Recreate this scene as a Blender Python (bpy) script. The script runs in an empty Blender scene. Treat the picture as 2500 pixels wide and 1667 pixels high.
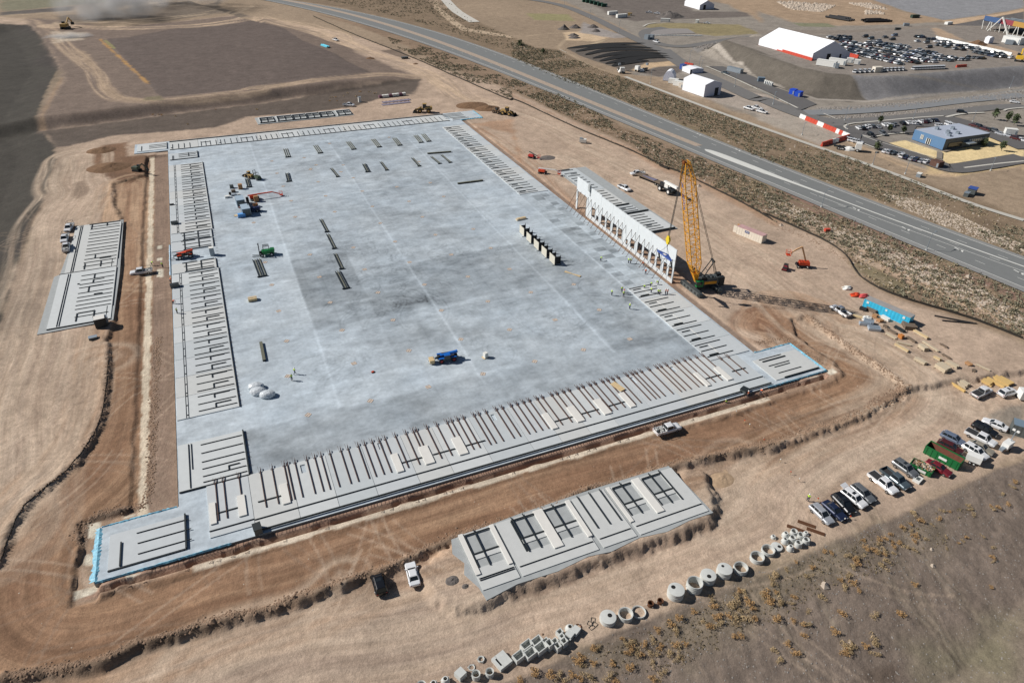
import bpy,bmesh,math,random
import numpy as np
from mathutils import Vector,Matrix
random.seed(7)
scene=bpy.context.scene
COL=scene.collection
# ---------------------------------------------------------------- camera
HC=92.0
RM=np.array([[0.9193036,0.20782133,-0.33420232],[-0.39332386,0.51390532,-0.76236321],[0.01331302,0.83229299,0.55417609]])
FPX,CX,CY=1666.7,1250.0,833.5
cd=bpy.data.cameras.new('camera');cam=bpy.data.objects.new('camera',cd);COL.objects.link(cam)
cd.sensor_width=36.0;cd.lens=36.0*FPX/2500.0;cd.clip_start=1.0;cd.clip_end=6000.0
M4=Matrix.Identity(4)
for i in range(3):
    for j in range(3):M4[i][j]=float(RM[i,j])
M4[2][3]=HC
cam.matrix_world=M4
scene.camera=cam
# ---------------------------------------------------------------- sky, sun, exposure
SUN_EL,SH_AZ=math.radians(37.2),math.radians(-31.5)       # shadows fall along SH_AZ
w=bpy.data.worlds.new('World');scene.world=w;w.use_nodes=True
nt=w.node_tree;bg=nt.nodes['Background']
sky=nt.nodes.new('ShaderNodeTexSky');sky.sky_type='NISHITA';sky.sun_disc=False
sky.sun_elevation=SUN_EL;sky.sun_rotation=math.pi/2-(SH_AZ+math.pi);sky.altitude=1300
nt.links.new(sky.outputs[0],bg.inputs[0]);bg.inputs[1].default_value=0.045
sl=bpy.data.lights.new('sun','SUN');sl.energy=5.0;sl.angle=math.radians(0.53);sl.color=(1.0,0.955,0.9)
so=bpy.data.objects.new('sun',sl);COL.objects.link(so);so.location=(0,0,200)
sd_=Vector((math.cos(SH_AZ)*math.cos(SUN_EL),math.sin(SH_AZ)*math.cos(SUN_EL),-math.sin(SUN_EL)))
so.rotation_euler=sd_.to_track_quat('-Z','Y').to_euler()
scene.view_settings.view_transform='Standard';scene.view_settings.look='None'
scene.view_settings.exposure=0.0;scene.view_settings.gamma=1.0
# ---------------------------------------------------------------- photo pixel -> world
TO={}
for j_,oy_ in enumerate((0,400,820,1237)):
    for i_,ox_ in enumerate((0,600,1250,1850)):TO['ABCDEFGHIJKLMNOQ'[j_*4+i_]]=(ox_,oy_)
def ray(px,py):
    return RM@np.array([px-CX,-(py-CY),-FPX])
def wpx(px,py,z=0.0):
    d=ray(px,py);t=(z-HC)/d[2]
    return(d*t)[:2]
def pxs(s):
    out=[];t=None;num=[]
    for k in s.split():
        if k.isalpha():t=k;continue
        num.append(float(k))
        if len(num)==2:
            ox,oy=TO[t]if t!='P' else(0,0);sc=3.6185 if t!='P' else 1
            out.append((ox+num[0]/sc,oy+num[1]/sc));num=[]
    return out
def pts(s,z=0.0):return[wpx(x,y,z)for x,y in pxs(s)]
# ---------------------------------------------------------------- noise in numpy
def _h(ix,iy,s):
    n=(ix.astype(np.int64)*374761393+iy.astype(np.int64)*668265263+s*974634777)&0xffffffff
    n=((n^(n>>13))*1274126177)&0xffffffff
    n=(n^(n>>16))&0xffffffff
    return n/4294967295.0
def vn(x,y,s=0):
    x=np.asarray(x,float);y=np.asarray(y,float)
    ix=np.floor(x);iy=np.floor(y);fx=x-ix;fy=y-iy
    fx=fx*fx*(3-2*fx);fy=fy*fy*(3-2*fy)
    a=_h(ix,iy,s);b=_h(ix+1,iy,s);c=_h(ix,iy+1,s);d=_h(ix+1,iy+1,s)
    return(a*(1-fx)+b*fx)*(1-fy)+(c*(1-fx)+d*fx)*fy
def fbm(x,y,s=0,o=4):
    r=0;a=0.5;t=0
    for k in range(o):
        r=r+a*vn(x,y,s+k*17);t+=a;a*=0.55;x=x*2.03+5.1;y=y*2.03+3.7
    return r/t
def sdist(X,Y,poly,closed=True):
    """signed distance (positive inside) of points to polygon; for open polyline: plain distance"""
    P=[np.array(p,float)for p in poly];n=len(P)
    D=np.full(X.shape,1e9);ins=np.zeros(X.shape,bool)
    for i in range(n if closed else n-1):
        a=P[i];b=P[(i+1)%n];ab=b-a;L=ab@ab+1e-12
        t=np.clip(((X-a[0])*ab[0]+(Y-a[1])*ab[1])/L,0,1)
        D=np.minimum(D,np.hypot(X-a[0]-t*ab[0],Y-a[1]-t*ab[1]))
        if closed:
            c=((a[1]>Y)!=(b[1]>Y))
            if abs(b[1]-a[1])>1e-9:ins^=c&(X<(b[0]-a[0])*(Y-a[1])/(b[1]-a[1])+a[0])
    return np.where(ins,D,-D)if closed else D
def smooth(P,it=2,closed=False):
    P=[np.array(p,float)for p in P]
    for _ in range(it):
        Q=[]if closed else[P[0]]
        n=len(P)
        for i in range(n if closed else n-1):
            a=P[i];b=P[(i+1)%n];Q+=[a*.75+b*.25,a*.25+b*.75]
        if not closed:Q.append(P[-1])
        P=Q
    return P
def sst(a,b,x):
    t=np.clip((x-a)/(b-a),0,1);return t*t*(3-2*t)
def lin(c):
    return np.array([(v/12.92 if v<=.04045 else((v+.055)/1.055)**2.4)for v in(np.array(c,float)/255.0)])
KALB=0.98
def alb(r,g,b):return lin((r,g,b))/KALB
# ---------------------------------------------------------------- ground grid
def axis(segs):
    out=[segs[0][0]]
    for a,b,s0,s1 in segs:
        x=a;s=s0
        while x<b-1e-6:
            t=(x-a)/(b-a);s=s0*(1-t)+s1*t;x+=s;out.append(min(x,b))
    return np.array(sorted(set(np.round(out,4))))
gx=axis([(-900,-160,20,2.2),(-160,-62,2.0,.45),(-62,150,.36,.36),(150,330,.4,1.1),(330,900,1.2,3.),(900,2200,6,40)])
gy=axis([(-60,15,2,.4),(15,102,.33,.33),(102,140,.4,.5),(140,330,.55,.8),(330,560,.9,1.6),(560,1000,1.8,5),(1000,2600,8,60)])
GX,GY=np.meshgrid(gx,gy)
Z=np.zeros(GX.shape);
# rectangles near the slab
def box_in(x0,x1,y0,y1,s=0.3):
    return np.minimum(sst(-s,s,GX-x0)*sst(-s,s,x1-GX),sst(-s,s,GY-y0)*sst(-s,s,y1-GY))
P_HAUL=pts('E 1390 60 1000 170 1000 330 1040 430 1075 520 1060 600 1040 800 1040 1000 1010 1150 990 1400 930 1556 I 950 60 965 250 950 400 925 600 880 800 700 1090 500 1260 250 1450 180 1556 M 100 200 20 400 0 480')+[wpx(-120,1500),wpx(-60,1660)]+ \
    pts('M 0 1470 300 1440 600 1390 900 1330 1200 1180 1500 1110 1800 1015 2352 880 N 200 880 500 760 800 660 1000 590 1250 510 1500 400 1700 310 1900 235 2352 100 K 250 1510 700 1320 1100 1230 1400 1130 1800 1030 2352 920 L 150 940 600 800 900 690 1100 600 1280 500 1300 440 1200 360 1050 250 870 140 680 0 H 560 1440 420 1330 300 1370 330 1500 L 420 60 640 200 700 260')+ \
    pts('L 760 330 650 400 100 560 K 2300 560 1900 690 1400 820 700 960 260 1100 0 1190 J 1700 1400 N 1180 20 850 120 400 260 0 370 M 2000 420 1500 590 900 770 640 830 640 700 700 330 710 200 800 100 1000 30 1300 -10 I 1180 1500 1290 1440 1320 1250 1345 700 1370 300 1395 0')
def height0():
    global Z
    n=fbm(GX*.08,GY*.08,3,3)-.5;n2=fbm(GX*.6,GY*.6,9,3)-.5
    Z=n*.35+n2*.10-.18
    # haul road cut
    d=sdist(GX,GY,P_HAUL)+(fbm(GX*.7,GY*.7,5,3)-.5)*1.6
    w_=sst(-.4,1.0,d);Z=Z*(1-w_)+(-.72+(fbm(GX*.3,GY*.3,8,3)-.5)*.22)*w_
    # lumpy windrow along the rim
    rim=np.exp(-((d+.7)/.8)**2)*(fbm(GX*1.1,GY*1.1,15,3));Z=Z+rim*.34*sst(3,7,np.maximum(np.maximum(-22.5-GX,GX-110),np.maximum(87.2-GY,GY-325)))
    # the dirt lot lies lower than the haul road; the road's bank faces away from the sun
    low=pts('M -200 1560 0 1500 300 1450 600 1400 900 1345 1200 1200 1500 1130 1800 1035 2352 900 N 200 900 500 790 800 680 1000 605 1250 525 1500 415 1700 325 1900 250 2352 115 K 250 1525 700 1335 1100 1240 1400 1145 1800 1045 2352 935 L 100 975 300 895 600 800 900 690 1060 610 1290 460 1320 440')+[(230,60),(230,-60),(-120,-60)]
    d=sdist(GX,GY,low)+(fbm(GX*.6,GY*.6,51,3)-.5)*1.4;Z=Z-1.15*sst(-.2,1.3,d)*(1-sst(84,112,GY))
    # gravel pad around the slab
    dslab=np.maximum(np.maximum(-22.5-GX,GX-110),np.maximum(87.2-GY,GY-325))
    # platform beyond the far-left bank
    pl=pts('A 330 1110 700 1075 1080 1020 1500 965 1900 915 2352 868 B 300 840 700 800 1100 740 1400 700 1560 695')
    d=None
    P4=[wpx(-700,330),wpx(-200,330)]+smooth(pl,3)+pts('B 1580 640 1400 600 1000 480 500 340 0 220')+[wpx(300,-40),wpx(-700,-40)]
    d=sdist(GX,GY,P4);W4=sst(-9,0.5,d);Z=Z+4.2*W4*(1-sst(50,135,GX))
    # basin slope on the left
    P2=[wpx(-500,262)]+pts('A 0 265 270 275 300 290 390 385 550 660 480 780 340 1110 400 1180 480 1290 485 1420 440 1556 E 350 400 250 640 180 820 100 980 0 1390')+[wpx(-300,900),wpx(-500,500)]
    d=sdist(GX,GY,P2);Z=Z-np.clip(d,0,14)*.16
    # hill bottom right drops away
    P9=pts('N 1900 1640 2300 1500 O 0 1485 230 1390 600 1225 1000 1020 1400 865 1700 740 2000 590 2352 470 Q 0 575 300 445 600 290 1000 140 1350 0 L 1250 1556 1800 1300 2100 1150 2352 1060')+[wpx(2900,1000),wpx(2900,2300),wpx(700,2300)]
    d=sdist(GX,GY,P9)+(fbm(GX*.5,GY*.5,31,2)-.5)*.5;Z=Z-np.clip(d,0,60)*.17+(fbm(GX*.5,GY*.5,33,4)-.5)*.45*sst(0,2,d)
    # casting-bed bank at the bottom
    Pb=pts('N 1500 560 1700 420 1880 270 O 400 -60 1450 -60 K 1500 1170 1700 1180 1800 1400 O 1800 20 1780 100 1500 230 1000 380 500 580 0 720 N 2352 760 2050 860 1850 900 1700 800')
    d=sdist(GX,GY,Pb)+(fbm(GX*.8,GY*.8,41,3)-.5)*1.6;Z=np.where(d>-1.5,np.maximum(Z,-1.5+1.42*sst(-1.4,.8,d)+.06*fbm(GX,GY,2,2)),Z)
    Z=Z-.0*sst(0,6,sdist(GX,GY,pts('O 1800 110 1500 240 1000 395 500 595 0 735 N 2352 800 2000 900 2352 1080 O 600 740 1300 480 2000 200')))
    # raised car-park plateau with embankments
    top=PLAT;d=sdist(GX,GY,top)
    Z=Z+PZ*sst(0,1,1+d/17.0)*(d>-17)
    # parking terrace lower bench (road at foot) stays low
    # graded flat around slab and lots
    fl=box_in(-24.5,110,84.5,325,.6);Z=Z*(1-fl)+(-.42)*fl
    # trench beside the footing at the bottom edge
    tr=sst(.0,.25,.6-np.abs(GY-86.7-(vn(GX*.35,GX*0,61)-.5)*.5))*sst(-.5,.5,GX+32)*sst(-.5,.5,116.5-GX)
    Z=Z-1.7*tr
    for x0,x1,y0,y1 in((-28.4,-19.6,100.4,306),(-36,-31.8,85,103.6),(-36,-20,100.4,103.6)):
        wv=(vn(GY*.3,GX*.3,66)-.5)*.8;q_=np.minimum(sst(0,.9,GX-x0+wv)*sst(-.2,.2,x1-GX),sst(0,.6,GY-y0)*sst(-.1,.8,y1-GY+wv));Z=np.where(q_>0,np.minimum(Z,Z*(1-q_)-1.17*q_),Z)
    return P2,P4,P9,Pb
PZ=9.0
# plateau top edge as seen, unprojected at its height
PLAT=[np.array(p)for p in pts('C 1900 355 2100 420 2352 510',PZ)]+[np.array(p)for p in pts('D 0 465 200 530 400 592 600 640 830 660 1100 662 1300 652 1900 604 2352 574',PZ)]+[wpx(2900,120,PZ),wpx(2900,60,PZ)]+[np.array(p)for p in pts('D 2352 235 1700 240 1200 270 700 300 300 320 0 300 C 2300 320 2000 330',PZ)]
P2,P4,P9,Pb=height0()
def ground_z(x,y):
    i=int(np.clip(np.searchsorted(gx,x)-1,0,len(gx)-2));j=int(np.clip(np.searchsorted(gy,y)-1,0,len(gy)-2))
    tx=(x-gx[i])/(gx[i+1]-gx[i]);ty=(y-gy[j])/(gy[j+1]-gy[j])
    tx=min(max(tx,0),1);ty=min(max(ty,0),1)
    return float((Z[j,i]*(1-tx)+Z[j,i+1]*tx)*(1-ty)+(Z[j+1,i]*(1-tx)+Z[j+1,i+1]*tx)*ty)
def on_slab(x,y):
    return(-20<x<107.2 and 88.3<y<322.3)or(-32.5<x<118.2 and 88.3<y<100.2)or(-32.2<x<118 and 309.6<y<322.3)
def gpt(px,py):
    """where the sight line of a photo pixel meets the modelled ground"""
    d=ray(px,py);z=0.0
    for _ in range(14):
        t=(z-HC)/d[2];x,y=d[0]*t,d[1]*t
        zn=0.0 if on_slab(x,y)else ground_z(x,y)
        z+=(zn-z)*.7
    return Vector((x,y,z))
def gp(s):return[gpt(x,y)for x,y in pxs(s)]
# ---------------------------------------------------------------- ground colours
C=np.zeros(GX.shape+(3,));C[:]=alb(152,134,114)
nb=fbm(GX*.02,GY*.02,71,4)[...,None]
C=C*(0.86+.28*nb)
TRK=np.zeros(GX.shape+(3,),np.float32)
def g2(s):return[(p.x,p.y)for p in gp(s)]
def paint(poly,col,soft=1.0,rag=1.0,rs=.35,alpha=1.0,mot=.10,closed=True,seed=0,width=None):
    P=np.array([tuple(p)[:2]for p in poly]);m=soft*2+rag*2+(width or 0)
    i0=max(np.searchsorted(gx,P[:,0].min()-m)-1,0);i1=np.searchsorted(gx,P[:,0].max()+m)+1
    j0=max(np.searchsorted(gy,P[:,1].min()-m)-1,0);j1=np.searchsorted(gy,P[:,1].max()+m)+1
    X=GX[j0:j1,i0:i1];Y=GY[j0:j1,i0:i1]
    if X.size==0:return
    d=sdist(X,Y,P,closed)
    if width is not None:d=width/2-d
    if rag:d=d+(fbm(X*rs,Y*rs,101+seed,4)-.5)*2*rag
    a=(sst(-soft,soft,d)*alpha)[...,None]
    c=np.array(col)*(1+mot*2*(fbm(X*.12,Y*.12,201+seed,4)[...,None]-.5))
    C[j0:j1,i0:i1]=C[j0:j1,i0:i1]*(1-a)+c*a
def track(poly,width,col,alpha=.5,freq=1.3,seed=0,sm=2,bias=.0,edge=1.0,lo=.035,dz=0.0):
    """streaks that run along a path, like wheel and grader marks"""
    P=smooth([tuple(p)[:2]for p in poly],sm);P=np.array(P)
    m=width
    i0=max(np.searchsorted(gx,P[:,0].min()-m)-1,0);i1=np.searchsorted(gx,P[:,0].max()+m)+1
    j0=max(np.searchsorted(gy,P[:,1].min()-m)-1,0);j1=np.searchsorted(gy,P[:,1].max()+m)+1
    X=GX[j0:j1,i0:i1];Y=GY[j0:j1,i0:i1]
    if X.size==0:return
    D=np.full(X.shape,1e9);U=np.zeros(X.shape);V=np.zeros(X.shape);acc=0.0
    for a,b in zip(P[:-1],P[1:]):
        ab=b-a;L=math.hypot(*ab)
        if L<1e-6:continue
        t=np.clip(((X-a[0])*ab[0]+(Y-a[1])*ab[1])/L/L,0,1)
        ex=X-a[0]-t*ab[0];ey=Y-a[1]-t*ab[1];d=np.hypot(ex,ey)
        k=d<D;D=np.where(k,d,D);V=np.where(k,acc+t*L,V)
        U=np.where(k,np.sign(ab[0]*ey-ab[1]*ex)*d,U);acc+=L
    U2=U+(fbm(V*.03,V*0+2,300+seed,2)-.5)*3
    st=.6*vn(U2*freq,V*lo,310+seed)+.4*vn(U2*freq*2.3,V*lo*2,311+seed)
    a=(sst(width/2+edge,width/2-edge,D)*np.clip((st-.5)*2.2+.5+bias,0,1)*alpha)[...,None]
    C[j0:j1,i0:i1]=C[j0:j1,i0:i1]*(1-a)+np.array(col)*a
    sg=(sst(width/2+edge,width/2-edge,D)*min(1,alpha*1.3));T=TRK[j0:j1,i0:i1];kk=sg>=T[...,2]
    T[kk]=np.stack([U+(fbm(V*.03,V*0+2,300+seed,2)-.5)*3+seed*7,V,sg],-1)[kk]
    if dz:Z[j0:j1,i0:i1]+=dz*a[...,0]
TAN=alb(193,172,151);TAN2=alb(177,156,137);BRN=alb(140,111,88);DBR=alb(112,87,68);GRV=alb(112,99,88)
DRK=alb(86,78,71);HILL=alb(126,113,102);FIELD=alb(104,93,87);PALE=alb(212,199,178);SAGE=alb(122,114,90)
# construction pad: pale packed dirt over everything inside the fence
PAD=g2('E 480 -20 440 100 350 400 250 640 180 820 100 980 0 1390')+[(-95,150),(-90,60),(-60,10),(60,-10)]+g2('N 2300 1500 O 0 1485 600 1225 1400 865 2352 470 Q 300 445 1350 0 L 1800 1300 2352 1060')+[tuple(wpx(2750,950))]+g2('L 2352 80 2200 0 H 1900 1410 1250 1180 1000 1060 870 900 840 830 640 690 300 550 0 420 G 2352 550 1700 180 1200 -20 C 1050 1290 600 1090 200 900 0 810 B 2352 790 1700 600 1400 480 1000 330 600 240 200 170 0 150 A 2352 160 1500 200 1000 250 600 180 240 170')+g2('A 0 155')+[tuple(wpx(-300,45))]+[tuple(wpx(-300,75))]+g2('A 250 260 400 380 560 660 340 1110 480 1290')
paint(PAD,TAN2,2,3,.1,1,.22)
paint(g2('M 0 1560 400 1500 900 1370 1200 1240 1500 1150 1800 1060 2352 920 N 500 800 1000 610 1500 420 1800 560 1950 900 O 0 850 0 1480 N 1900 1560'),alb(158,140,125),3,3,.15,.8,.2,seed=61)
paint(g2('E 940 400 760 480 560 500 300 900 60 1400 I 0 500 0 1400 M 0 400 I 200 1450 500 1260 700 1090 880 800 925 600 950 400 800 200 500 100 E 500 1450 1000 900 1020 500'),alb(166,147,130),3,3,.15,.8,.2,seed=62)
paint([tuple(p)for p in P2],alb(70,65,62),1.0,1.2,.3,1,.16,seed=1)
paint([tuple(p)for p in P2],alb(72,71,62),12,30,.02,.4,.1,seed=2)
paint(g2('A 235 165 600 180 1000 250 1500 200 2352 160 B 0 150 200 170 700 300 1000 480 1540 690 1100 735 300 835 A 2352 868 1500 965 1080 1020 340 1110 560 680 400 385'),alb(120,106,96),3,3,.1,.95,.12,seed=3)
paint(g2('A 940 345 1150 330 1500 260 2250 195 2352 205 B 100 190 250 240 500 360 800 480 900 545 1120 650 700 690 300 735 A 2352 770 1450 860 1390 830'),FIELD,.6,.5,.2,1,.10,seed=4)
paint(g2('A 340 1110 1080 1020 1500 965 1900 915 2352 868 B 300 840 1100 740 1400 700 1560 695 1480 830 1180 870 900 955 500 1000 0 1035 A 1900 1130 1000 1200 620 1290 500 1300 400 1180'),alb(98,88,80),1.5,1.5,.25,1,.16,seed=5)
# strips and tracks on the platform
track(g2('A 0 160 150 165 330 200 480 300 560 400 700 520 830 640 900 760 960 840 1100 890 1400 895 2352 815 B 0 790 400 740 900 680 1250 650 1500 680'),10,alb(176,154,131),.8,.7,1,1)
paint(g2('A 620 400 800 600 900 800 1000 880 1250 900 1400 900 1350 880 1100 860 970 780 870 620 780 480'),alb(172,150,126),2,1.5,.2,.7,seed=7)
paint(g2('A 330 1090 440 850 545 680 560 690 470 860 380 1090'),alb(160,135,110),1,1,.3,.6)
paint(g2('A 890 345 1330 745 1300 745 870 350'),alb(180,140,85),1,1.2,.3,.8,width=None,seed=8)
paint(g2('A 930 360 1010 430'),alb(150,150,90),.5,.5,.3,.5,closed=False,width=2)
paint(g2('A 1290 860 1420 850 1440 885 1270 890'),SAGE,1.5,1,.3,.8)
track(g2('A 440 230 1200 260 2000 215 2352 165 B 100 150 400 230 700 300 1000 440 1400 560 1700 700 1900 860 2100 920'),16,alb(196,172,146),.8,.5,11,bias=.1)
track(g2('B 950 390 880 300 700 260 500 200 200 160 0 175'),9,alb(196,172,146),.7,.5,12)
paint(g2('A 490 145 800 125 1900 30 1940 -20 A 1940 70 2100 110 2200 145 1400 190 1300 170 600 210 540 200'),alb(92,86,80),3,3,.08,.7,seed=13)
track(g2('A 0 135 500 110 1200 60 1700 10'),12,alb(184,164,140),.8,.3,14)
track(g2('A 560 200 1200 190 1900 120 2200 60'),14,alb(184,164,140),.8,.3,15)
paint(g2('A 0 110 650 60 640 95 0 140'),alb(88,84,82),3,2,.1,.9)
paint(g2('A 0 0 1200 0 700 45 0 105'),alb(122,120,100),5,4,.1,.9)
paint(g2('A 480 280 740 290 720 350 480 380'),alb(200,185,165),4,3,.2,.8)
paint(g2('B 1180 450 1350 435 1440 500 1410 525'),alb(118,104,92),1,.5,.3,.9)
# fence-side greenish strip and scrub between works and highway
SCR=g2('B 0 0 300 -10 800 60 1300 175 1700 285 2352 510 C 600 745 1000 905 1500 1105 2000 1330 2352 1470 H 180 0 700 190 1300 420 1900 660 2352 830 2352 500 1900 300 1400 140 900 -20 C 2352 1180 1500 860 1000 680 560 520 420 440 200 420 0 330')+[tuple(wpx(900,-60)),tuple(wpx(600,-60))]
paint(SCR,alb(130,113,94),3,3,.1,1,.2,seed=20)
SCR2=g2('B 500 95 1000 210 1500 340 2000 545 2352 700 C 560 890 1000 1130 1620 1370 2040 1556 H 560 385 1100 600 1480 770 1900 930 2352 1140 2352 1556 1900 1410 1250 1180 1000 1060 870 900 640 690 300 550 0 420 G 2352 550 1700 180 1200 -20 C 1050 1290 600 1090 200 900 0 810 B 2352 790 1700 560 1400 400 1000 240 600 120')
paint(SCR2,alb(138,118,99),2,2,.1,1,.2,seed=21)
paint(g2('C 0 830 300 990 700 1150 1100 1330 1450 1510 G 1700 150 2352 500 2352 560 1700 230 1200 0 C 1000 1310 600 1110 0 850'),alb(172,142,118),1.5,2,.2,.7,seed=22)
for k,s in enumerate(['C 0 550 500 790 1000 980 1500 1180 2000 1400','H 300 20 1000 250 1700 520 2352 760','C 600 700 1200 1000 1800 1280','H 0 200 700 540 1400 830 2100 1100 2352 1220']):
    track(g2(s),16,SAGE*1.05,.5,.6,30+k,bias=-.1,lo=.12)
track(g2('H 300 250 900 560 1500 900 2100 1160 2352 1250'),12,alb(136,108,98),.8,.5,36,lo=.1)
track(g2('H 480 560 700 640 900 800 1200 950 1500 1080 1900 1250 2352 1420'),6,alb(180,156,134),1,.6,37,bias=.5,edge=.8)
paint(g2('H 420 560 600 570 860 640 900 760 1100 900 1000 930 800 800 600 640'),alb(174,154,134),1.5,1,.2,.9)
paint(g2('H 780 860 1000 900 1250 1030 1350 1110 1200 1130 1000 1030 860 940'),SAGE,1.2,1,.3,.8,seed=38)
# haul road and graded earth
paint([tuple(p)for p in P_HAUL],BRN,.7,.4,.5,1,.12,seed=40)
bot=g2('E 1200 200 1200 600 1200 1100 I 1200 100 1150 700 900 1200 M 500 0 250 400 200 900 500 1100 1200 950 2000 700 N 400 600 1100 330 1900 90 K 0 1450 900 1180 1800 890 L 500 600 850 450 950 320 700 150 400 0 H 450 1400 300 1330')
track(bot,26,alb(166,134,107),.62,.42,41,bias=-.05)
track(bot,22,DBR,.55,.55,42,bias=-.15)
track(bot,26,alb(178,148,121),.5,1.0,43,bias=-.3,dz=.05)
track(bot,8,alb(116,86,67),.5,.3,44,bias=.1,edge=3)
paint(g2('E 850 30 1100 -60 1390 -60 1395 160 1100 170 900 110 A 1100 1260 880 1330 820 1400'),alb(112,86,68),1.2,1.5,.4,.95,.2,seed=45)
paint(g2('A 880 1290 1120 1260 1120 1380 1400 1380 1400 1556 900 1530 800 1430'),alb(124,97,77),1.2,1.5,.4,.95,.2,seed=46)
paint(g2('E 1010 180 1395 180 1400 900 1200 1000 1040 900 1060 500'),alb(158,128,104),2,2,.2,.6,.15)
track(g2('E 1200 170 1200 600 1180 1000'),20,alb(190,162,134),.6,1.0,47,bias=-.1)
# loop right of the crane
paint(g2('G 1990 1330 2300 1230 H 300 1330 600 1520 700 1556 L 500 -40 K 2300 -60 2150 -30 1980 -80 G 1980 1450'),alb(158,124,98),2,1.5,.2,.7)
track(g2('H 250 1556 120 1400 -50 1330 G 2200 1300 2050 1400 2100 1500 2352 1540 H 200 1600'),9,alb(120,88,68),.75,.7,48)
# rims
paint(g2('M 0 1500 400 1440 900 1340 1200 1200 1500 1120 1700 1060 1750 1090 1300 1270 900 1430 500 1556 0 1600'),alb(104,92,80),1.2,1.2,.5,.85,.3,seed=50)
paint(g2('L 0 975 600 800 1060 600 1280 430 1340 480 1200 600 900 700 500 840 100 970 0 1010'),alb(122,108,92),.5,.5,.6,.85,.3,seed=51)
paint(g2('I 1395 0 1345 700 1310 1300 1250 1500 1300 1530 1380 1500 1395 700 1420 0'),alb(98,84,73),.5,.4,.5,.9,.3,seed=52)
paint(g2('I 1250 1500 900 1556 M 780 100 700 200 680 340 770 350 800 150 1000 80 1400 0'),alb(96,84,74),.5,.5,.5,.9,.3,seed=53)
# left working strips: sand strip beside footing, brown earth
paint([(-24.9,98),(-20.1,98),(-20.1,306),(-25,306)],alb(138,118,103),.25,.1,.5,1,.08)
paint([(-26.8,101),(-25.3,101),(-25.3,305),(-26.8,305)],alb(206,192,170),.25,.5,.6,1,.08)
paint([(-18,84.9),(99,84.9),(99,86.1),(-18,86.1)],alb(204,190,170),.2,.5,.35,1,.08)
paint([(-32,86.75),(117,86.75)],alb(84,66,54),.3,.3,.5,.95,.2,False,59,1.3)  # shade inside the trench, painted as a dark ribbon in the soil colour
paint([(-34,86.3),(118,86.3),(118,88.4),(-34,88.4)],alb(158,130,112),.2,.1,.5,1,.08)
paint([(107,100),(109.4,100),(109.6,320),(107,320)],alb(140,122,108),.3,.2,.5,1,.1)
for s in['M 780 150 900 135 850 280 785 275','M 745 420 835 410 830 515 735 520','M 650 740 850 690 855 750 650 825','M 1120 600 1250 590 1260 630 1115 670','M 1080 85 1200 60 1180 85 1085 105','L 600 300 660 285 710 320 640 345','L 440 370 520 360 520 390 450 400','E 1385 730 1430 720 1430 750 1390 752','E 1385 835 1435 825 1435 855 1388 855','E 1385 935 1440 930 1440 1000 1388 1000']:
    paint(g2(s),alb(210,202,184),.15,.1,.5,1,.05)
# pale dirt variations and tracks around the site
for k,(s,wd,a)in enumerate([
    ('E 700 -50 620 150 700 250 560 400 480 560 480 1000 300 1500 I 250 200 100 600 50 1100 M -50 200',26,.6),
    ('I 950 180 760 200 730 400 760 500 600 900 300 1300 M 0 100',14,.5),('I 100 0 200 400 80 900',9,.5),
    ('M 2000 1500 N 400 1300 1200 1250 2000 1050 O 0 900 700 720 1500 420 2200 60 L 0 1300 700 900 1300 700 1500 400 1300 250 800 -50',22,.6),
    ('M 1200 1600 N 300 1120 700 750 760 690 850 620',10,.5),('N 700 1100 1300 1100 1900 1000',8,.4),
    ('G 400 -30 1000 260 1500 500 1900 800 2300 1050 H 600 1500 L 900 0 1500 350 1900 600',22,.55),
    ('G 900 -20 1500 280 2352 800 H 900 1250',10,.5),('K 2000 1100 1500 1500 O 1800 130',12,.4),
    ('B 2100 920 C 200 1060 600 1280 1000 1480 G 1500 260',16,.5),('B 2000 1130 C 100 1380 G 500 150',8,.5)]):
    track(g2(s),wd,alb(198,179,158),a,.6,60+k,bias=-.1)
    track(g2(s),wd,alb(150,128,108),a*.55,1.1,80+k,bias=-.25,dz=-.05)
paint(g2('C 0 1050 G 60 0 C 100 1400 0 1180 B 2000 1100'),alb(164,130,104),2,2,.2,.7,.15)
track(g2('B 2050 1150 C 100 1420 G 400 350 900 700 1300 1000'),12,alb(150,114,88),.6,.8,94)
paint(g2('G 1400 860 1600 1050 1480 1110 1300 900'),alb(150,118,94),1,1,.3,.5)
paint(g2('E 650 180 720 150 790 200 760 280 680 310 640 270'),alb(136,118,102),1,1,.3,.8)
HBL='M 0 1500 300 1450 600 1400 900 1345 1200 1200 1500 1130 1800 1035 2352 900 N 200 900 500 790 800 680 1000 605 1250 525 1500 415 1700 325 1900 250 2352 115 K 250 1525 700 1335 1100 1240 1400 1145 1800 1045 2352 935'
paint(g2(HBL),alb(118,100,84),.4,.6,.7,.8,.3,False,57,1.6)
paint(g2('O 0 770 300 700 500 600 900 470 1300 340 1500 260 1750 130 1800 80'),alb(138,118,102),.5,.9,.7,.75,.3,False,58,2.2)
paint(g2('L 2050 700 2200 620 2352 600 2352 900 2130 880'),alb(140,130,118),.8,.5,.3,1,.1,seed=9)
paint([tuple(p)for p in P9],HILL,.5,.5,.5,1,.12,seed=10)
paint(g2('O 700 1300 1500 950 2300 600 Q 600 400 1500 60 1900 0 1700 300 1000 450 500 750 O 2000 900 1500 1300'),alb(132,122,100),4,8,.1,.4,seed=11)
paint(g2('Q 1350 1250 1900 1080 2352 850 2352 1556 1500 1556'),alb(120,118,90),4,5,.1,.5,seed=12)
paint(g2('Q 800 1556 1000 1440 1180 1390 1230 1450 1180 1556'),alb(96,84,74),1,1,.3,.8)
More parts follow.
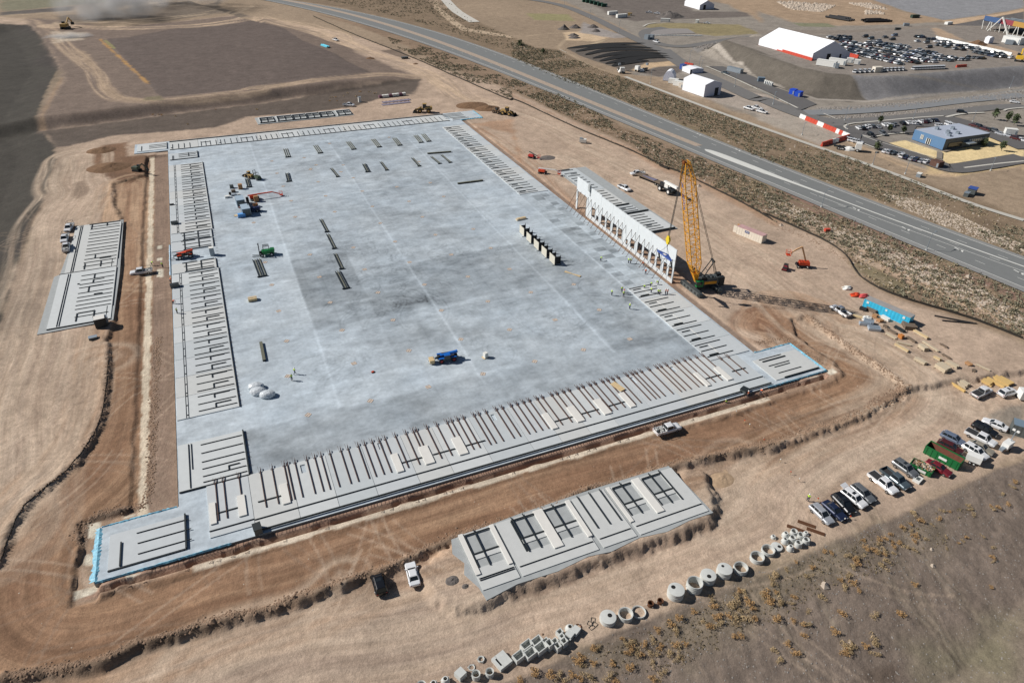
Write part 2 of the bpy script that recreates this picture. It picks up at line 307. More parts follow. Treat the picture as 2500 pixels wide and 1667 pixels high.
for s in['Q 700 0 900 300 1200 700 1500 1050','Q 1000 0 1150 300 1400 700 1600 1100 1800 1400','Q 1300 300 1600 600 1900 950','Q 0 700 200 1000 420 1400','Q 500 700 700 1100']:
    track(g2(s),1.6,alb(150,138,120),.5,2,55,lo=.3,bias=.1);track(g2(s),3,alb(92,82,72),.5,1.5,56,lo=.4,bias=-.2,dz=-.25)
# beyond the highway
paint(g2('C 420 0 900 -10 1500 -20 2352 100 D 1000 200 2352 200')+[tuple(wpx(2700,40)),tuple(wpx(2800,400))]+g2('H 2352 -20 1730 100 1600 60 D 1500 1520 1200 1400 800 1260 C 2352 1100 1900 950 1500 700 1100 660 1000 600 1240 430 1000 260 700 120'),alb(142,135,126),3,4,.08,.95,.16,seed=27)
paint(g2('B 1690 0 1700 60 1850 180 1950 250 2352 320 2352 340 1900 270 1800 200 1660 70 1670 0'),alb(186,166,142),1,.5,.3,.9)
track(g2('C 0 335 300 300 550 290 420 400 400 440 560 500 620 560 1000 680 1500 870 2352 1180'),3.0,alb(188,168,142),.4,.6,110,bias=.5)
paint(g2('C 450 290 600 280 900 320 740 370 480 360'),alb(200,176,146),1.5,1.5,.2,.9)
paint(g2('C 540 430 850 345 800 370 560 440'),alb(186,168,140),1,.6,.3,.8)
paint(g2('C 120 120 500 130 560 190 200 180'),alb(140,138,96),2,2,.15,.7)
paint(g2('C 630 200 900 290 1080 330 900 340 600 290'),alb(150,144,140),2,2,.1,.9)
paint(g2('C 620 0 1520 -10 1600 100 2100 110 2100 150 1300 180 1100 190 900 160 700 30'),alb(112,104,98),3,3,.1,1,.15,seed=13)
paint(g2('C 1800 0 2352 0 D 1000 0 1250 100 1650 185 1300 220 700 230 300 200 0 100 C 2200 200 2100 130'),alb(162,140,117),4,4,.08,1,.2,seed=14)
paint(g2('C 480 430 1180 385 1440 530 1220 580 1050 640 880 590 640 510'),alb(104,97,90),1,1,.2,1,.1)
paint(g2('C 1050 620 1180 560 1450 540 1530 570 1250 600 1130 640'),alb(196,170,138),1.5,1,.2,.95)
paint(g2('C 1120 640 1300 590 1480 590 1500 640 1300 680'),alb(104,96,90),1.5,1,.2,.9)
paint(g2('C 1200 215 1400 205 1600 210 2000 220 2200 300 1800 320 1620 300 1560 260 1180 250'),alb(142,130,96),2,2,.2,.9,.2)
paint(g2('C 1590 420 1700 380 1880 355 1680 445 1640 480'),alb(140,136,132),1,1,.3,.9)
# embankment faces
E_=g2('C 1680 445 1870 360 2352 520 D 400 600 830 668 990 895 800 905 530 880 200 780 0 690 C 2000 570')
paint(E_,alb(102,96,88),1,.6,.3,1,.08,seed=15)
paint(g2('D 830 668 1300 660 1900 610 2352 580 2352 750 1700 820 1300 880 990 895'),alb(132,130,130),1,.6,.3,1,.12,seed=16)
paint(g2('D 930 690 2352 690 2352 705 930 705'),alb(150,142,130),.8,.3,.3,.6)
paint(g2('C 1690 445 2200 650 D 100 720 530 885 960 905 1700 835 2352 760 2352 745 1700 818 960 890 530 872 C 2230 640 1720 430'),alb(166,158,148),.6,.6,.3,.9)
paint(g2('D 520 960 900 940 1700 870 2352 780 2352 900 1800 880 1300 950 800 985 520 985'),alb(138,136,132),1,1,.3,1,.25,seed=17)
paint(g2('D 590 1060 1300 1010 2100 920 2200 930 1600 990 1000 1060 760 1075'),alb(132,126,120),1,1,.3,1,.25,seed=18)
paint([tuple(p)for p in PLAT],alb(136,128,120),1,.5,.3,1,.06,seed=19)
paint(g2('D 0 300 300 320 700 300 1200 270 1700 240 2352 235 2352 200 1500 230 800 270 0 270'),alb(136,126,116),1.5,1,.2,.9)
paint(g2('D 1450 310 2000 440 2352 540 2352 470 2000 380 1600 330'),alb(176,152,128),2,1.5,.2,.9)
# riprap hillside top right
paint(g2('D 1010 0 1130 40 1300 100 1640 180 1900 150 2352 75 2352 0')+[tuple(wpx(2600,-200)),tuple(wpx(2000,-100))],alb(140,140,142),2,2,.1,1,.12,seed=23)
paint(g2('D 1640 185 2100 130 2352 80 2352 110 2000 170 1700 230'),alb(190,164,136),1,1,.1,1)
paint(g2('D 1700 225 2352 105 2352 240 1950 230'),alb(104,100,98),1,1,.1,1)
paint(g2('D 300 205 620 210 700 245 380 235'),alb(128,128,104),1.5,1,.2,1)
# dry lawn round the blue building
paint(g2('D 1120 1270 1300 1240 1600 1340 1640 1340 2040 1210 1880 1180 1960 1170 2352 1290 2352 1380 1800 1450 1690 1445'),alb(218,196,150),.5,.3,.3,1,.05,seed=24)
paint(g2('D 1690 1530 2000 1500 2352 1450 2352 1500 H 2352 10 1730 110 1600 60 1500 0 D 1500 1540'),alb(204,180,136),1.5,1,.2,.9)
track(g2('D 870 1260 1200 1400 1500 1520 H 1650 80'),10,alb(190,164,134),.8,.4,120)
paint(g2('D 350 1020 800 1210 560 1290 0 1060 0 900'),alb(166,156,144),2,1,.2,.9,seed=25)
paint(g2('C 1400 690 1500 800 1700 870 2352 1060 D 300 1010 C 2352 850 1850 780'),alb(168,156,144),2,1,.2,.9,seed=26)
# single tyre tracks crossing the dirt
rt=np.random.RandomState(21)
for zone,n_ in(('N 300 1500 700 1100 1500 1000 O 200 850 900 650 1700 350 2300 200 L 200 1300 700 1000 1300 750 1500 500',46),('E 600 300 500 600 450 900 300 1400 I 600 400 500 800 300 1000 100 1300',30),('G 500 100 1000 300 1500 500 2000 800 2300 1200 H 300 1000 900 1500 L 1200 300',30),('M 600 900 1500 800 N 500 450 K 200 1300 1200 1000 2300 780',26),('B 1900 1150 C 100 1250 500 1400 G 900 100',16),('E 1200 300 1200 900 I 1150 200 1100 700 900 1200',14)):
    zp=g2(zone)
    for k in range(n_):
        c_=np.array(zp[rt.randint(len(zp))])+rt.randn(2)*5;a=rt.uniform(0,6.28);cv=rt.uniform(-.09,.09);P=[]
        for s in range(14):P.append(c_.copy());c_=c_+2.2*np.array([math.cos(a),math.sin(a)]);a+=cv
        P=np.array(P);T_v=np.gradient(P,axis=0);T_v/=np.hypot(*T_v.T)[:,None];Nn=np.stack([-T_v[:,1],T_v[:,0]],1);cc=TAN*.98 if k%2 else TAN2*.66
        for o_ in(-.95,.95):paint([tuple(q_)for q_ in P+Nn*o_],cc,.12,.12,1.2,rt.uniform(.15,.36),.1,False,k,.42)
# fine grain at vertex level
C*=(1+.10*(fbm(GX*1.3,GY*1.3,400,3)-.5)[...,None]*2)
C*=(1+.08*(fbm(GX*.25,GY*.25,401,3)-.5)[...,None]*2)
C=np.clip(C,.01,.9)
def grid_mesh(name,xs,ys,Zg,Cg,keep=None):
    ny,nx=Zg.shape
    co=np.empty((ny*nx,3),np.float32);X,Y=np.meshgrid(xs,ys)
    co[:,0]=X.ravel();co[:,1]=Y.ravel();co[:,2]=Zg.ravel()
    j,i=np.meshgrid(np.arange(ny-1),np.arange(nx-1),indexing='ij')
    a=(j*nx+i).ravel();q=np.stack([a,a+1,a+nx+1,a+nx],1)
    if keep is not None:q=q[keep.ravel()]
    me=bpy.data.meshes.new(name);me.vertices.add(len(co));me.vertices.foreach_set('co',co.ravel())
    me.loops.add(q.size);me.loops.foreach_set('vertex_index',q.ravel().astype(np.int32))
    me.polygons.add(len(q));me.polygons.foreach_set('loop_start',(np.arange(len(q))*4).astype(np.int32))
    me.update(calc_edges=True)
    at=me.color_attributes.new('Col','FLOAT_COLOR','POINT')
    c4=np.ones((len(co),4),np.float32);c4[:,:3]=Cg.reshape(-1,3);at.data.foreach_set('color',c4.ravel())
    me.polygons.foreach_set('use_smooth',np.ones(len(q),bool))
    o=bpy.data.objects.new(name,me);COL.objects.link(o);return o
def ground_material(name,scale=1.0,contrast=.30,bump=.35,rough=.95,grit=True):
    m=bpy.data.materials.new(name);m.use_nodes=True;N=m.node_tree.nodes;L=m.node_tree.links
    b=N['Principled BSDF'];b.inputs['Roughness'].default_value=rough;b.inputs['Specular IOR Level'].default_value=.15
    at=N.new('ShaderNodeAttribute');at.attribute_name='Col'
    tc=N.new('ShaderNodeTexCoord')
    n1=N.new('ShaderNodeTexNoise');n1.inputs['Scale'].default_value=1.1*scale;n1.inputs['Detail'].default_value=9;n1.inputs['Roughness'].default_value=.68
    n2=N.new('ShaderNodeTexNoise');n2.inputs['Scale'].default_value=.22*scale;n2.inputs['Detail'].default_value=9;n2.inputs['Roughness'].default_value=.62
    L.new(tc.outputs['Object'],n1.inputs['Vector']);L.new(tc.outputs['Object'],n2.inputs['Vector'])
    r1=N.new('ShaderNodeMapRange');r1.inputs[1].default_value=.3;r1.inputs[2].default_value=.7;r1.inputs[3].default_value=1-contrast;r1.inputs[4].default_value=1+contrast
    L.new(n1.outputs[0],r1.inputs[0])
    r2=N.new('ShaderNodeMapRange');r2.inputs[1].default_value=.3;r2.inputs[2].default_value=.7;r2.inputs[3].default_value=.86;r2.inputs[4].default_value=1.14
    L.new(n2.outputs[0],r2.inputs[0])
    mu=N.new('ShaderNodeMath');mu.operation='MULTIPLY';L.new(r1.outputs[0],mu.inputs[0]);L.new(r2.outputs[0],mu.inputs[1])
    vm=N.new('ShaderNodeVectorMath');vm.operation='SCALE';L.new(at.outputs['Color'],vm.inputs[0]);L.new(mu.outputs[0],vm.inputs['Scale'])
    L.new(vm.outputs[0],b.inputs['Base Color'])
    bp=N.new('ShaderNodeBump');bp.inputs['Strength'].default_value=bump;bp.inputs['Distance'].default_value=.35
    n3=N.new('ShaderNodeTexNoise');n3.inputs['Scale'].default_value=2.2*scale;n3.inputs['Detail'].default_value=6;n3.inputs['Roughness'].default_value=.6
    L.new(tc.outputs['Object'],n3.inputs['Vector']);L.new(n3.outputs[0],bp.inputs['Height']);L.new(bp.outputs[0],b.inputs['Normal'])
    return m
ground=grid_mesh('ground',gx,gy,Z,C)
ground['kind']='structure'
ta=ground.data.attributes.new('Trk','FLOAT_VECTOR','POINT');ta.data.foreach_set('vector',TRK.reshape(-1,3).ravel())
EARTH=ground_material('earth',1.0,.17,.35);ground.data.materials.append(EARTH)
def add_tracks(m):
    N=m.node_tree.nodes;L=m.node_tree.links;b=N['Principled BSDF']
    at=N.new('ShaderNodeAttribute');at.attribute_name='Trk';sp=N.new('ShaderNodeSeparateXYZ');L.new(at.outputs['Vector'],sp.inputs[0])
    outs=[]
    for f,g in((.9,.05),(2.8,.10)):
        cb=N.new('ShaderNodeCombineXYZ');
        for k,fac in((0,f),(1,g)):
            mm=N.new('ShaderNodeMath');mm.operation='MULTIPLY';mm.inputs[1].default_value=fac;L.new(sp.outputs[k],mm.inputs[0]);L.new(mm.outputs[0],cb.inputs[k])
        nn=N.new('ShaderNodeTexNoise');nn.inputs['Scale'].default_value=1;nn.inputs['Detail'].default_value=2;L.new(cb.outputs[0],nn.inputs['Vector']);outs.append(nn.outputs[0])
    ad=N.new('ShaderNodeMath');ad.operation='ADD';L.new(outs[0],ad.inputs[0]);L.new(outs[1],ad.inputs[1])
    mr=N.new('ShaderNodeMapRange');mr.inputs[1].default_value=.7;mr.inputs[2].default_value=1.3;mr.inputs[3].default_value=-.17;mr.inputs[4].default_value=.17;L.new(ad.outputs[0],mr.inputs[0])
    ms=N.new('ShaderNodeMath');ms.operation='MULTIPLY_ADD';L.new(mr.outputs[0],ms.inputs[0]);L.new(sp.outputs[2],ms.inputs[1]);ms.inputs[2].default_value=1
    src=b.inputs['Base Color'].links[0].from_socket;vm=N.new('ShaderNodeVectorMath');vm.operation='SCALE';L.new(src,vm.inputs[0])
    # crumbs: small dark and pale stones
    tc=N.new('ShaderNodeTexCoord');vo=N.new('ShaderNodeTexNoise');vo.inputs['Scale'].default_value=5.5;vo.inputs['Detail'].default_value=4;vo.inputs['Roughness'].default_value=.75;L.new(tc.outputs['Object'],vo.inputs['Vector'])
    vr=N.new('ShaderNodeMapRange');vr.inputs[1].default_value=.32;vr.inputs[2].default_value=.68;vr.inputs[3].default_value=.80;vr.inputs[4].default_value=1.20;L.new(vo.outputs[0],vr.inputs[0])
    mm=N.new('ShaderNodeMath');mm.operation='MULTIPLY';L.new(ms.outputs[0],mm.inputs[0]);L.new(vr.outputs[0],mm.inputs[1]);L.new(mm.outputs[0],vm.inputs['Scale']);L.new(vm.outputs[0],b.inputs['Base Color'])
add_tracks(EARTH)
# ---------------------------------------------------------------- mesh helpers
MATS={}
def mat(name,col,rough=.7,metal=0.0,var=.08,scale=3.0,spec=.5,coat=0,bump=0):
    if name in MATS:return MATS[name]
    m=bpy.data.materials.new(name);m.use_nodes=True;N=m.node_tree.nodes;L=m.node_tree.links
    b=N['Principled BSDF'];b.inputs['Roughness'].default_value=rough;b.inputs['Metallic'].default_value=metal;b.inputs['Specular IOR Level'].default_value=spec
    b.inputs['Coat Weight'].default_value=coat
    tc=N.new('ShaderNodeTexCoord');n=N.new('ShaderNodeTexNoise');n.inputs['Scale'].default_value=scale;n.inputs['Detail'].default_value=5
    L.new(tc.outputs['Object'],n.inputs['Vector'])
    mx=N.new('ShaderNodeMix');mx.data_type='RGBA'
    c=np.array(col[:3],float);lo=np.clip(c*(1-var*2),0,1);hi=np.clip(c*(1+var*2),0,1)
    mx.inputs[6].default_value=(*lo,1);mx.inputs[7].default_value=(*hi,1);L.new(n.outputs[0],mx.inputs[0])
    L.new(mx.outputs[2],b.inputs['Base Color'])
    if bump:
        bp=N.new('ShaderNodeBump');bp.inputs['Strength'].default_value=bump;bp.inputs['Distance'].default_value=.1
        L.new(n.outputs[0],bp.inputs['Height']);L.new(bp.outputs[0],b.inputs['Normal'])
    MATS[name]=m;return m
class MB:
    def __init__(s):s.v=[];s.f=[];s.m=[]
    def add(s,vs,fs,mi=0):
        o=len(s.v);s.v+=[tuple(map(float,p))for p in vs];s.f+=[tuple(o+i for i in f)for f in fs];s.m+=[mi]*len(fs);return s
    def box(s,c,d,rz=0,mi=0,top=None):
        x,y,z=c;a,b,h=d[0]/2,d[1]/2,d[2]/2;k=top or(1,1);cs,sn=math.cos(rz),math.sin(rz);vs=[]
        for zz,kx,ky in((-h,1,1),(h,k[0],k[1])):
            for sx,sy in((-1,-1),(1,-1),(1,1),(-1,1)):
                u,v=sx*a*kx,sy*b*ky;vs.append((x+u*cs-v*sn,y+u*sn+v*cs,z+zz))
        return s.add(vs,[(3,2,1,0),(4,5,6,7),(0,1,5,4),(1,2,6,5),(2,3,7,6),(3,0,4,7)],mi)
    def beam(s,p,q,w_,h=None,mi=0,up=(0,0,1)):
        p=Vector(p);q=Vector(q);d=(q-p).normalized();u=Vector(up)
        if abs(d.dot(u))>.98:u=Vector((0,1,0))
        a=d.cross(u).normalized()*w_/2;b=a.cross(d).normalized()*(h or w_)/2
        vs=[p-a-b,p+a-b,p+a+b,p-a+b,q-a-b,q+a-b,q+a+b,q-a+b]
        return s.add(vs,[(0,1,2,3),(7,6,5,4),(4,5,1,0),(5,6,2,1),(6,7,3,2),(7,4,0,3)],mi)
    def cyl(s,p,q,r0,r1=None,n=12,mi=0,caps=True):
        p=Vector(p);q=Vector(q);r1=r0 if r1 is None else r1;d=(q-p).normalized();u=Vector((0,0,1))if abs(d.z)<.95 else Vector((1,0,0))
        a=d.cross(u).normalized();b=d.cross(a)
        vs=[p+(a*math.cos(t)+b*math.sin(t))*r0 for t in[2*math.pi*i/n for i in range(n)]]+[q+(a*math.cos(t)+b*math.sin(t))*r1 for t in[2*math.pi*i/n for i in range(n)]]
        fs=[(i,(i+1)%n,n+(i+1)%n,n+i)for i in range(n)]
        if caps:fs+=[tuple(range(n))[::-1],tuple(range(n,2*n))]
        return s.add(vs,fs,mi)
    def lathe(s,prof,c=(0,0,0),n=28,mi=0):
        vs=[];k=len(prof)
        for i in range(n):
            t=2*math.pi*i/n
            for r,z in prof:vs.append((c[0]+r*math.cos(t),c[1]+r*math.sin(t),c[2]+z))
        fs=[(i*k+j,((i+1)%n)*k+j,((i+1)%n)*k+(j+1)%k,i*k+(j+1)%k)for i in range(n)for j in range(k)]
        return s.add(vs,fs,mi)
    def prism(s,poly,z0,z1,mi=0):
        n=len(poly);vs=[(p[0],p[1],z0)for p in poly]+[(p[0],p[1],z1)for p in poly]
        return s.add(vs,[tuple(range(n))[::-1],tuple(range(n,2*n))]+[(i,(i+1)%n,n+(i+1)%n,n+i)for i in range(n)],mi)
    def build(s,name,mats,parent=None,loc=None,smooth=False):
        me=bpy.data.meshes.new(name);me.from_pydata(s.v,[],s.f)
        if not isinstance(mats,(list,tuple)):mats=[mats]
        for m in mats:me.materials.append(m)
        if len(mats)>1:me.polygons.foreach_set('material_index',s.m)
        bm=bmesh.new();bm.from_mesh(me);bmesh.ops.recalc_face_normals(bm,faces=bm.faces);bm.to_mesh(me);bm.free()
        if smooth:
            me.polygons.foreach_set('use_smooth',[True]*len(me.polygons))
            try:me.set_sharp_from_angle(angle=math.radians(40))
            except Exception:pass
        o=bpy.data.objects.new(name,me);COL.objects.link(o)
        if parent:o.parent=parent
        if loc is not None:o.location=loc
        return o
def tag(o,label=None,cat=None,group=None,kind=None):
    for k,v in(('label',label),('category',cat),('group',group),('kind',kind)):
        if v:o[k]=v
    return o
def thing(name,label,cat,loc=(0,0,0),rz=0,group=None):
    o=bpy.data.objects.new(name,None);COL.objects.link(o);o.location=loc;o.rotation_euler=(0,0,rz);o.empty_display_size=.5
    return tag(o,label,cat,group)
KIDS={}
def dup(root,loc,rz,label=None,group=None,scale=None):
    def cp(o,par):
        c=o.copy();COL.objects.link(c)
        if par is not None:c.parent=par
        for ch in KIDS.setdefault(o.name,list(o.children)):cp(ch,c)
        return c
    r=cp(root,None);r.location=loc;r.rotation_euler=(0,0,rz)
    if scale:r.scale=(scale,)*3
    if label:r['label']=label
    if group:r['group']=group
    return r
def resample(P,n):
    P=np.array(P,float);d=np.r_[0,np.cumsum(np.hypot(*(P[1:,:2]-P[:-1,:2]).T))]
    t=np.linspace(0,d[-1],n);return np.stack([np.interp(t,d,P[:,k])for k in range(P.shape[1])],1)
def strip(name,A,B,z,m,n=120,kind='structure',mid=1):
    A=resample([(p[0],p[1])for p in A],n);B=resample([(p[0],p[1])for p in B],n)
    mb=MB();vs=[]
    for i in range(n):
        for k in range(mid+1):
            t=k/mid;vs.append((*(A[i]*(1-t)+B[i]*t),z))
    mb.add(vs,[(i*(mid+1)+k,(i+1)*(mid+1)+k,(i+1)*(mid+1)+k+1,i*(mid+1)+k+1)for i in range(n-1)for k in range(mid)])
    o=mb.build(name,m);o['kind']=kind;return o
def ribbon(P,wd,n=80):
    P=resample([(p[0],p[1])for p in P],n);T=np.gradient(P,axis=0);T/=np.hypot(*T.T)[:,None];N=np.stack([-T[:,1],T[:,0]],1)
    return P-N*wd/2,P+N*wd/2
def tri_poly(name,poly,z,m,kind='structure'):
    bm=bmesh.new();vs=[bm.verts.new((p[0],p[1],z))for p in poly];f=bm.faces.new(vs);bm.normal_update()
    if f.normal.z<0:f.normal_flip()
    bmesh.ops.triangulate(bm,faces=[f])
    me=bpy.data.meshes.new(name);bm.to_mesh(me);bm.free();me.materials.append(m)
    o=bpy.data.objects.new(name,me);COL.objects.link(o)
    if kind:o['kind']=kind
    return o
# ---------------------------------------------------------------- concrete slab
sx_=axis([(-32.5,118.2,.3,.3)]);sy_=axis([(88.3,322.3,.3,.3)])
SX,SY=np.meshgrid(sx_,sy_)
def slab_colour():
    base=alb(181,191,198);Cs=np.zeros(SX.shape+(3,));Cs[:]=base
    t=np.ones(SX.shape)
    # bays poured on different days
    bays=[(-20,12,117,309,.0),(12,43.5,117,150,.0),(12,43.5,150,178,.10),(12,43.5,178,236,.05),(12,43.5,236,309,.03),(43.5,77,118,150,.04),(43.5,77,150,176,.13),(43.5,77,176,236,.06),(43.5,77,236,309,.05),
            (77,95,113,178,.10),(77,95,178,222,.0),(77,95,222,309,.04),(-20,107,104,117,.11),(95,107.2,140,212,.06),(12,28,160,190,.10),(28,43,130,165,.05)]
    for x0,x1,y0,y1,k in bays:
        k=k*2.0
        wx=(fbm(SX*.2,SY*.2,5,2)-.5)*1.2
        i=sst(-.4,.4,SX-x0)*sst(-.4,.4,x1-SX)*sst(-.8,.8,SY-y0+wx)*sst(-.8,.8,y1-SY+wx);t-=k*i
    # trowel blotches
    b=fbm(SX*.07,SY*.11,21,5);t-=.6*np.clip(b-.46,0,1)*sst(-16,-4,SX)*(1-sst(93,97,SX)*.7)*sst(103,106,SY)*(1-.7*sst(300,306,SY))
    b=fbm(SX*.35,SY*.6,22,5);t-=.42*(b-.5)
    b=fbm(SX*1.2,SY*1.6,23,3);t-=.09*(b-.5)
    stv=fbm(SX*.05,SY*1.1,24,3);t-=.10*(stv-.5)
    dk=fbm(SX*.16,SY*.2,29,4);t-=.45*np.clip(dk-.58,0,1)
    # joints
    for x0,y0,y1 in((12,117,309),(43.3,113,300),(76.3,113,290),(95.2,113,212)):
        t+=.17*np.exp(-((SX-x0-(fbm(SX*0,SY*.1,3,2)-.5)*.4)/.35)**2)*(SY>y0)*(SY<y1)
    for y0 in(117,146,178,236,300):
        t+=.09*np.exp(-((SY-y0-(fbm(SX*.05,SY*0,4,2)-.5)*1.5)/.6)**2)*(SX>-18)*(SX<95)
    for xg in np.arange(-18,107,4.6):t-=.045*np.exp(-((SX-xg)/.2)**2)
    for yg in np.arange(90,322,4.6):t-=.038*np.exp(-((SY-yg)/.2)**2)
    rng=np.random.RandomState(4)
    # tyre scuffs: bunches of concentric arcs
    cl=[(p[0],p[1],r)for p,r in zip(pts('F 1150 850 1280 950 1050 640 1000 760 1300 780 1250 1080 1180 1250 1350 1250 1300 1320 900 1250 1850 780 1720 760 2200 780 2000 460 1450 820 1180 290 330 1180 J 800 280 900 380 700 240 G 330 1350 450 1420 2352 0 550 850 900 1250 J 2280 60'),
        [7,5,6,4,5,6,9,9,12,5,6,4,4,4,5,5,4,7,6,5,7,6,5,4,8,6])]
    for cx_,cy_,r in cl:
        for k in range(rng.randint(12,22)):
            ox,oy=cx_+rng.randn()*r*.6,cy_+rng.randn()*r*.6;rr=r*rng.uniform(.25,1.1);a0=rng.uniform(0,6.28);da=rng.uniform(.5,1.6)
            i0,i1=np.searchsorted(sx_,[ox-rr-1,ox+rr+1]);j0,j1=np.searchsorted(sy_,[oy-rr-1,oy+rr+1])
            X=SX[j0:j1,i0:i1]-ox;Y=SY[j0:j1,i0:i1]-oy
            ang=(np.arctan2(Y,X)-a0)%6.2832
            for off in(0,rng.uniform(.5,1.9)):
                t[j0:j1,i0:i1]-=rng.uniform(.05,.14)*np.exp(-((np.hypot(X,Y)-rr+off)/.2)**2)*(ang<da)
    for k in range(60):
        x0,y0=rng.uniform(-10,92),rng.uniform(106,300);L=rng.uniform(5,22);a=rng.choice([0,1.57,.2,-.2])+rng.randn()*.2
        d=sdist(SX,SY,[(x0,y0),(x0+L*math.cos(a),y0+L*math.sin(a))],False)if k<26 else None
        if d is not None:t-=rng.uniform(.03,.09)*np.exp(-(d/.25)**2)
    # bond-breaker film beside the lifted panels
    i=sst(-.3,.3,SX-95.5)*sst(-.3,.3,106-SX)*sst(-.3,.3,SY-139)*sst(-.3,.3,211-SY)
    chk=(_h(np.floor((SX-95.3)/3.6),np.floor(SY/2.7),9)-.35)*.6
    t-=i*np.clip(chk,-.02,.4)*(.5+.8*fbm(SX*.5,SY*.5,77,3))*(SX<105)
    lx=np.minimum(np.abs((SX-95.3)%3.6),np.abs((SY)%2.7));t+=i*.10*(lx<.18)
    Cs*=t[...,None]
    pk=(fbm(SX*.1,SY*.1,90,3)-.5)[...,None]*.12;Cs*=1+pk*np.array([1,.6,.2])
    return np.clip(Cs,.05,.8)
kx,ky=(sx_[:-1]+sx_[1:])/2,(sy_[:-1]+sy_[1:])/2
KX,KY=np.meshgrid(kx,ky)
keep=((KX>-20)&(KX<107.2))|(KY<100.2)|(KY>309.6)
slab=grid_mesh('slab_top',sx_,sy_,np.zeros(SX.shape),slab_colour(),keep)
slab.data.materials.append(ground_material('trowelled_concrete',1.0,.13,.04,.62,False))
OUT=[(-32.5,88.3),(118.2,88.3),(118.2,100.2),(107.2,100.2),(107.2,309.6),(118.2,309.6),(118.2,322.3),(-32.5,322.3),(-32.5,309.6),(-20,309.6),(-20,100.2),(-32.5,100.2)]
CONC=mat('cast_concrete',alb(203,205,203),.8,0,.05,.7);CONC2=mat('pale_concrete',alb(214,212,206),.85,0,.05,1.2)
GREYC=mat('grey_concrete',alb(160,164,164),.85,0,.10,.8);EDGE=mat('footing_concrete',alb(150,148,142),.9,0,.1,1)
root=thing('building_slab','vast pale grey concrete floor slab of a warehouse, scuffed with tyre arcs','floor slab')
slab.parent=root
m_=MB();n=len(OUT)
for i in range(n):
    a,b=OUT[i],OUT[(i+1)%n];m_.add([(a[0],a[1],-.004),(b[0],b[1],-.004),(b[0],b[1],-1.5),(a[0],a[1],-1.5)],[(0,1,2,3)])
m_.build('slab_edge',EDGE,root)
# ---------------------------------------------------------------- cast wall panels lying on the slab
RUST=mat('rusty_steel',alb(92,70,60),.8,.2,.2,4);DKS=mat('dark_form_steel',alb(46,52,54),.6,.3,.1,3);BLK=mat('black_rubber',(.02,.02,.022),.8,0,.1,5)
PANELM=[mat('panel_concrete_%s'%k,alb(*c),.8,0,.045,.8)for k,c in(('cool',(188,193,195)),('warm',(193,195,193)),('light',(196,200,200)),('grey',(184,190,192)))]
def H_(x0,x1,y,w_=.09,h=.17,z=.0):return('b',((x0+x1)/2,y,z+h/2),(abs(x1-x0),w_,h))
def V_(x,y0,y1,w_=.09,h=.17,z=.0):return('b',(x,(y0+y1)/2,z+h/2),(w_,abs(y1-y0),h))
NP=[0]
def panel(label,rect,group,ribs=(),forms=(),blocks=(),open_=(),t=.17,z=.0,mi=None,rust=False,ribz=None):
    """one tilt-up wall panel cast flat, its reveal strips, ribs, recess-shade rails, pilasters and edge forms as parts"""
    x0,x1,y0,y1=rect;cx_,cy_=(x0+x1)/2,(y0+y1)/2;NP[0]+=1
    r=thing('concrete_section',label,'wall panel',(cx_,cy_,z),0,group)
    mi=NP[0]%4 if mi is None else mi
    # sheet with rectangular openings cut out: split into cells
    X=sorted({x0,x1}|{v for o in open_ for v in o[:2]});Y=sorted({y0,y1}|{v for o in open_ for v in o[2:4]})
    m_=MB()
    for i in range(len(X)-1):
        for j in range(len(Y)-1):
            mx,my=(X[i]+X[i+1])/2,(Y[j]+Y[j+1])/2
            if any(o[0]<mx<o[1]and o[2]<my<o[3]for o in open_):continue
            m_.box((mx-cx_,my-cy_,.004+t/2),(X[i+1]-X[i],Y[j+1]-Y[j],t))
    bm=None
    o=m_.build('concrete_sheet',PANELM[mi],r)
    for k,s in enumerate(ribs):
        q=MB();c,d=s[1],s[2];q.box((c[0]-cx_,c[1]-cy_,c[2]+t),d)
        if rust and d[1]>5:       # brace shoe and loops at the head of a strongback
            q.beam((c[0]-cx_-.25,c[1]-cy_+d[1]/2-.3,t+.1),(c[0]-cx_-.3,c[1]-cy_+d[1]/2+1.3,t+.25),.04,.15)
            q.beam((c[0]-cx_+.2,c[1]-cy_+d[1]/2-.2,t+.1),(c[0]-cx_+.12,c[1]-cy_+d[1]/2+1.0,t+.25),.06,.2)
        q.build('strongback' if rust else 'rib_and_recess_shade',RUST if rust else DKS,r)
    for s in forms:MB().box((s[1][0]-cx_,s[1][1]-cy_,s[1][2]),s[2]).build('edge_form',DKS,r)
    for b in blocks:MB().box((b[0]-cx_,b[1]-cy_,t+b[4]/2),(b[2],b[3],b[4])).build('pilaster',CONC2,r)
    return r
ORD=['first','second','third','fourth','fifth','sixth','seventh','eighth','ninth','tenth','eleventh','twelfth','thirteenth','fourteenth','fifteenth','last']+['number '+w_ for w_ in 'seventeen eighteen nineteen twenty twenty-one twenty-two twenty-three twenty-four twenty-five twenty-six twenty-seven'.split()]
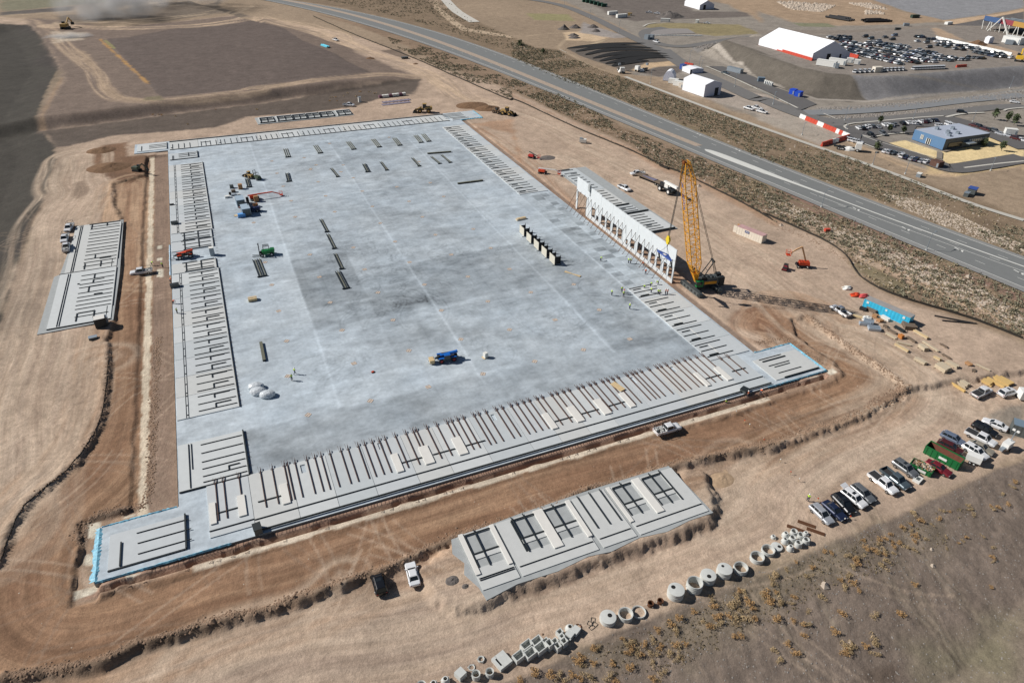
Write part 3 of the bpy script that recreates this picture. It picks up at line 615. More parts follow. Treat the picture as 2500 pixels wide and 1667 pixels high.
# left row: L1 (upper), L2 (middle), L3 (lower)
def left_panels(ys,lab,top,bot,rng=3):
    r=random.Random(rng);ys=sorted(ys,reverse=True);grp=[ys[i:i+3]for i in range(0,len(ys),3)];edges=[top]
    for i in range(1,len(grp)):edges.append((grp[i-1][-1]+grp[i][0])/2+.3)
    edges.append(bot)
    for i,g in enumerate(grp):
        y1,y0=edges[i],edges[i+1];ribs=[H_(-15.5,-7.9,y)for y in g];
        for k,y in enumerate(g):  # short dark rails stand in for shade in door and window recesses
            if k==0:ribs+=[V_(-12.2,y-1.5,y,.22),H_(-12.2,-9.2,y-.18,.22)]
            if k==1 and len(g)>2:ribs+=[V_(-12.1,g[2],(y+g[2])/2+.3,.22),H_(-12.1,-9,(y+g[2])/2+.3,.22)]
        ribs.append(V_(-17.9,y0+.1,y1-.1,.06,.1));ribs.append(V_(-17.45,y0+.1,y1-.1,.06,.1))
        for yy in np.arange(y0+1,y1,3.4):ribs.append(H_(-17.9,-17.45,yy,.2,.12))
        panel(lab%(ORD[i]if i<13 else 'last'),(-19.7,-7.6,y0+.06,y1-.06),'wall panels cast along the left edge of the slab',ribs,[V_(-7.5,y0,y1,.18,.3)],t=.16)
left_panels([287.9,285.4,282.6,280.5,277.8,275.0,273.4,270.5,267.9,265.9,263.1,260.4,258.5,255.8,252.9,251.2,248.4,245.7,243.7,241.0,238.2,236.4,233.6,231.0,228.6,225.7,223.5],
            'flat wall panel in the left row beyond the telehandler, %s from far end',289.2,221.9,3)
left_panels([191.9,189.4,186.4,184.3,181.5,178.9,176.8,174.1,171.2,169.2,166.3,163.7,161.8,159.0,156.3,154.3,151.5,148.7,146.9,144.1,141.3,139.5,136.6,133.8,131.8,129.0,126.6],
            'flat wall panel in the left row nearer than the telehandler, %s from far end',193.0,125.2,4)
def frame_panel(lab,y0,y1,grp='wall panels cast along the left edge of the slab',X=(-19.7,-7.9)):
    panel(lab,(X[0],X[1],y0,y1),grp,[H_(-17,-13,y1-.3,.3),H_(-12,-8.3,y1-.3,.35),V_(-16,y0+.2,y1-.4,.25),V_(-12,y0+.9,y1-.4,.28),H_(-16.6,-8.6,(y0+y1)/2+.5),H_(-16,-8.6,y0+1.3),H_(-16.4,-8.6,y0+.2,.2)],[V_(X[1],y0,y1,.18,.3)])
frame_panel('grey wall panel with two door frames just above the orange telehandler, farther of two',215.6,221.5)
frame_panel('grey wall panel with two door frames just above the orange telehandler, nearer of two',208.4,215.2)
frame_panel('grey wall panel with two door frames between the orange telehandler and its lower row',193.4,199.6)
panel('short grey wall panel with five bars at the lower left corner of the slab',(-19.7,-7.7,103.7,117.0),'wall panels cast along the left edge of the slab',
      [H_(-15.6,-7.9,y)for y in(115.5,112.9,110.3,108.3,106.2,104.6)]+[V_(-17.8,104,116.6,.12),V_(-17.3,109,116.6,.1),H_(-11,-9,107.4,.2),V_(-11,106.4,107.4,.2)],[V_(-7.6,103.7,117,.24,.42),H_(-19.7,-7.6,103.55,.18,.3)])
panel('small wall panel with laddered bars at the upper left corner of the slab',(-19.2,-9.0,296.0,304.0),'wall panels cast along the left edge of the slab',
      [H_(-16,-9.1,302.2),H_(-16,-9.6,300.4),H_(-16,-9.1,298.2),V_(-12.3,298.4,303,.22),V_(-18.3,296,301,.1),V_(-17.9,296,301,.1)],[V_(-8.9,296,304,.24,.42),H_(-19.2,-9,295.9,.18,.3)])
# bottom row: strongbacks
BT=[-5.7,-3.6,-1.4,-0.8,0.6,2.8,4.3,5.5,7.2,9.3,10.7,12.7,14.0,15.5,16.9,18.1,20.2,22.4,23.9,24.6,26.8,28.9,31.1,32.1,33.4,34.7,37.0,38.1,39.7,42.0,43.4,45.4,46.8,48.3,49.7,51.5,52.8,55.0,56.3,57.9,59.3,61.5,62.7,64.5,65.8,67.7,69.0,70.3,71.7,74.0,75.4,76.4,77.8,79.9,82.0,83.1,84.6,86.6,87.9,89.6,91.1,93.0,94.9,98.0,100.1]
JT=[-15.2,-7.9,-.5,6.3,13.3,21.2,27.8,35.7,44.4,50.6,57.1,63.6,72.8,80.9,88.8,95.4,102.6]
PIL={-2.2:1.3,18.6:1.3,24.4:1.8,31.2:1.8,50.9:1.3,56.9:1.7,63.3:1.7,69.4:1.3,89.0:1.0,94.8:1.4}
CRB=[(-6.9,-2.9,95.8),(-14.8,-10.2,95.8),(19.3,23.4,95.7),(25.6,30.1,95.6),(32.1,36.4,95.6),(51.6,55.9,95.5),(58.0,62.2,95.6),(64.4,68.6,95.7),(89.6,94.0,95.9),(97.2,101,95.9)]
HOLES=[(1.4,2.3,100.2,102.5),(13.3,14.2,101,103),(16.4,17.3,101,103),(40.3,41.1,100.6,102.6),(74.1,74.9,100.6,102.8),(84.9,85.7,100.8,102.8)]
for i in range(len(JT)-1):
    a,b=JT[i],JT[i+1];xs=[x for x in BT if a<=x<b]if i else[-13.6,-12.2,-9.5]
    ribs=[V_(x,94.0,103.6 if x<95.3 else 100.9,.12,.24)for x in xs]
    fr=[H_(a,b,91.75 if i else 92,.12,.2)];
    if i:fr.append(H_(a,b,89.0,.2,.3))
    bl=[(x,96.0,w_,5.2,.26)for x,w_ in PIL.items()if a<=x<b]
    if i==0:bl=[(-14.4,96,1.0,5.2,.26),(-9.6,96,1.3,5.2,.26)]
    cr=[H_(max(c0,a),min(c1,b),y,.2,.18)for c0,c1,y in CRB if c0<b and c1>a]
    ho=[h for h in HOLES if a+.1<h[0]and h[1]<b-.1]
    tp=101.2 if a>95 else 103.5
    panel('wall panel under rusty bars on the front slab edge, %s from left'%ORD[i],(a+.04,b-.04,89.2 if i else 90.6,tp),'wall panels cast along the front edge of the slab',ribs,[(s[0],(s[1][0],s[1][1],s[1][2]+.16),s[2])for s in fr+cr],bl,ho,t=.17,rust=True)
panel('light wall panel with three long rails on the left front corner of the slab',(-30.6,-18.9,89.9,97.6),'wall panels on the corner pads',[H_(-26.5,-18.4,96.3),H_(-26.3,-18,93.9),H_(-26.2,-18,91.5)],[V_(-18.9,89.8,97.8,.24,.42),H_(-30.6,-18.9,89.7,.16,.2),V_(-28.8,90,95.2,.2,.42)])
panel('light wall panel with three dark bars on the right front corner of the slab',(104.5,117.2,89.5,97.6),'wall panels on the corner pads',[H_(106,112.5,97.2),H_(106.3,113,96.3,.3),H_(106.5,112.5,94.4),H_(107.5,112,93.6,.1),H_(106.8,113.4,91.4)],[H_(107,117,89.6,.25,.35)])
panel('light wall panel with long bars on the far left corner of the slab',(-31.5,-20.1,311.5,321),'wall panels on the corner pads',[H_(-27,-20.4,318.2),H_(-27,-20.4,316.2),H_(-27,-20.4,314.2),V_(-29.8,312,318,.2)],[V_(-20.2,311.6,320,.18,.3)])
panel('light wall panel with long bars on the far right corner of the slab',(103.4,115,309.6,321),'wall panels on the corner pads',[H_(101,111,y)for y in(319.5,317.5,315.5,313)]+[H_(104,112,311.2)],[])
# right row nearer than the crane (R2) and beyond the standing wall (R1)
def right_panels(ys,lab,top,bot):
    ys=sorted(ys,reverse=True);grp=[ys[i:i+3]for i in range(0,len(ys),3)];e=[top]+[(grp[i-1][-1]+grp[i][0])/2 for i in range(1,len(grp))]+[bot]
    for i,g in enumerate(grp):
        y1,y0=e[i],e[i+1];ribs=[H_(95.5,102.9,y,.13)for y in g];ops=[]
        if len(g)>1:
            a=(g[0]+g[1])/2;ribs+=[H_(96.2,98.6,a+.3,.2)];ops=[(96.2,99.0,g[1]+.35,a+.2)]
            if len(g)>2:ribs+=[H_(96.4,99,g[2]+.45,.42)]
        panel(lab%(ORD[i]),(95.3,106.6,y0+.05,y1-.05),'wall panels cast along the right edge of the slab',ribs,[],[(99.15,(y0+y1)/2,.2,(y1-y0)*.6,.03)],[])
right_panels([138.1,135.6,133.1,130.2,127.6,124.8,123.0,120.2,117.4,115.4,112.4,109.9,107.9,105.3,102.8],'flat wall panel on the right edge near the crane, %s from the workers',138.6,101.4)
right_panels([298.5,296,293.2,290.2,287.0,285.0,282.3,279.7,277.3,274.8,272.1,270.4,267.8,265.0,263.1,260.2,257.6,255.6,253.1,250.2,248.2,245.7,243.0,241.0,238.2,235.5,233.5,230.8,228.1,226.1,222.9,220.6,218,215.4,213.6],
             'flat wall panel on the far right edge beyond the wall, %s from far end',300.8,212.6)
# far row
TX=[-18.1,-15.8,-13.6,-11.4,-7.0,-5.2,-3.4,-1.1,0.7,2.3,4.8,7.2,9.0,11.3,13.7,15.3,17.0]+[17+2.27*k for k in range(1,37)]
for i in range(0,len(TX),4):
    g=TX[i:i+4];a=g[0]-1.1;b=(TX[i+4]-1.1)if i+4<len(TX)else 102
    rb=[V_(x,310.2,316.5,.13,.2)for x in g]+([H_(g[0],g[2],315.2,.3)]if i%8==4 and len(g)>2 else[])+([H_(g[0]-.6,g[0],311.6,.4)]if i%8==0 else[])
    panel('wall panel with short bars along the far edge of the slab, %s from left'%ORD[i//4],(a+.05,b-.05,309.6,320),'wall panels cast along the far edge of the slab',rb,[H_(a,b,309.5,.18,.25),H_(a,b,320.2,.2,.5)])
# ---------------------------------------------------------------- highway and paths
def fit(s,deg=3):
    P=np.array(pts(s));return np.polyfit(P[:,1]/100,P[:,0],deg)
def ev(c,y):return np.polyval(c,y/100)
F_FAR=fit('B 340 0 850 75 1250 175 1700 285 2352 510 C 600 745 1000 905 1500 1105 2000 1330 2352 1470 H 180 0 700 190 1300 420 1900 660 2352 830')
F_NEAR=fit('B 60 -20 500 95 1000 210 1500 340 2000 545 2352 700 C 560 880 1000 1130 1620 1370 2040 1556 H 560 385 1100 600 1480 770 1900 930 2352 1140')
F_MED=fit('B 430 25 1000 130 1300 270 1900 430 2352 610 C 500 810 1000 1063 1500 1260 1750 1320 H 400 190 590 245 1100 450 1650 660 2352 940')
F_NL=fit('C 0 655 600 910 1380 1255 2100 1556 H 0 110 700 420 1480 740 2352 1065',2)
YS=np.linspace(60,800,150)
def curve(c,y=YS,off=0):return[(x+off,yy)for x,yy in zip(ev(c,y),y)]
ASPH=mat('highway_asphalt',alb(118,120,119),.9,0,.05,.5);ASPH2=mat('shoulder_asphalt',alb(134,134,132),.92,0,.06,.6);ASPH3=mat('lot_asphalt',alb(112,110,108),.9,0,.07,.4)
ASPD=mat('dark_lot_asphalt',alb(96,94,93),.9,0,.07,.4);WHITE=mat('road_paint',alb(214,214,208),.8,0,.05,5);MEDN=mat('gravel_median',alb(166,150,134),.95,0,.2,.8)
SIDEW=mat('concrete_path',alb(184,180,170),.9,0,.05,1)
o=strip('highway',curve(F_FAR),curve(F_NEAR),.10,ASPH,150)
strip('highway_shoulder',curve(F_NEAR,off=2.6),curve(F_NEAR),.115,ASPH2,150);strip('highway_shoulder',curve(F_FAR),curve(F_FAR,off=-2.0),.115,ASPH2,150)
for c0,off in((F_FAR,-2.1),(F_NEAR,2.7)):
    a,b=ribbon(curve(c0,off=off),.22,150);strip('lane_marking',a,b,.13,WHITE,150)
ym=np.linspace(236,800,100);k=1+(ym-236)/560.
strip('median',[(x+1.2*kk+.6,y)for(x,y),kk in zip(curve(F_MED,ym),k)],[(x-1.2*kk-.6,y)for(x,y),kk in zip(curve(F_MED,ym),k)],.14,MEDN,100)
ym2=np.linspace(90,231,60);wm=np.interp(ym2,[90,165,185,205,222,229,231],[.35,.4,.9,2.0,2.2,1.6,.3]);off=np.interp(ym2,[90,170,190,231],[0,0,-.6,-1.2])
strip('median_kerb',[(x+o_+k,y)for(x,y),k,o_ in zip(curve(F_MED,ym2),wm,off)],[(x+o_-k,y)for(x,y),k,o_ in zip(curve(F_MED,ym2),wm,off)],.22,mat('white_concrete',alb(206,206,200),.9,0,.04,.5),60)
for s in range(34):                                   # lane dashes on both carriageways
    for c0,off in((F_FAR,-6.0),(F_FAR,-9.6),(F_NEAR,7.4)):
        y=75+s*12.2
        if off==-9.6 and y>200:continue
        x=ev(c0,y)+off;x2=ev(c0,y+3)+off
        a,b=ribbon([(x,y),(x2,y+3)],.18,2);strip('lane_marking',a,b,.135,WHITE,2)
a,b=ribbon(curve(F_MED,np.linspace(60,172,30),-3.4),.2,30);strip('lane_marking',a,b,.135,WHITE,30)
for s in['H 870 405','H 1310 580','H 1780 765','H 2310 965','C 1650 1193','C 1995 1330']:
    p=pts(s)[0];q=MB();q.add([(-.2,-2,0),(.2,-2,0),(.2,.6,0),(-.2,.6,0)],[(0,1,2,3)]);q.add([(-1.1,.5,0),(.2,-.2,0),(.2,1.6,0)],[(0,1,2)])
    o=q.build('turn_arrow_marking',WHITE,None,(p[0],p[1],.14));o.rotation_euler.z=math.radians(170);o['kind']='structure'
for s,wd,z,m in[('C 1000 680 1500 870 1900 1020 2352 1180 H 1200 85 1500 205 1900 360 2352 500 ',2.6,.08,SIDEW)]:
    a,b=ribbon(smooth(pts(s),2),wd,80);strip('footpath',a,b,z,m,80)
# access roads and car-park surfaces beyond the highway (each a sheet lying on the ground there)
def sheet(name,s,m,dz=.09,kind='structure',sm=1):
    P=gp(s);return tri_poly(name,[(p.x,p.y)for p in P],max(0,np.median([p.z for p in P]))+dz,m,kind)
KERB=mat('kerb_concrete',alb(196,192,182),.9,0,.05,1)
def line(name,s,wd,m,dz=.13,n=60,kind='structure',z=None):
    P=gp(s);zz=np.median([p.z for p in P])if z is None else z;a,b=ribbon(smooth([(p.x,p.y)for p in P],1),wd,n);return strip(name,a,b,max(zz,0)+dz,m,n,kind)
def road(s,wd,m,dz=.12,n=60):
    P=gp(s);z=max(0,float(np.median([p.z for p in P])));a,b=ribbon(smooth([(p.x,p.y)for p in P],2),wd,n);return strip('access_road',a,b,z+dz,m,n)
NEWA=mat('newer_asphalt',alb(128,130,132),.9,0,.05,.4)
road('C 100 -10 420 40 700 150 960 285 1200 400 1400 480',9,ASPH3,.06)
road('C 1350 250 1180 270 1160 330 1300 400 1500 420 1700 390 2000 340 2352 322',9,ASPH3,.075)
road('C 1330 440 1480 560 1640 640 1900 760 2200 900 D 0 860 350 1010 600 1075 760 1140',11,ASPH3,.09)
road('D 420 1000 600 1000 900 985 1300 955 1800 890 2352 845',9,NEWA,.10)
road('D 600 1065 760 1080 1100 1060 1400 1030 1700 1000 2100 950 2352 940',8,ASPH3,.105)
road('D 760 1120 840 1190 960 1240 1250 1340 1640 1480 1720 1500 1900 1475 2352 1400',10,ASPD,.12)
road('D 1640 1045 1780 1080 1900 1115 2120 1205 2400 1320',12,ASPD,.115)
sheet('service_lot','C 1740 590 2352 860 D 100 820 360 985 520 925 370 850 100 760 0 700 C 2150 640 1860 590',ASPD,.10)
sheet('building_car_park','D 775 1130 1000 1085 1400 1050 1640 1035 1850 1110 1800 1135 1400 1125 1370 1180 1280 1180 950 1205 830 1180',ASPD,.13)
sheet('gravel_yard','C 1300 255 1550 258 1620 300 1180 315 1170 250',mat('gravel_grey',alb(140,135,132),.95,0,.1,.5),.06)
for s,wd in[('C 1710 590 1900 670 2352 880',1.2),('D 0 790 350 960',1.2),('D 760 1125 800 1100 1000 1082 1400 1045 1640 1030',1.0),('D 760 1125 790 1150',1.0),('D 920 1200 1000 1220 1150 1190 1300 1180',1.0),('D 1660 1040 1800 1010 2000 1000',1.6),('D 2170 985 2200 970 2352 955',1.2),
              ('D 700 1060 580 1010',.8),('D 870 1250 1080 1330 1480 1440',1.0),('D 1820 1490 2100 1455 2352 1430',1.0),('C 1160 240 1200 215 1270 207',1.4),('D 930 1210 1100 1270 1640 1420',.5),('C 420 440 480 470',.5),('B 1760 0 1850 100 1950 160 2020 200',9.0)]:
    line('kerb',s,wd,KERB,.16)
# ---------------------------------------------------------------- outlying casting beds
def bed(lab,P,z):
    r=thing('casting_bed',lab,'concrete slab',(P[0][0],P[0][1],0));MB().prism([(x-P[0][0],y-P[0][1])for x,y in P],z-.3,z).build('bed_slab',GREYC,r);return r
bed('long grey casting slab on the dirt left of the haul road',[(-50.3,172.6),(-33.7,173.2),(-33.3,200),(-33.8,239.9),(-47,239.6),(-48.6,205),(-49.9,204)],.0)
bed('pale grey casting slab nearest the camera with ragged poured edges',[(22.2,74.9),(21.4,72),(22.6,69.5),(21.8,67.4),(23.1,64.2),(23.4,61.6),(29,62.5),(36,62.2),(42,62.9),(46,62.3),(52,63.0),(57,62.3),(62,62.9),(67.1,62.8),(66.4,75.8),(50,76.0),(35,75.7)],.0)
bed('far narrow casting slab with white panels below the dark slope',[(18.2,334.6),(62.3,334.8),(62.3,346.3),(17.8,346)],-.05)
bed('grey casting slab behind the standing wall',[(118.4,167.2),(131.9,167.6),(131.7,230.6),(118.6,231)],-.05)
GL='wall panels on the left casting slab'
panel('pale wall panel on the left casting slab beside the haul road, farther of two',(-47.4,-34.3,204.9,239.2),GL,[H_(-43,-34.6,y)for y in(234.6,231.9,229.8,227.1,224.7,222.2,219.5,217.5,215.0,212.1,209.9)]+[H_(-43.5,-38.5,238.8,.4),H_(-39,-34.6,238.6,.4),V_(-42.7,235,238.6,.24),V_(-38.4,236,238.6,.24),H_(-43.1,-34.8,236.6),H_(-39,-36,211.5,.3),V_(-40.3,212.2,214.6,.22),V_(-42.6,205.6,209.4,.24),V_(-38.5,206,209.6,.24),H_(-43,-35,207.4),V_(-45.9,205,239,.08),V_(-45.4,205,239,.08)],[V_(-34.2,210,237,.16,.2),V_(-35.6,205,210,.16,.2)],(),(),.16,0,1)
panel('pale wall panel on the left casting slab beside the haul road, nearer of two',(-48.4,-34.3,174.0,204.5),GL,[H_(-42.9,-34.6,y)for y in(201.4,198.6,195.9,193.9,190.7,188.3,186.2,183.9,181.8)]+[H_(-42,-38.4,179.5,.3),V_(-42.2,175.4,179.5,.26),V_(-38.3,175.8,179.8,.26),H_(-42.6,-35,177.6),V_(-39.6,199,201.4,.24),V_(-39.7,195.9,197.8,.24),H_(-39.6,-37,197.8),V_(-40.5,190.7,193.8,.26),H_(-40.5,-37,193.9,.35),H_(-39,-37,189,.3),V_(-46.3,174.4,204,.08),V_(-45.8,174.4,204,.08),H_(-43.5,-43.0,196.6,.4)],[H_(-48.4,-34.3,173.9,.2,.25),H_(-48.6,-36,204.7,.2,.25),V_(-34.2,181,204,.16,.2),V_(-35.4,174,181,.16,.2)],(),(),.16,0,2)
GB='wall panels on the near casting slab'
def winpanel(lab,x0,x1,opens,bars,pil,hi=75.1,lo=63.4,rail=65.3,grp=GB,rails=1):
    op=[]
    for a,b in opens:op+=[(a,b,70.5,74.5),(a,b,67.6,69.3)]
    rb=[V_(x,67.4,75.3,.13,.24)for x in bars]+[H_(x0+.2,x1-.2,rail-.1+k*.35,.07,.16)for k in range(rails)]
    for a,b in opens:rb+=[H_(a,b,74.6,.26,.1),H_(a,b,70.4,.26,.1),V_(a-.05,67.6,74.5,.2,.08)]
    panel(lab,(x0,x1,lo,hi),grp,[],[(s[0],(s[1][0],s[1][1],s[1][2]+.16),s[2])for s in rb],[(x,70.7,w_,8.8,.22)for x,w_ in pil],op,.14,.0,1)
winpanel('grey wall panel with a four-light window opening on the near casting slab, leftmost',23.5,29.9,[(24.5,29.0)],[26.3],[(23.85,.8),(29.5,.75)],rails=2)
winpanel('wide grey wall panel with two four-light openings on the near casting slab',30.4,44.3,[(33.0,37.4),(39.3,43.6)],[33.3,35.5,41.2],[(38.3,1.7),(44.2,.8)])
winpanel('plain grey wall panel with three strongbacks on the near casting slab',45.2,51.7,[],[46.3,48.7,50.9],[])
winpanel('grey wall panel with two four-light openings on the near casting slab, rightmost',52.4,66.5,[(53.3,57.2),(59.6,63.6)],[55.2,61.5,63.7],[(52.5,.7),(58.4,1.5)])
for i,(a,b)in enumerate([(19.8,25.8),(27.6,34),(34.6,40.4),(41,46.8),(47.3,53.2),(55.4,61.6)]):
    cx_=(a+b)/2
    panel('small white-framed wall panel on the far narrow casting slab, %s from the left'%ORD[i],(a-.5,b+.3,336,345.4),'wall panels on the far casting slab',[H_(a,b,343.4,.3,.3),H_(a,b,340.2,.3,.3),V_(a,336.6,343.4,.3,.3),V_(cx_,336,343.4,.2,.3),V_(b,336,343.4,.2,.3)],[H_(a-.5,b+.3,335.9,.25,.4)],(),[(a+.2,cx_-.2,337.5,343),(cx_+.2,b-.2,337.5,343)],.16,0,2)
yy=[228.6,225.5,222.6,219.8,217.4,214.6,211.6,208.8,206,203.4,201,198.2,195.2]
panel('barred grey panel on the casting slab behind the standing wall, farthest',(119.6,126.9,206.8,230.4),'wall panels behind the standing wall',[H_(119.8,125,y,.18)for y in yy if y>207]+[H_(119,124,229.6,.5)],[],(),[(122,125,223.5,225)],.16,0,3)
panel('barred grey panel on the casting slab behind the standing wall, second from far end',(119.6,126.9,190.5,206.6),'wall panels behind the standing wall',[H_(119.8,125.6,y,.18)for y in(205,202.6,200.4,197.8,195.2,192.6)]+[H_(120.4,127.4,190.6,.45,.4)],[],(),[],.16,0,1)
panel('barred grey panel on the casting slab behind the standing wall, third from far end',(119.6,128,183.4,190.2),'wall panels behind the standing wall',[H_(121,127.6,y,.2)for y in(188.4,186.6,185)]+[H_(121,130.6,183.3,.5,.45)],[],(),[(122.3,124.6,186.8,188.1)],.16,0,0)
panel('barred grey panel on the casting slab behind the standing wall, nearest',(121.4,130.9,168.0,182.9),'wall panels behind the standing wall',[H_(122,127.6,y,.2)for y in(181,179,177,175,173.2,171.4,169.6)],[H_(121,131,167.9,.4,.45)],(),[(123,125.4,171.7,173)],.16,0,2)
# ---------------------------------------------------------------- the standing tilt-up wall with its braces
WT=.24;WX=109.1
def wall(lab,y0,y1,top,openings,braces,legs=None):
    """openings (y0, y1, z0, z1)"""
    r=thing('standing_concrete_section',lab,'wall panel',(WX,(y0+y1)/2,-.45),0,'tilt-up wall panels standing on the footing');yc=(y0+y1)/2
    Ys=sorted({y0,y1}|{v for o in openings for v in o[:2]});Zs=sorted({-.42,top}|{v for o in openings for v in o[2:]})
    m_=MB()
    for i in range(len(Ys)-1):
        for j in range(len(Zs)-1):
            my,mz=(Ys[i]+Ys[i+1])/2,(Zs[j]+Zs[j+1])/2
            if any(o[0]<my<o[1]and o[2]<mz<o[3]for o in openings):continue
            m_.box((0,my-yc,mz+.45),(WT,Ys[i+1]-Ys[i],Zs[j+1]-Zs[j]))
    m_.build('concrete_sheet',mat('standing_concrete',alb(203,208,210),.85,0,.05,.5),r)
    for o in openings:
        MB().box((-.02,o[0]-yc+.02,(o[2]+o[3])/2+.45),(WT+.1,.06,o[3]-o[2])).build('reveal',GREYC,r)
    for yb in braces:
        q=MB();a=(-.12,yb-yc,6.6+.45);b=(-3.7,yb-yc+.3,.47);q.cyl(a,b,.065,.065,8);q.beam(b,(-4.0,b[1],.47),.3,.08);q.build('brace',RUST,r)
        MB().cyl((-.13,yb-yc,6.6+.45),(-.16,yb-yc,3.9+.45),.03,.03,6).build('brace_chain',DKS,r)
    return r
wall('tall standing wall panel with a wide doorway at the far end of the row',186.2,195.6,10.9,[(188.3,194.6,-.43,6.2)],[187.3,189.6,192.4,195])
wall('standing wall panel with stepped dark bracket and square opening, second from far end',178.9,186.15,10.3,[(182.2,184.6,1.0,4.3),(179.8,181.3,.8,2.6)],[180.2,182.6,185.2])
ed=[178.85,171.5,164.4,156.7,149.4,142.9,137.3]
nm=['third from far end','fourth from far end','fifth from far end','fourth from the crane end','second from the crane end','the one nearest the crane']
for i in range(6):
    y1,y0=ed[i],ed[i+1];mid=(y0+y1)/2
    op=[(y0+.6,mid-.42,.7,4.2),(mid+.42,y1-.6,.7,4.2)]
    if i==2:op=[(y0+.9,mid-.55,.75,3.7),(mid+.9,mid+2,.6,2.4)]
    wall('standing wall panel with low openings, '+nm[i],y0+.03,y1-.03,9.9,op,[y0+1.0,y0+3.3,y1-1.1]if i<5 else[y0+1.2,y1-1.6])
t_=thing('corner_shield','dark grey box fixed on top of the tall standing wall panel','box',(108.7,186.6,10.0));MB().box((0,0,0),(.5,1.1,2.1)).build('shield_plate',GREYC,t_);MB().beam((.1,-.5,-1),(.1,-.5,-2.6),.12).build('shield_post',DKS,t_)
# dark standing formwork blocks on the slab
FW=mat('form_plywood',alb(196,192,178),.8,0,.05,1)
fw=None
for i,(x,y)in enumerate([(82.4,181.6),(82.3,176.0),(82.4,170.7),(82.5,165.4),(82.7,160.3)]):
    r=thing('pilaster_form','tall grey formwork panel with dark side on the slab, %s from the crane'%ORD[4-i],'formwork',(x,y,0),0,'formwork panels standing in a line on the slab')
    MB().box((0,0,1.5),(.08,3.4,2.6)).build('face_panel',FW,r)
    q=MB();q.box((1.0,-1.45,1.45),(1.8,.1,2.3));q.box((1.0,1.3,1.45),(1.8,.1,2.3));q.box((.5,0,2.2),(.8,3,.08));q.build('side_panel',BLK,r)
    for yy_ in(-1.6,1.6):MB().beam((1.9,yy_,0),(1.9,yy_,3.0),.14).build('post',DKS,r)
    MB().beam((-.6,-1.6,.05),(2.2,-1.6,.05),.12).build('foot',DKS,r)
# ---------------------------------------------------------------- crawler crane
YEL=mat('crane_yellow',alb(224,160,44),.5,.1,.06,2);CRG=mat('crane_grey',alb(96,102,102),.6,.3,.08,2);CRD=mat('crane_dark',alb(52,56,58),.6,.3,.1,2);BLUEP=mat('blue_paint',alb(62,88,158),.5,.1,.05,2);GRN=mat('machine_green',alb(30,122,62),.45,.1,.06,2)
ROPE=mat('steel_rope',alb(70,70,68),.6,.5,.1,2);GLASS=mat('dark_glass',(.02,.025,.03),.08,0,.02,1,.6)
cz=ground_z(115.5,130.5)
cr=thing('crawler_crane','big yellow lattice boom crawler crane standing beside the tilt-up wall','crane',(114.66,131.6,cz),0)
for sx_2 in(-3.2,3.2):
    q=MB();n=26;L2,R2_=3.9,.62;ring=[]
    prof=[(math.cos(t)*R2_+L2,math.sin(t)*R2_+R2_)for t in np.linspace(-math.pi/2,math.pi/2,9)]+[(-math.cos(t)*R2_-L2,-math.sin(t)*R2_+R2_)for t in np.linspace(-math.pi/2,math.pi/2,9)]
    k=len(prof);q.add([(sx_2-.55,y,z)for y,z in prof]+[(sx_2+.55,y,z)for y,z in prof],[tuple(range(k))[::-1],tuple(range(k,2*k))]+[(i,(i+1)%k,k+(i+1)%k,k+i)for i in range(k)])
    for i in range(22):
        yq=-3.9+i*.37;q.box((sx_2,yq,1.27),(1.16,.22,.08))
    tk=q.build('track',CRG,cr)
    for yq in(-3.9,-2.4,-.8,.8,2.4,3.9):MB().cyl((sx_2-.62,yq,.62),(sx_2+.62,yq,.62),.36 if abs(yq)<3 else .5).build('track_roller',CRD,tk)
MB().box((0,0,1.0),(6.2,2.4,.6)).build('carbody',CRD,cr)
ax=Vector((-.98,.2,0));nx=Vector((.2,.98,0));an=math.atan2(ax.y,ax.x)
def at_(a,b,z):return(ax.x*a+nx.x*b,ax.y*a+nx.y*b,z)
q=MB();q.cyl((0,0,1.3),(0,0,1.75),1.3,1.3,20);q.build('slewing_ring',CRD,cr)
q=MB();q.box(at_(-1.4,0,2.4),(6.4,2.6,1.2),an);q.box(at_(-2.6,0,3.3),(3.4,2.3,.7),an);q.build('machine_house',CRG,cr)
for b_ in(-1.34,1.34):MB().box(at_(-1.9,b_,2.35),(3.6,.1,.8),an).build('side_panel',YEL,cr)
q=MB();q.box(at_(-5.1,-1.1,2.6),(1.3,1.3,2.6),an);q.box(at_(-5.1,1.1,2.6),(1.3,1.3,2.6),an);q.box(at_(-5.0,0,1.9),(1.2,3.4,.8),an);q.build('counterweight',CRD,cr)
q=MB();q.box(at_(1.6,-1.7,2.6),(1.9,1.0,1.7),an);q.build('operator_cab',GRN,cr)
q=MB();q.box(at_(2.58,-1.7,2.8),(.06,.85,1.1),an);q.box(at_(1.7,-2.22,2.85),(1.5,.06,.9),an);q.build('cab_window',GLASS,cr)
for k in range(3):MB().cyl(at_(-.4-k*1.1,-.9,3.5),at_(-.4-k*1.1,.9,3.5),.42,.42,14).build('winch_drum',CRD,cr)
foot=Vector(at_(1.9,0,2.3));tip=Vector((102.5-114.66,130.9-131.6,37.5-cz));bd=(tip-foot);L_=bd.length;bd.normalize()
side=nx;upv=bd.cross(side).normalized()
def bp_(t,a,b):return foot+bd*t+side*a+upv*b
def wsec(t):     # half widths along the boom
    return(.6+.85*min(t/6.5,1))if t<6.5 else(1.45 if t<L_-4.5 else 1.45-.6*(t-L_+4.5)/4.5)
def hsec(t):return max(.12,min(1.35,.12+1.23*t/6.5))if t<6.5 else(1.35 if t<L_-4.5 else 1.35-.8*(t-L_+4.5)/4.5)
ts=list(np.linspace(.0,6.5,5))+list(np.linspace(8.1,L_-4.5,16))+[L_-2.2,L_]
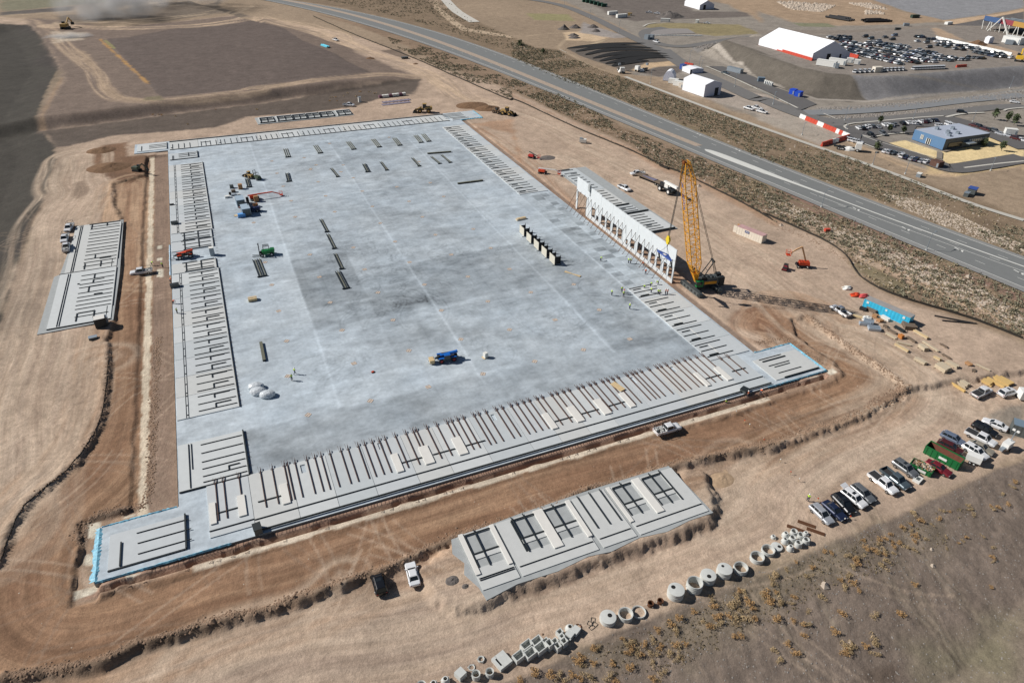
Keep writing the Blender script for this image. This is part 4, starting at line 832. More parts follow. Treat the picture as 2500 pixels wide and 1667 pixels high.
q=MB()
for sa in(-1,1):
    for sb in(-1,1):
        for t0,t1 in zip(ts[:-1],ts[1:]):q.beam(bp_(t0,sa*wsec(t0),sb*hsec(t0)),bp_(t1,sa*wsec(t1),sb*hsec(t1)),.2)
for i,(t0,t1)in enumerate(zip(ts[:-1],ts[1:])):
    f=1 if i%2 else-1
    for sb in(-1,1):q.beam(bp_(t0,-f*wsec(t0),sb*hsec(t0)),bp_(t1,f*wsec(t1),sb*hsec(t1)),.11);q.beam(bp_(t1,-wsec(t1),sb*hsec(t1)),bp_(t1,wsec(t1),sb*hsec(t1)),.08)
    for sa in(-1,1):q.beam(bp_(t0,sa*wsec(t0),-f*hsec(t0)),bp_(t1,sa*wsec(t1),f*hsec(t1)),.09);q.beam(bp_(t1,sa*wsec(t1),-hsec(t1)),bp_(t1,sa*wsec(t1),hsec(t1)),.08)
q.build('boom_lattice',YEL,cr)
q=MB();q.add([bp_(0,-.6,.2),bp_(0,.6,.2),bp_(3.0,.85,.62),bp_(3.0,-.85,.62),bp_(0,-.6,-.1),bp_(0,.6,-.1),bp_(3.0,.85,-.55),bp_(3.0,-.85,-.55)],[(0,1,2,3),(7,6,5,4),(0,3,7,4),(1,5,6,2)]);q.build('boom_foot_plate',YEL,cr)
q=MB()
for a in(-.45,-.15,.15,.45):q.cyl(bp_(L_-.2,a-.06,.5),bp_(L_-.2,a+.06,.5),.5,.5,16)
for a in(-.5,.5):q.beam(bp_(L_-1.2,a,-.4),bp_(L_+.6,a,.9),.25)
q.build('boom_head',mat('head_rust',alb(150,88,40),.7,.2,.1,2),cr)
MB().cyl(bp_(L_,0,.5),bp_(L_+1.4,0,.7),.04,.02,6).build('anemometer_mast',ROPE,cr)
q=MB();q.add([bp_(1.6,.25,-1.32),bp_(1.6,.75,-1.32),bp_(L_-5,.75,-1.32),bp_(L_-5,.25,-1.32)],[(0,1,2,3)])
gt=Vector((117.1-115.6,128.9-130.5,8.6-cz));gt=Vector(at_(-2.1,0,8.5))
q=MB()
for b in(-1.0,1.0):q.beam(at_(.9,b,3.0),tuple(gt+nx*b*.7),.2);q.beam(at_(-4.0,b,3.4),tuple(gt+nx*b*.7),.1)
q.beam(tuple(gt-nx),tuple(gt+nx),.4);q.beam(at_(-.7,-.8,5.9),at_(-.7,.8,5.9),.12);q.build('gantry',CRD,cr)
q=MB()
for b in(-.45,.45):q.cyl(tuple(gt+nx*b),tuple(bp_(L_-.6,b,-.7)),.06,.06,6)
q.build('pendant_line',ROPE,cr)
q=MB()
for b in(-.6,-.2,.2,.6):q.cyl(tuple(gt+nx*b),at_(-4.2,b,3.4),.035,.035,5)
q.build('boom_hoist_rope',ROPE,cr)
# letters down the boom
def text(name,s,size,m,parent,mw,ext=.01):
    c=bpy.data.curves.new(name,'FONT');c.body=s;c.size=size;c.align_x='CENTER';c.align_y='CENTER';c.extrude=ext;c.materials.append(m)
    tmp=bpy.data.objects.new(name,c);COL.objects.link(tmp);dg=bpy.context.evaluated_depsgraph_get();me=bpy.data.meshes.new_from_object(tmp.evaluated_get(dg));bpy.data.objects.remove(tmp)
    me.name=name;o=bpy.data.objects.new(name,me);COL.objects.link(o);o.parent=parent;o.matrix_local=mw;return o
def basis(o,x,y):
    x=Vector(x).normalized();y=Vector(y).normalized();z=x.cross(y).normalized();y=z.cross(x)
    return Matrix(((x.x,y.x,z.x,o[0]),(x.y,y.y,z.y,o[1]),(x.z,y.z,z.z,o[2]),(0,0,0,1)))
view=Vector((0,0,HC))-Vector((107,131,20))
fx=-side if view.dot(upv)>0 else side
LETM=mat('letter_blue',alb(40,62,140),.6,0,.05,2)
for i,ch in enumerate('BIGGE'):
    sgn=1 if view.dot(upv)>0 else-1
    xdir=Vector((0,-1,0))if True else side
    text('letter',ch,1.75,LETM,cr,basis(bp_(L_-6.0-i*1.62,.0,sgn*1.5),-side,bd),.02)
# hoist rope, hook block, spreader: what hangs from the crane is one thing
hk=thing('lifting_rig','yellow hook block with blue triangular spreader hanging beside the wall','lifting gear',(100.9,131.3,16.9))
q=MB()
for a in(-.5,-.25,.25,.5):q.cyl((a*.4,a,1.2),(a*.4+1.1,a-.3,20.4),.045,.045,5)
q.build('hoist_rope',ROPE,hk)
q=MB();q.cyl((-.25,0,.2),(.25,0,.2),.75,.75,18);q.box((0,0,-.5),(.45,.9,1.0));q.box((0,0,.9),(.4,.9,.6));q.build('hook_block',mat('hook_yellow',alb(222,196,40),.5,.1,.05,2),hk)
q=MB();q.cyl((0,0,-1),(0,0,-1.7),.12,.12,8);q.build('hook',DKS,hk)
q=MB();za=-4.4;P3=[(0,3.4,za),(0,-2.7,za),(1.2,.2,za-.0)];P3=[(-.35,3.5),(-.35,-2.6),(-.05,-2.9),(1.0,.3),(-.05,3.8)]
q.prism(P3,za-.25,za+.15);q.build('spreader',BLUEP,hk)
q=MB();q.cyl((0,0,-1.7),(-.1,2.6,za+.1),.04,.04,5);q.cyl((0,0,-1.7),(-.1,-1.8,za+.1),.04,.04,5);q.cyl((0,0,-1.7),(.6,.3,za+.1),.04,.04,5);q.build('sling',ROPE,hk)
MB().box((0,.5,za+.2),(.5,1.2,.06)).build('spreader_plate',CONC2,hk)
for y in(3.2,-2.4):
    MB().cyl((0,y,za-.3),(.5,y,za-2.1),.22,.22,10).build('sheave_block',DKS,hk)
    for d in(-.6,.6):MB().cyl((.5,y,za-2.2),(7.4,y+d-.6,-8.8),.03,.03,5).build('lifting_cable',ROPE,hk)
# ---------------------------------------------------------------- vehicles
PAINT={'white':(.78,.79,.80),'black':(.012,.013,.016),'silver':(.42,.44,.47),'grey':(.16,.17,.18),'navy':(.02,.03,.07),'maroon':(.10,.02,.02),'red':(.22,.02,.03),'beige':(.38,.34,.27),'slate':(.09,.12,.14),'blue':(.03,.08,.25),'blue-grey':(.18,.22,.30),'cream':(.62,.58,.5)}
def paint_(c):return mat('car_paint_'+c.replace(' ','_'),PAINT[c],.28,.1 if c in('white','cream')else .25,.02,2,.5,.6)
TYRE=mat('tyre',(.015,.015,.016),.85,0,.05,5);RIM=mat('wheel_rim',(.45,.46,.47),.35,.8,.04,5);LAMP=mat('lamp_lens',(.75,.78,.8),.15,0,.02,5,.8);TAIL=mat('tail_lens',(.25,.01,.01),.2,0,.02,5,.8);BEDM=mat('truck_bed_liner',(.03,.03,.032),.8,0,.08,4)
CARS={}
SPEC={  # length, width, body stations (x, z), glass base x0,x1, glass top x0,x1, belt z, roof z
    'sedan':(4.8,1.84,[(-2.4,.55,.80),(-2.3,.35,.92),(-1.6,.25,.98),(1.0,.25,.95),(1.9,.28,.82),(2.3,.33,.70),(2.4,.42,.58)],(-1.75,1.1),(-1.05,.25),.93,1.43),
    'suv':(4.85,1.95,[(-2.4,.6,.95),(-2.35,.4,1.05),(-1.9,.3,1.08),(1.0,.3,1.06),(2.0,.34,.96),(2.35,.4,.84),(2.42,.5,.7)],(-2.3,1.2),(-1.95,.45),1.04,1.72),
    'wagon':(4.8,1.86,[(-2.4,.55,.88),(-2.3,.38,.98),(-1.6,.26,1.0),(1.0,.26,.97),(1.9,.3,.86),(2.32,.36,.74),(2.4,.45,.62)],(-2.25,1.15),(-1.75,.3),.96,1.55),
    'pickup':(5.8,2.0,[(-2.9,.6,.62),(-2.85,.45,.64),(-.62,.4,.64),(-.6,.4,1.12),(1.5,.4,1.12),(2.5,.45,1.05),(2.85,.5,.92),(2.9,.6,.8)],(-.6,1.6),(-.45,.9),1.10,1.85)}
def car_proto(kind,colour,extra=''):
    L_c,W_,st,gb,gtp,zb,zr=SPEC[kind];P=paint_(colour);hw=W_/2
    r=thing('pickup_truck' if kind=='pickup' else 'parked_car','','pickup truck' if kind=='pickup' else 'car');r.hide_render=False
    q=MB();rings=[]
    for i,(x,z0,z1)in enumerate(st):
        k=.88 if i in(0,len(st)-1)else(.95 if i in(1,len(st)-2)else 1);h_=hw*k
        rings.append([(x,-h_*.93,z0),(x,-h_,z0+.12),(x,-h_,z1-.16),(x,-h_*.86,z1),(x,h_*.86,z1),(x,h_,z1-.16),(x,h_,z0+.12),(x,h_*.93,z0)])
    n=8;vs=[p for r_ in rings for p in r_];fs=[(i*n+j,(i+1)*n+j,(i+1)*n+(j+1)%n,i*n+(j+1)%n)for i in range(len(rings)-1)for j in range(n)]+[tuple(range(n)),tuple(range((len(rings)-1)*n,len(rings)*n))[::-1]]
    q.add(vs,fs)
    b0,b1,t0,t1=*gb,*gtp;hb,ht=hw*.84,hw*.66
    # roof and pillars belong to the body shell
    q.add([(t0-.08,-ht-.03,zr-.03),(t1+.08,-ht-.03,zr-.03),(t1+.08,ht+.03,zr-.03),(t0-.08,ht+.03,zr-.03),(t0+.05,-ht+.08,zr+.04),(t1-.05,-ht+.08,zr+.04),(t1-.05,ht-.08,zr+.04),(t0+.05,ht-.08,zr+.04)],[(0,1,5,4),(1,2,6,5),(2,3,7,6),(3,0,4,7),(4,5,6,7)])
    for s in(-1,1):
        for xb,xt in((b0,t0),(b1,t1)):q.beam((xb,s*hb,zb),(xt,s*ht,zr),.09,.07)
        nb=[.45,-.55]if kind in('suv','wagon')else[(.0 if kind=='sedan' else .45)]
        for f in nb:
            xm=(b0+b1)/2+f;q.beam((xm,s*(hb+.01),zb),(xm-.05,s*(ht+.02),zr),.10,.05)
    q.build('body',P,r)
    g=MB();g.add([(b0,-hb,zb-.04),(b1,-hb,zb-.04),(b1,hb,zb-.04),(b0,hb,zb-.04),(t0,-ht,zr-.02),(t1,-ht,zr-.02),(t1,ht,zr-.02),(t0,ht,zr-.02)],[(0,1,5,4),(1,2,6,5),(2,3,7,6),(3,0,4,7),(4,5,6,7)]);g.build('window_glass',GLASS,r)
    if kind=='suv':MB().box(((t0+t1)/2+.45,0,zr+.045),(.55,.8,.02)).build('sunroof',GLASS,r)
    if kind=='pickup':
        for s in(-1,1):MB().box((-1.75,s*(hw-.07),.86),(2.3,.12,.52)).build('bed_side',P,r)
        MB().box((-2.86,0,.86),(.08,1.86,.52)).build('tailgate',P,r)
        if extra=='cover':MB().box((-1.74,0,1.11),(2.2,1.74,.05)).build('bed_cover',BEDM,r)
        else:MB().box((-1.74,0,.67),(2.2,1.74,.06)).build('bed_floor',BEDM,r)
    wr=.36 if kind in('suv','pickup')else .32;wx=(1.78,-1.85)if kind=='pickup' else(1.45,-1.4)
    for x in wx:
        for s in(-1,1):
            o=MB().cyl((x,s*(hw-.22),wr),(x,s*(hw+.02),wr),wr,wr,16).build('wheel',TYRE,r)
            MB().cyl((x,s*(hw+.0),wr),(x,s*(hw+.035),wr),wr*.6,wr*.55,12).build('rim',RIM,o)
    for s in(-1,1):
        x,z0,z1=st[-2];MB().box((x-.02,s*hw*.68,z1-.12),(.2,.34,.12)).build('headlight',LAMP,r)
        x,z0,z1=st[1];MB().box((x-.04,s*hw*.74,z1-.16 if kind!='pickup' else .9),(.12,.22,.16)).build('tail_light',TAIL,r)
        MB().box((b1-.25,s*(hw+.08),zb+.08),(.12,.2,.14)).build('mirror',P,r)
    if extra=='rack':
        q=MB()
        for s in(-1,1):
            for x in(-2.7,-.7):q.beam((x,s*.85,1.0),(x,s*.85,1.9),.06)
            q.beam((-2.7,s*.85,1.9),(-.6,s*.85,1.9),.06)
        for x in(-2.7,-.7):q.beam((x,-.85,1.9),(x,.85,1.9),.06)
        q.build('ladder_rack',DKS,r)
        for x,y in((-2.2,.4),(-1.5,-.3),(-1.2,.4)):MB().box((x,y,.95),(.6,.6,.45)).build('tool_box',mat('tool_white',alb(190,190,186),.6),r)
    return r
def car(kind,colour,label,X0,Y0,S,rear,front,group=None,extra='',zc=.7):
    a=wpx(X0+rear[0]/S,Y0+rear[1]/S,0);b=wpx(X0+front[0]/S,Y0+front[1]/S,0);m=(a+b)/2
    gz=0 if on_slab(*m)else ground_z(*m)
    a=wpx(X0+rear[0]/S,Y0+rear[1]/S,gz+zc);b=wpx(X0+front[0]/S,Y0+front[1]/S,gz+zc);m=(a+b)/2
    rz=math.atan2(b[1]-a[1],b[0]-a[0]);key=(kind,colour,extra);loc=(m[0],m[1],gz+.02)
    if key not in CARS:
        r=CARS[key]=car_proto(kind,colour,extra);KIDS.clear();r.location=loc;r.rotation_euler.z=rz;r['label']=label
        if group:r['group']=group
    else:r=dup(CARS[key],loc,rz,label,group)
    return r
GA='vehicles parked along the edge of the dirt lot'
A1=(1950,1080,6.534);A2=(2180,930,7.128)
car('wagon','silver','silver estate car at the lower left end of the parked row, beside the navy sedan',*A1,(262,1035),(470,1232),GA)
car('sedan','navy','dark navy sedan second in the parked row between silver estate and black SUV',*A1,(455,975),(690,1180),GA)
car('suv','black','large black SUV with roof rack between the navy sedan and the open white SUV',*A1,(590,845),(840,1100),GA)
wsuv=car('suv','white','white SUV with its rear hatch raised beside the black SUV',*A1,(765,800),(1000,975),GA)
car('wagon','grey','grey-silver estate car close beside the white SUV with raised hatch',*A1,(905,700),(1150,905),GA)
car('pickup','white','white crew-cab pickup with grey bed cover in the middle of the parked row',*A1,(1200,530),(1490,760),GA,'cover')
car('pickup','slate','dark slate pickup with open empty bed next to the white crew-cab pickup',*A1,(1395,460),(1690,690),GA)
car('suv','grey','grey SUV with dark roof beside the debris-filled green skip',*A1,(1560,310),(1840,505),GA)
car('sedan','red','dark red sedan between the small skip and the long green skip',*A2,(650,1420),(950,1590),GA)
car('wagon','blue-grey','blue-grey estate car alone at the left end of the rear row',*A2,(900,925),(1210,1075),GA)
car('wagon','maroon','dark maroon hatchback beside the long empty green skip',*A2,(830,1065),(1170,1225),GA)
car('suv','white','white SUV with sunroof behind the small white enclosed trailer',*A2,(1290,1135),(1590,1315),GA)
car('sedan','beige','beige sedan squeezed between the white SUV and the covered white pickup',*A2,(1370,1065),(1700,1230),GA)
car('pickup','white','white crew-cab pickup with black bed cover beside the beige sedan',*A2,(1330,885),(1730,1085),GA,'cover')
car('suv','black','long black SUV between the covered white pickup and the white sedan',*A2,(1400,740),(1800,935),GA)
car('sedan','white','white sedan on the grey gravel patch at the far end of the rear row',*A2,(1940,815),(1620,680),GA)
car('pickup','white','white pickup with black bed cover parked below the yellow timber piles',*A2,(1430,250),(1660,140),GA,'cover')
car('suv','white','white van-like estate beside the yellow timber piles at the right edge',*A2,(1880,230),(2120,160),GA)
GS='site vehicles around the works'
car('suv','black','black SUV parked alone below the haul road',*(600,1237,3.6185),(1195,735),(1155,600),GS)
car('sedan','white','white sedan parked alone beside the black SUV below the haul road',*(600,1237,3.6185),(1492,665),(1455,515),GS)
car('pickup','white','white pickup with loaded ladder rack on the haul road below the slab',*(1250,820,3.6185),(1275,850),(1468,795),GS,'rack')
car('pickup','white','white pickup with ladder rack driving on the left haul road',*(0,400,3.6185),(1335,940),(1160,965),GS,'rack')
for lb,a,b in(('white utility pickup at the far end of three beside the left casting slab',(630,530),(592,595)),('white utility pickup in the middle of three beside the left casting slab',(585,625),(562,690)),('white utility pickup nearest the camera of three beside the left casting slab',(582,770),(590,705))):
    car('pickup','white',lb,*(0,400,3.6185),a,b,GS,'rack')
car('pickup','white','white pickup with open bed parked left of the bright blue container',*(1850,400,3.6185),(790,1335),(672,1262),GS)
car('pickup','white','white pickup with bed load on the dirt behind the standing wall',*(1250,400,3.6185),(955,195),(1030,232),GS)
car('pickup','white','white flatbed pickup at the tail of the long flatbed trailer',*(1250,400,3.6185),(1150,82),(1068,88),GS,'rack')
car('pickup','white','white pickup beside the far narrow casting slab',*(600,0,3.6185),(872,925),(948,930),GS)
car('pickup','white','white work truck on the far dirt track near the blue pipe bundle',*(600,0,3.6185),(765,345),(822,362),GS,'rack')
GY_='white pickups in the yard beyond the highway'
for lb,a,b in(('white pickup in the yard beyond the highway, leftmost of three',(2120,965),(2065,950)),('white pickup in the yard beyond the highway, farthest of three',(2190,960),(2130,945)),('white pickup in the yard beyond the highway, rightmost of three',(2240,995),(2175,978))):
    car('pickup','white',lb,*(1250,0,3.6185),a,b,GY_)
# raised hatch of the white SUV (a part of it)
ht_=MB().beam((-2.05,0,1.74),(-2.85,0,1.95),1.45,.07).build('raised_hatch',paint_('white'),wsuv)
# rows of cars at the blue building
GB_='cars parked around the blue building'
def carrow(items,X0,Y0,S,hd,group,where,ref=None):
    for i,(c,x,y)in enumerate(items):
        k='suv' if i%3==1 else 'sedan';dx,dy=hd
        car(k,c,where%(c,ORD[i]if i<16 else 'last'),X0,Y0,S,(x-dx,y-dy),(x+dx,y+dy),group)
C3=(2050,260,5.227)
carrow([('white',245,272),('black',290,280),('white',330,262),('white',370,250),('grey',415,255),('silver',490,258),('white',575,232),('white',620,238),('silver',660,242),('grey',700,225),('black',805,216),('white',880,205),('white',930,208),('white',970,210)],*C3,(-22,-16),GB_,'%s car in the kerb row behind the blue building, %s from the left')
for i,(c,x,y)in enumerate([('white',1045,192),('maroon',1075,195),('black',1110,190),('silver',1140,180),('black',1180,178),('navy',1225,175)]):
    car('sedan',c,'%s car at the right end of the kerb row by the building, %s of six'%(c,ORD[i]),*C3,(x+20,y+14),(x-20,y-14),GB_)
carrow([('maroon',1720,242),('black',1780,256),('maroon',1858,288),('black',1912,300),('grey',1980,312),('silver',2055,348),('silver',2170,375),('maroon',2250,408),('white',2315,422)],*C3,(30,8),GB_,'%s car right of the blue building, %s from the top')
carrow([('white',585,568),('silver',640,580),('slate',695,588),('silver',790,605),('white',805,630),('navy',860,645),('silver',925,664),('navy',985,678),('silver',1045,692),('white',1110,700)],*C3,(28,-12),GB_,'%s car in the row in front of the blue building, %s from the left')
for lb,c,a,b in(('black car in the small bay left of the blue building','black',(375,350),(430,380)),('dark car with white roof bars in the bay left of the blue building','grey',(520,325),(590,365)),('white pickup by the mixer truck, left of two','white',(140,430),(200,440)),('white pickup by the mixer truck, right of two','white',(195,445),(265,455)),('black car driving on the road behind the blue building','black',(1525,68),(1590,76)),('white car partly hidden behind the blue building roof','white',(1250,245),(1320,252)),('white car right of the blue building roof corner, left of two','white',(1375,225),(1430,245)),('white car right of the blue building roof corner, right of two','white',(1420,235),(1480,255))):
    car('suv',c,lb,*C3,a,b,GB_)
# the crowded car park on the plateau
GP_='cars parked in the crowded lot beyond the big white tent'
rngc=random.Random(11);CCOL=['black']*5+['grey']*4+['silver']*4+['white']*4+['navy']*2+['maroon','slate','slate','blue-grey']
ORD2=ORD[:15]+['sixteenth','seventeenth','eighteenth','nineteenth','twentieth','twenty-first','twenty-second','twenty-third','twenty-fourth','twenty-fifth','twenty-sixth']
LN=[0]
def lotline(x0,y0,x1,y1,n,S=7.84,ox=2000,oy=60,gap=.0,row=None):
    LN[0]+=1
    for i in range(n):
        if rngc.random()<gap:continue
        t=i/max(n-1,1);px=ox+(x0+(x1-x0)*t)/S;py=oy+(y0+(y1-y0)*t)/S
        d=wpx(px,py,PZ+.2);c=rngc.choice(CCOL);k=rngc.choice(['sedan','suv','wagon']);rz=PKZ+rngc.choice([0,math.pi])+rngc.uniform(-.04,.04)
        if row is None:lab='%s car in the crowded lot beyond the white tent, loose group %s, %s along'%(c,ROMAN[LN[0]],ORD2[i])
        else:lab='%s car, %s of the tent lot, %s from left'%(c,row,ORD2[i])
        lotcar(k,c,(d[0],d[1],PZ-.15),rz,lab,GP_)
def lotcar(k,c,loc,rz,lab,g):
    key=(k,c,'far')
    if key not in CARS:r=CARS[key]=far_proto(k,c);KIDS.clear();r.location=loc;r.rotation_euler.z=rz;r['label']=lab;r['group']=g
    else:dup(CARS[key],loc,rz,lab,g)
ROMAN={}
USED=set()
def far_proto(kind,colour):
    L_c,W_,st,gb,gtp,zb,zr=SPEC[kind];P=paint_(colour);hw=W_/2;r=thing('parked_car','','car')
    q=MB();rings=[[(x,-hw,z0-.12),(x,-hw,z1-.1),(x,-hw*.86,z1),(x,hw*.86,z1),(x,hw,z1-.1),(x,hw,z0-.12)]for x,z0,z1 in st];n=6
    q.add([p for r_ in rings for p in r_],[(i*n+j,(i+1)*n+j,(i+1)*n+(j+1)%n,i*n+(j+1)%n)for i in range(len(rings)-1)for j in range(n)]+[tuple(range(n)),tuple(range((len(rings)-1)*n,len(rings)*n))[::-1]])
    b0,b1,t0,t1=*gb,*gtp;hb,ht=hw*.84,hw*.68
    q.box(((t0+t1)/2,0,zr),(t1-t0+.1,ht*2+.06,.08));q.build('body',P,r)
    MB().add([(b0,-hb,zb-.04),(b1,-hb,zb-.04),(b1,hb,zb-.04),(b0,hb,zb-.04),(t0,-ht,zr-.02),(t1,-ht,zr-.02),(t1,ht,zr-.02),(t0,ht,zr-.02)],[(0,1,5,4),(1,2,6,5),(2,3,7,6),(3,0,4,7),(4,5,6,7)]).build('window_glass',GLASS,r)
    return r
pa,pb=wpx(2000+700/7.84,60+380/7.84,PZ),wpx(2000+1500/7.84,60+560/7.84,PZ)
PKZ=math.atan2(pb[1]-pa[1],pb[0]-pa[0])+math.pi/2
RW=[((600,545,1560,760,26),'the front row'),((1060,570,1880,740,22),'the right half of the second row'),((560,490,1040,570,9),'the left end of the second row'),((470,420,1050,545,15),'the left half of the third row'),((1310,540,2200,720,22),'the right half of the third row'),
      ((440,380,700,440,7),'the short gable row'),((980,465,1330,540,9),'the middle of the fourth row'),((1500,500,2230,640,16),'the right part of the fourth row'),((430,320,950,430,14),'the left part of the fifth row'),((1290,450,1900,560,15),'the right part of the fifth row'),
      ((1100,400,1560,480,9),'the middle of the sixth row'),((1010,350,1700,440,16),'the back row'),((870,610,1300,700,10),'the double row in front'),((410,290,560,300,4),'the four right behind the tent roof'),((200,250,350,290,4),'the cluster hidden by the tent ridge'),((390,235,570,255,4),'the cluster at the far corner')]
for ln,nm_ in RW:lotline(*ln,gap=.06,row=nm_)
for ln,nm_ in[((1900,500,2230,570,5),'the open middle group'),((1870,240,1990,250,3),'the trio by the far orange barrier'),((880,235,990,275,2),'the lone pair'),((2100,290,2200,290,3),'the dark trio by the lamp post'),((2100,440,2101,440,1),'the empty centre'),((1880,325,1881,330,1),'the empty area by the lamp post'),((1440,215,1440,215,1),'the empty back edge'),((1400,290,1400,290,1),'the empty back middle'),((1265,250,1265,250,1),'the empty back left'),((1130,320,1130,320,1),'the gap above the back row'),((920,360,920,360,1),'the gap left of the back row'),((2050,350,2050,350,1),'the gap below the lamp post')]:lotline(*ln,row=nm_)
for ln,nm_ in[((330,1125,660,1180,6),'the upper right-hand row'),((300,1200,580,1230,5),'the lower right-hand row'),((20,1130,250,1160,4),'the right-hand block, top line'),((50,1240,240,1250,4),'the right-hand block, bottom line'),((690,1205,900,1210,4),'the four at the front edge'),((950,1165,1230,1185,4),'the four by the lamp post foot'),((300,840,560,870,5),'the row by the white walls'),((560,905,900,940,6),'the row below the orange barriers'),((950,970,1100,980,3),'the trio by the white barrier'),
      ((1050,1010,1450,1075,8),'the far right block, top line'),((1080,1060,1520,1150,8),'the far right block, bottom line'),((1600,1150,1800,1165,3),'the trio at the far right'),((320,915,420,920,2),'the pair below the white walls'),((510,950,510,950,1),'the empty right middle'),((680,990,830,1005,2),'the pair in the empty right part'),((1500,1090,1640,1110,3),'the trio behind the far right block')]:lotline(*ln,S=8.25,ox=2250,oy=0,gap=.03,row=nm_)
def edge_van(n,s0,s1,nm_):
    for i in range(n):
        a=np.array(pxs(s0)[0]);b=np.array(pxs(s1)[0]);p=a+(b-a)*i/(n-1);d=wpx(p[0],p[1],PZ+.3)
        lotcar('suv','white',(d[0],d[1],PZ-.15),PKZ+.5,'white van in the line on the plateau rim, %s, %s from left'%(nm_,ORD2[i]),'white vehicles lined up on the plateau rim')
edge_van(20,'D 1375 608','D 1640 598','packed right group');edge_van(5,'D 860 635','D 1030 628','left group');edge_van(6,'D 1110 622','D 1280 615','middle group')
# ---------------------------------------------------------------- construction machines
ORG=mat('machine_orange',alb(206,72,36),.5,.1,.06,2);BLU=mat('machine_blue',alb(24,100,186),.45,.1,.05,2);MYEL=mat('dull_machine_yellow',alb(170,140,84),.6,.1,.1,2);REDW=mat('red_wheel',alb(150,34,40),.6,0,.05,3);WHT=mat('machine_white',alb(226,226,222),.5,0,.04,2);WOOD=mat('raw_timber',alb(204,180,138),.8,0,.12,3);WOODP=mat('weathered_timber',alb(190,176,152),.85,0,.12,3);WOODD=mat('dark_timber',alb(112,98,84),.85,0,.12,3)
def wheels(r,xs,w_,R_,rim=RIM,wd=.35):
    for x in xs:
        for s in(-1,1):
            o=MB().cyl((x,s*(w_-wd/2),R_),(x,s*(w_+wd/2),R_),R_,R_,18).build('wheel',TYRE,r);MB().cyl((x,s*(w_+wd/2),R_),(x,s*(w_+wd/2+.03),R_),R_*.55,R_*.5,12).build('rim',rim,o)
def place(X0,Y0,S,rear,front,z=0.5):
    a=wpx(X0+rear[0]/S,Y0+rear[1]/S,0);b=wpx(X0+front[0]/S,Y0+front[1]/S,0);m=(a+b)/2;gz=0 if on_slab(*m)else ground_z(*m)
    a=wpx(X0+rear[0]/S,Y0+rear[1]/S,gz+z);b=wpx(X0+front[0]/S,Y0+front[1]/S,gz+z);m=(a+b)/2
    return(m[0],m[1],gz),math.atan2(b[1]-a[1],b[0]-a[0]),math.hypot(*(b-a))
def telehandler(label,m,loc,rz,rim,k=1.0,forkmat=DKS,basket=False):
    r=thing('telehandler',label,'telehandler',loc,rz);r.scale=(k,k,k)
    wheels(r,(1.5,-1.5),1.1,.62,rim,.42)
    q=MB();q.box((0,0,.95),(4.6,1.0,.55));q.box((-2.1,0,1.25),(.7,1.7,.7));q.box((.1,-.75,1.15),(1.9,.7,.75));q.build('chassis',mat('chassis_dark',(.03,.03,.035),.7),r)
    q=MB()
    for x in(1.5,-1.5):
        for s in(-1,1):q.box((x,s*1.05,1.36),(1.3,.5,.1))
    q.build('fender',m,r)
    q=MB();q.beam((-2.6,.25,2.2),(1.6,.25,1.65),.5,.55);q.build('boom',m,r)
    q=MB();q.beam((1.5,.25,1.7),(2.9,.25,1.1),.36,.4);q.build('inner_boom',DKS,r)
    MB().box((.1,.95,1.55),(1.5,.8,1.1),0,0,(.85,.9)).build('cab',GLASS,r);MB().box((.1,.95,2.16),(1.5,.85,.08)).build('cab_roof',m,r)
    q=MB();q.box((3.1,.2,.75),(.12,1.5,.9));q.build('carriage',forkmat,r)
    for y in(-.35,.75):MB().box((3.75,y,.3),(1.3,.14,.07)).build('fork',forkmat,r)
    if basket:MB().box((3.7,.2,.75),(1.0,1.7,.9),0,0,(1.15,1.05)).build('load_box',WOOD,r)
    return r
l,a,_=place(0,400,3.6185,(1705,800),(1560,825));telehandler('orange telehandler standing at the gap in the left row of panels',ORG,l,a,RIM,.95)
l,a,_=place(600,820,3.6185,(1860,180),(1690,210));telehandler('bright blue telehandler with red wheels near the front of the slab',BLU,l,a,REDW,.98,WOODD,True)
def forklift(label,m,loc,rz,k=1.0):
    r=thing('forklift',label,'forklift',loc,rz);r.scale=(k,k,k);wheels(r,(1.1,-1.1),.85,.45,RIM,.35)
    MB().box((-.35,0,.95),(2.9,1.5,.75),0,0,(.94,.9)).build('chassis',m,r);MB().box((-1.35,0,1.35),(1.1,1.4,.4),0,0,(.8,.9)).build('engine_cover',m,r)
    q=MB()
    for x in(-.7,.6):
        for y in(-.6,.6):q.beam((x,y,1.2),(x,y,2.5),.08)
    for y in np.linspace(-.6,.6,5):q.beam((-.7,y,2.5),(.6,y,2.5),.06)
    q.build('overhead_guard',DKS,r)
    q=MB()
    for y in(-.45,.45):q.beam((1.6,y,.2),(1.5,y,3.1),.16)
    for z in(.6,1.7,3.0):q.beam((1.6,-.45,z),(1.6,.45,z),.12)
    q.build('mast',DKS,r)
    for y in(-.45,.45):MB().box((2.5,y,.2),(1.6,.16,.07)).build('fork',DKS,r)
    return r
l,a,_=place(600,400,3.6185,(245,785),(125,800));forklift('green forklift with raised dark mast on the left part of the slab',GRN,l,a,1.25)
l,a,_=place(600,400,3.6185,(120,135),(80,115));forklift('dark green forklift near the beige loader on the far left of the slab',mat('olive_paint',alb(70,84,66),.6),l,a,1.0)
l,a,_=place(500,400,9.8,(1290,1100),(1080,1110));forklift('navy forklift standing beside the grey storage containers',mat('navy_machine',alb(30,44,84),.5),l,a,1.1)
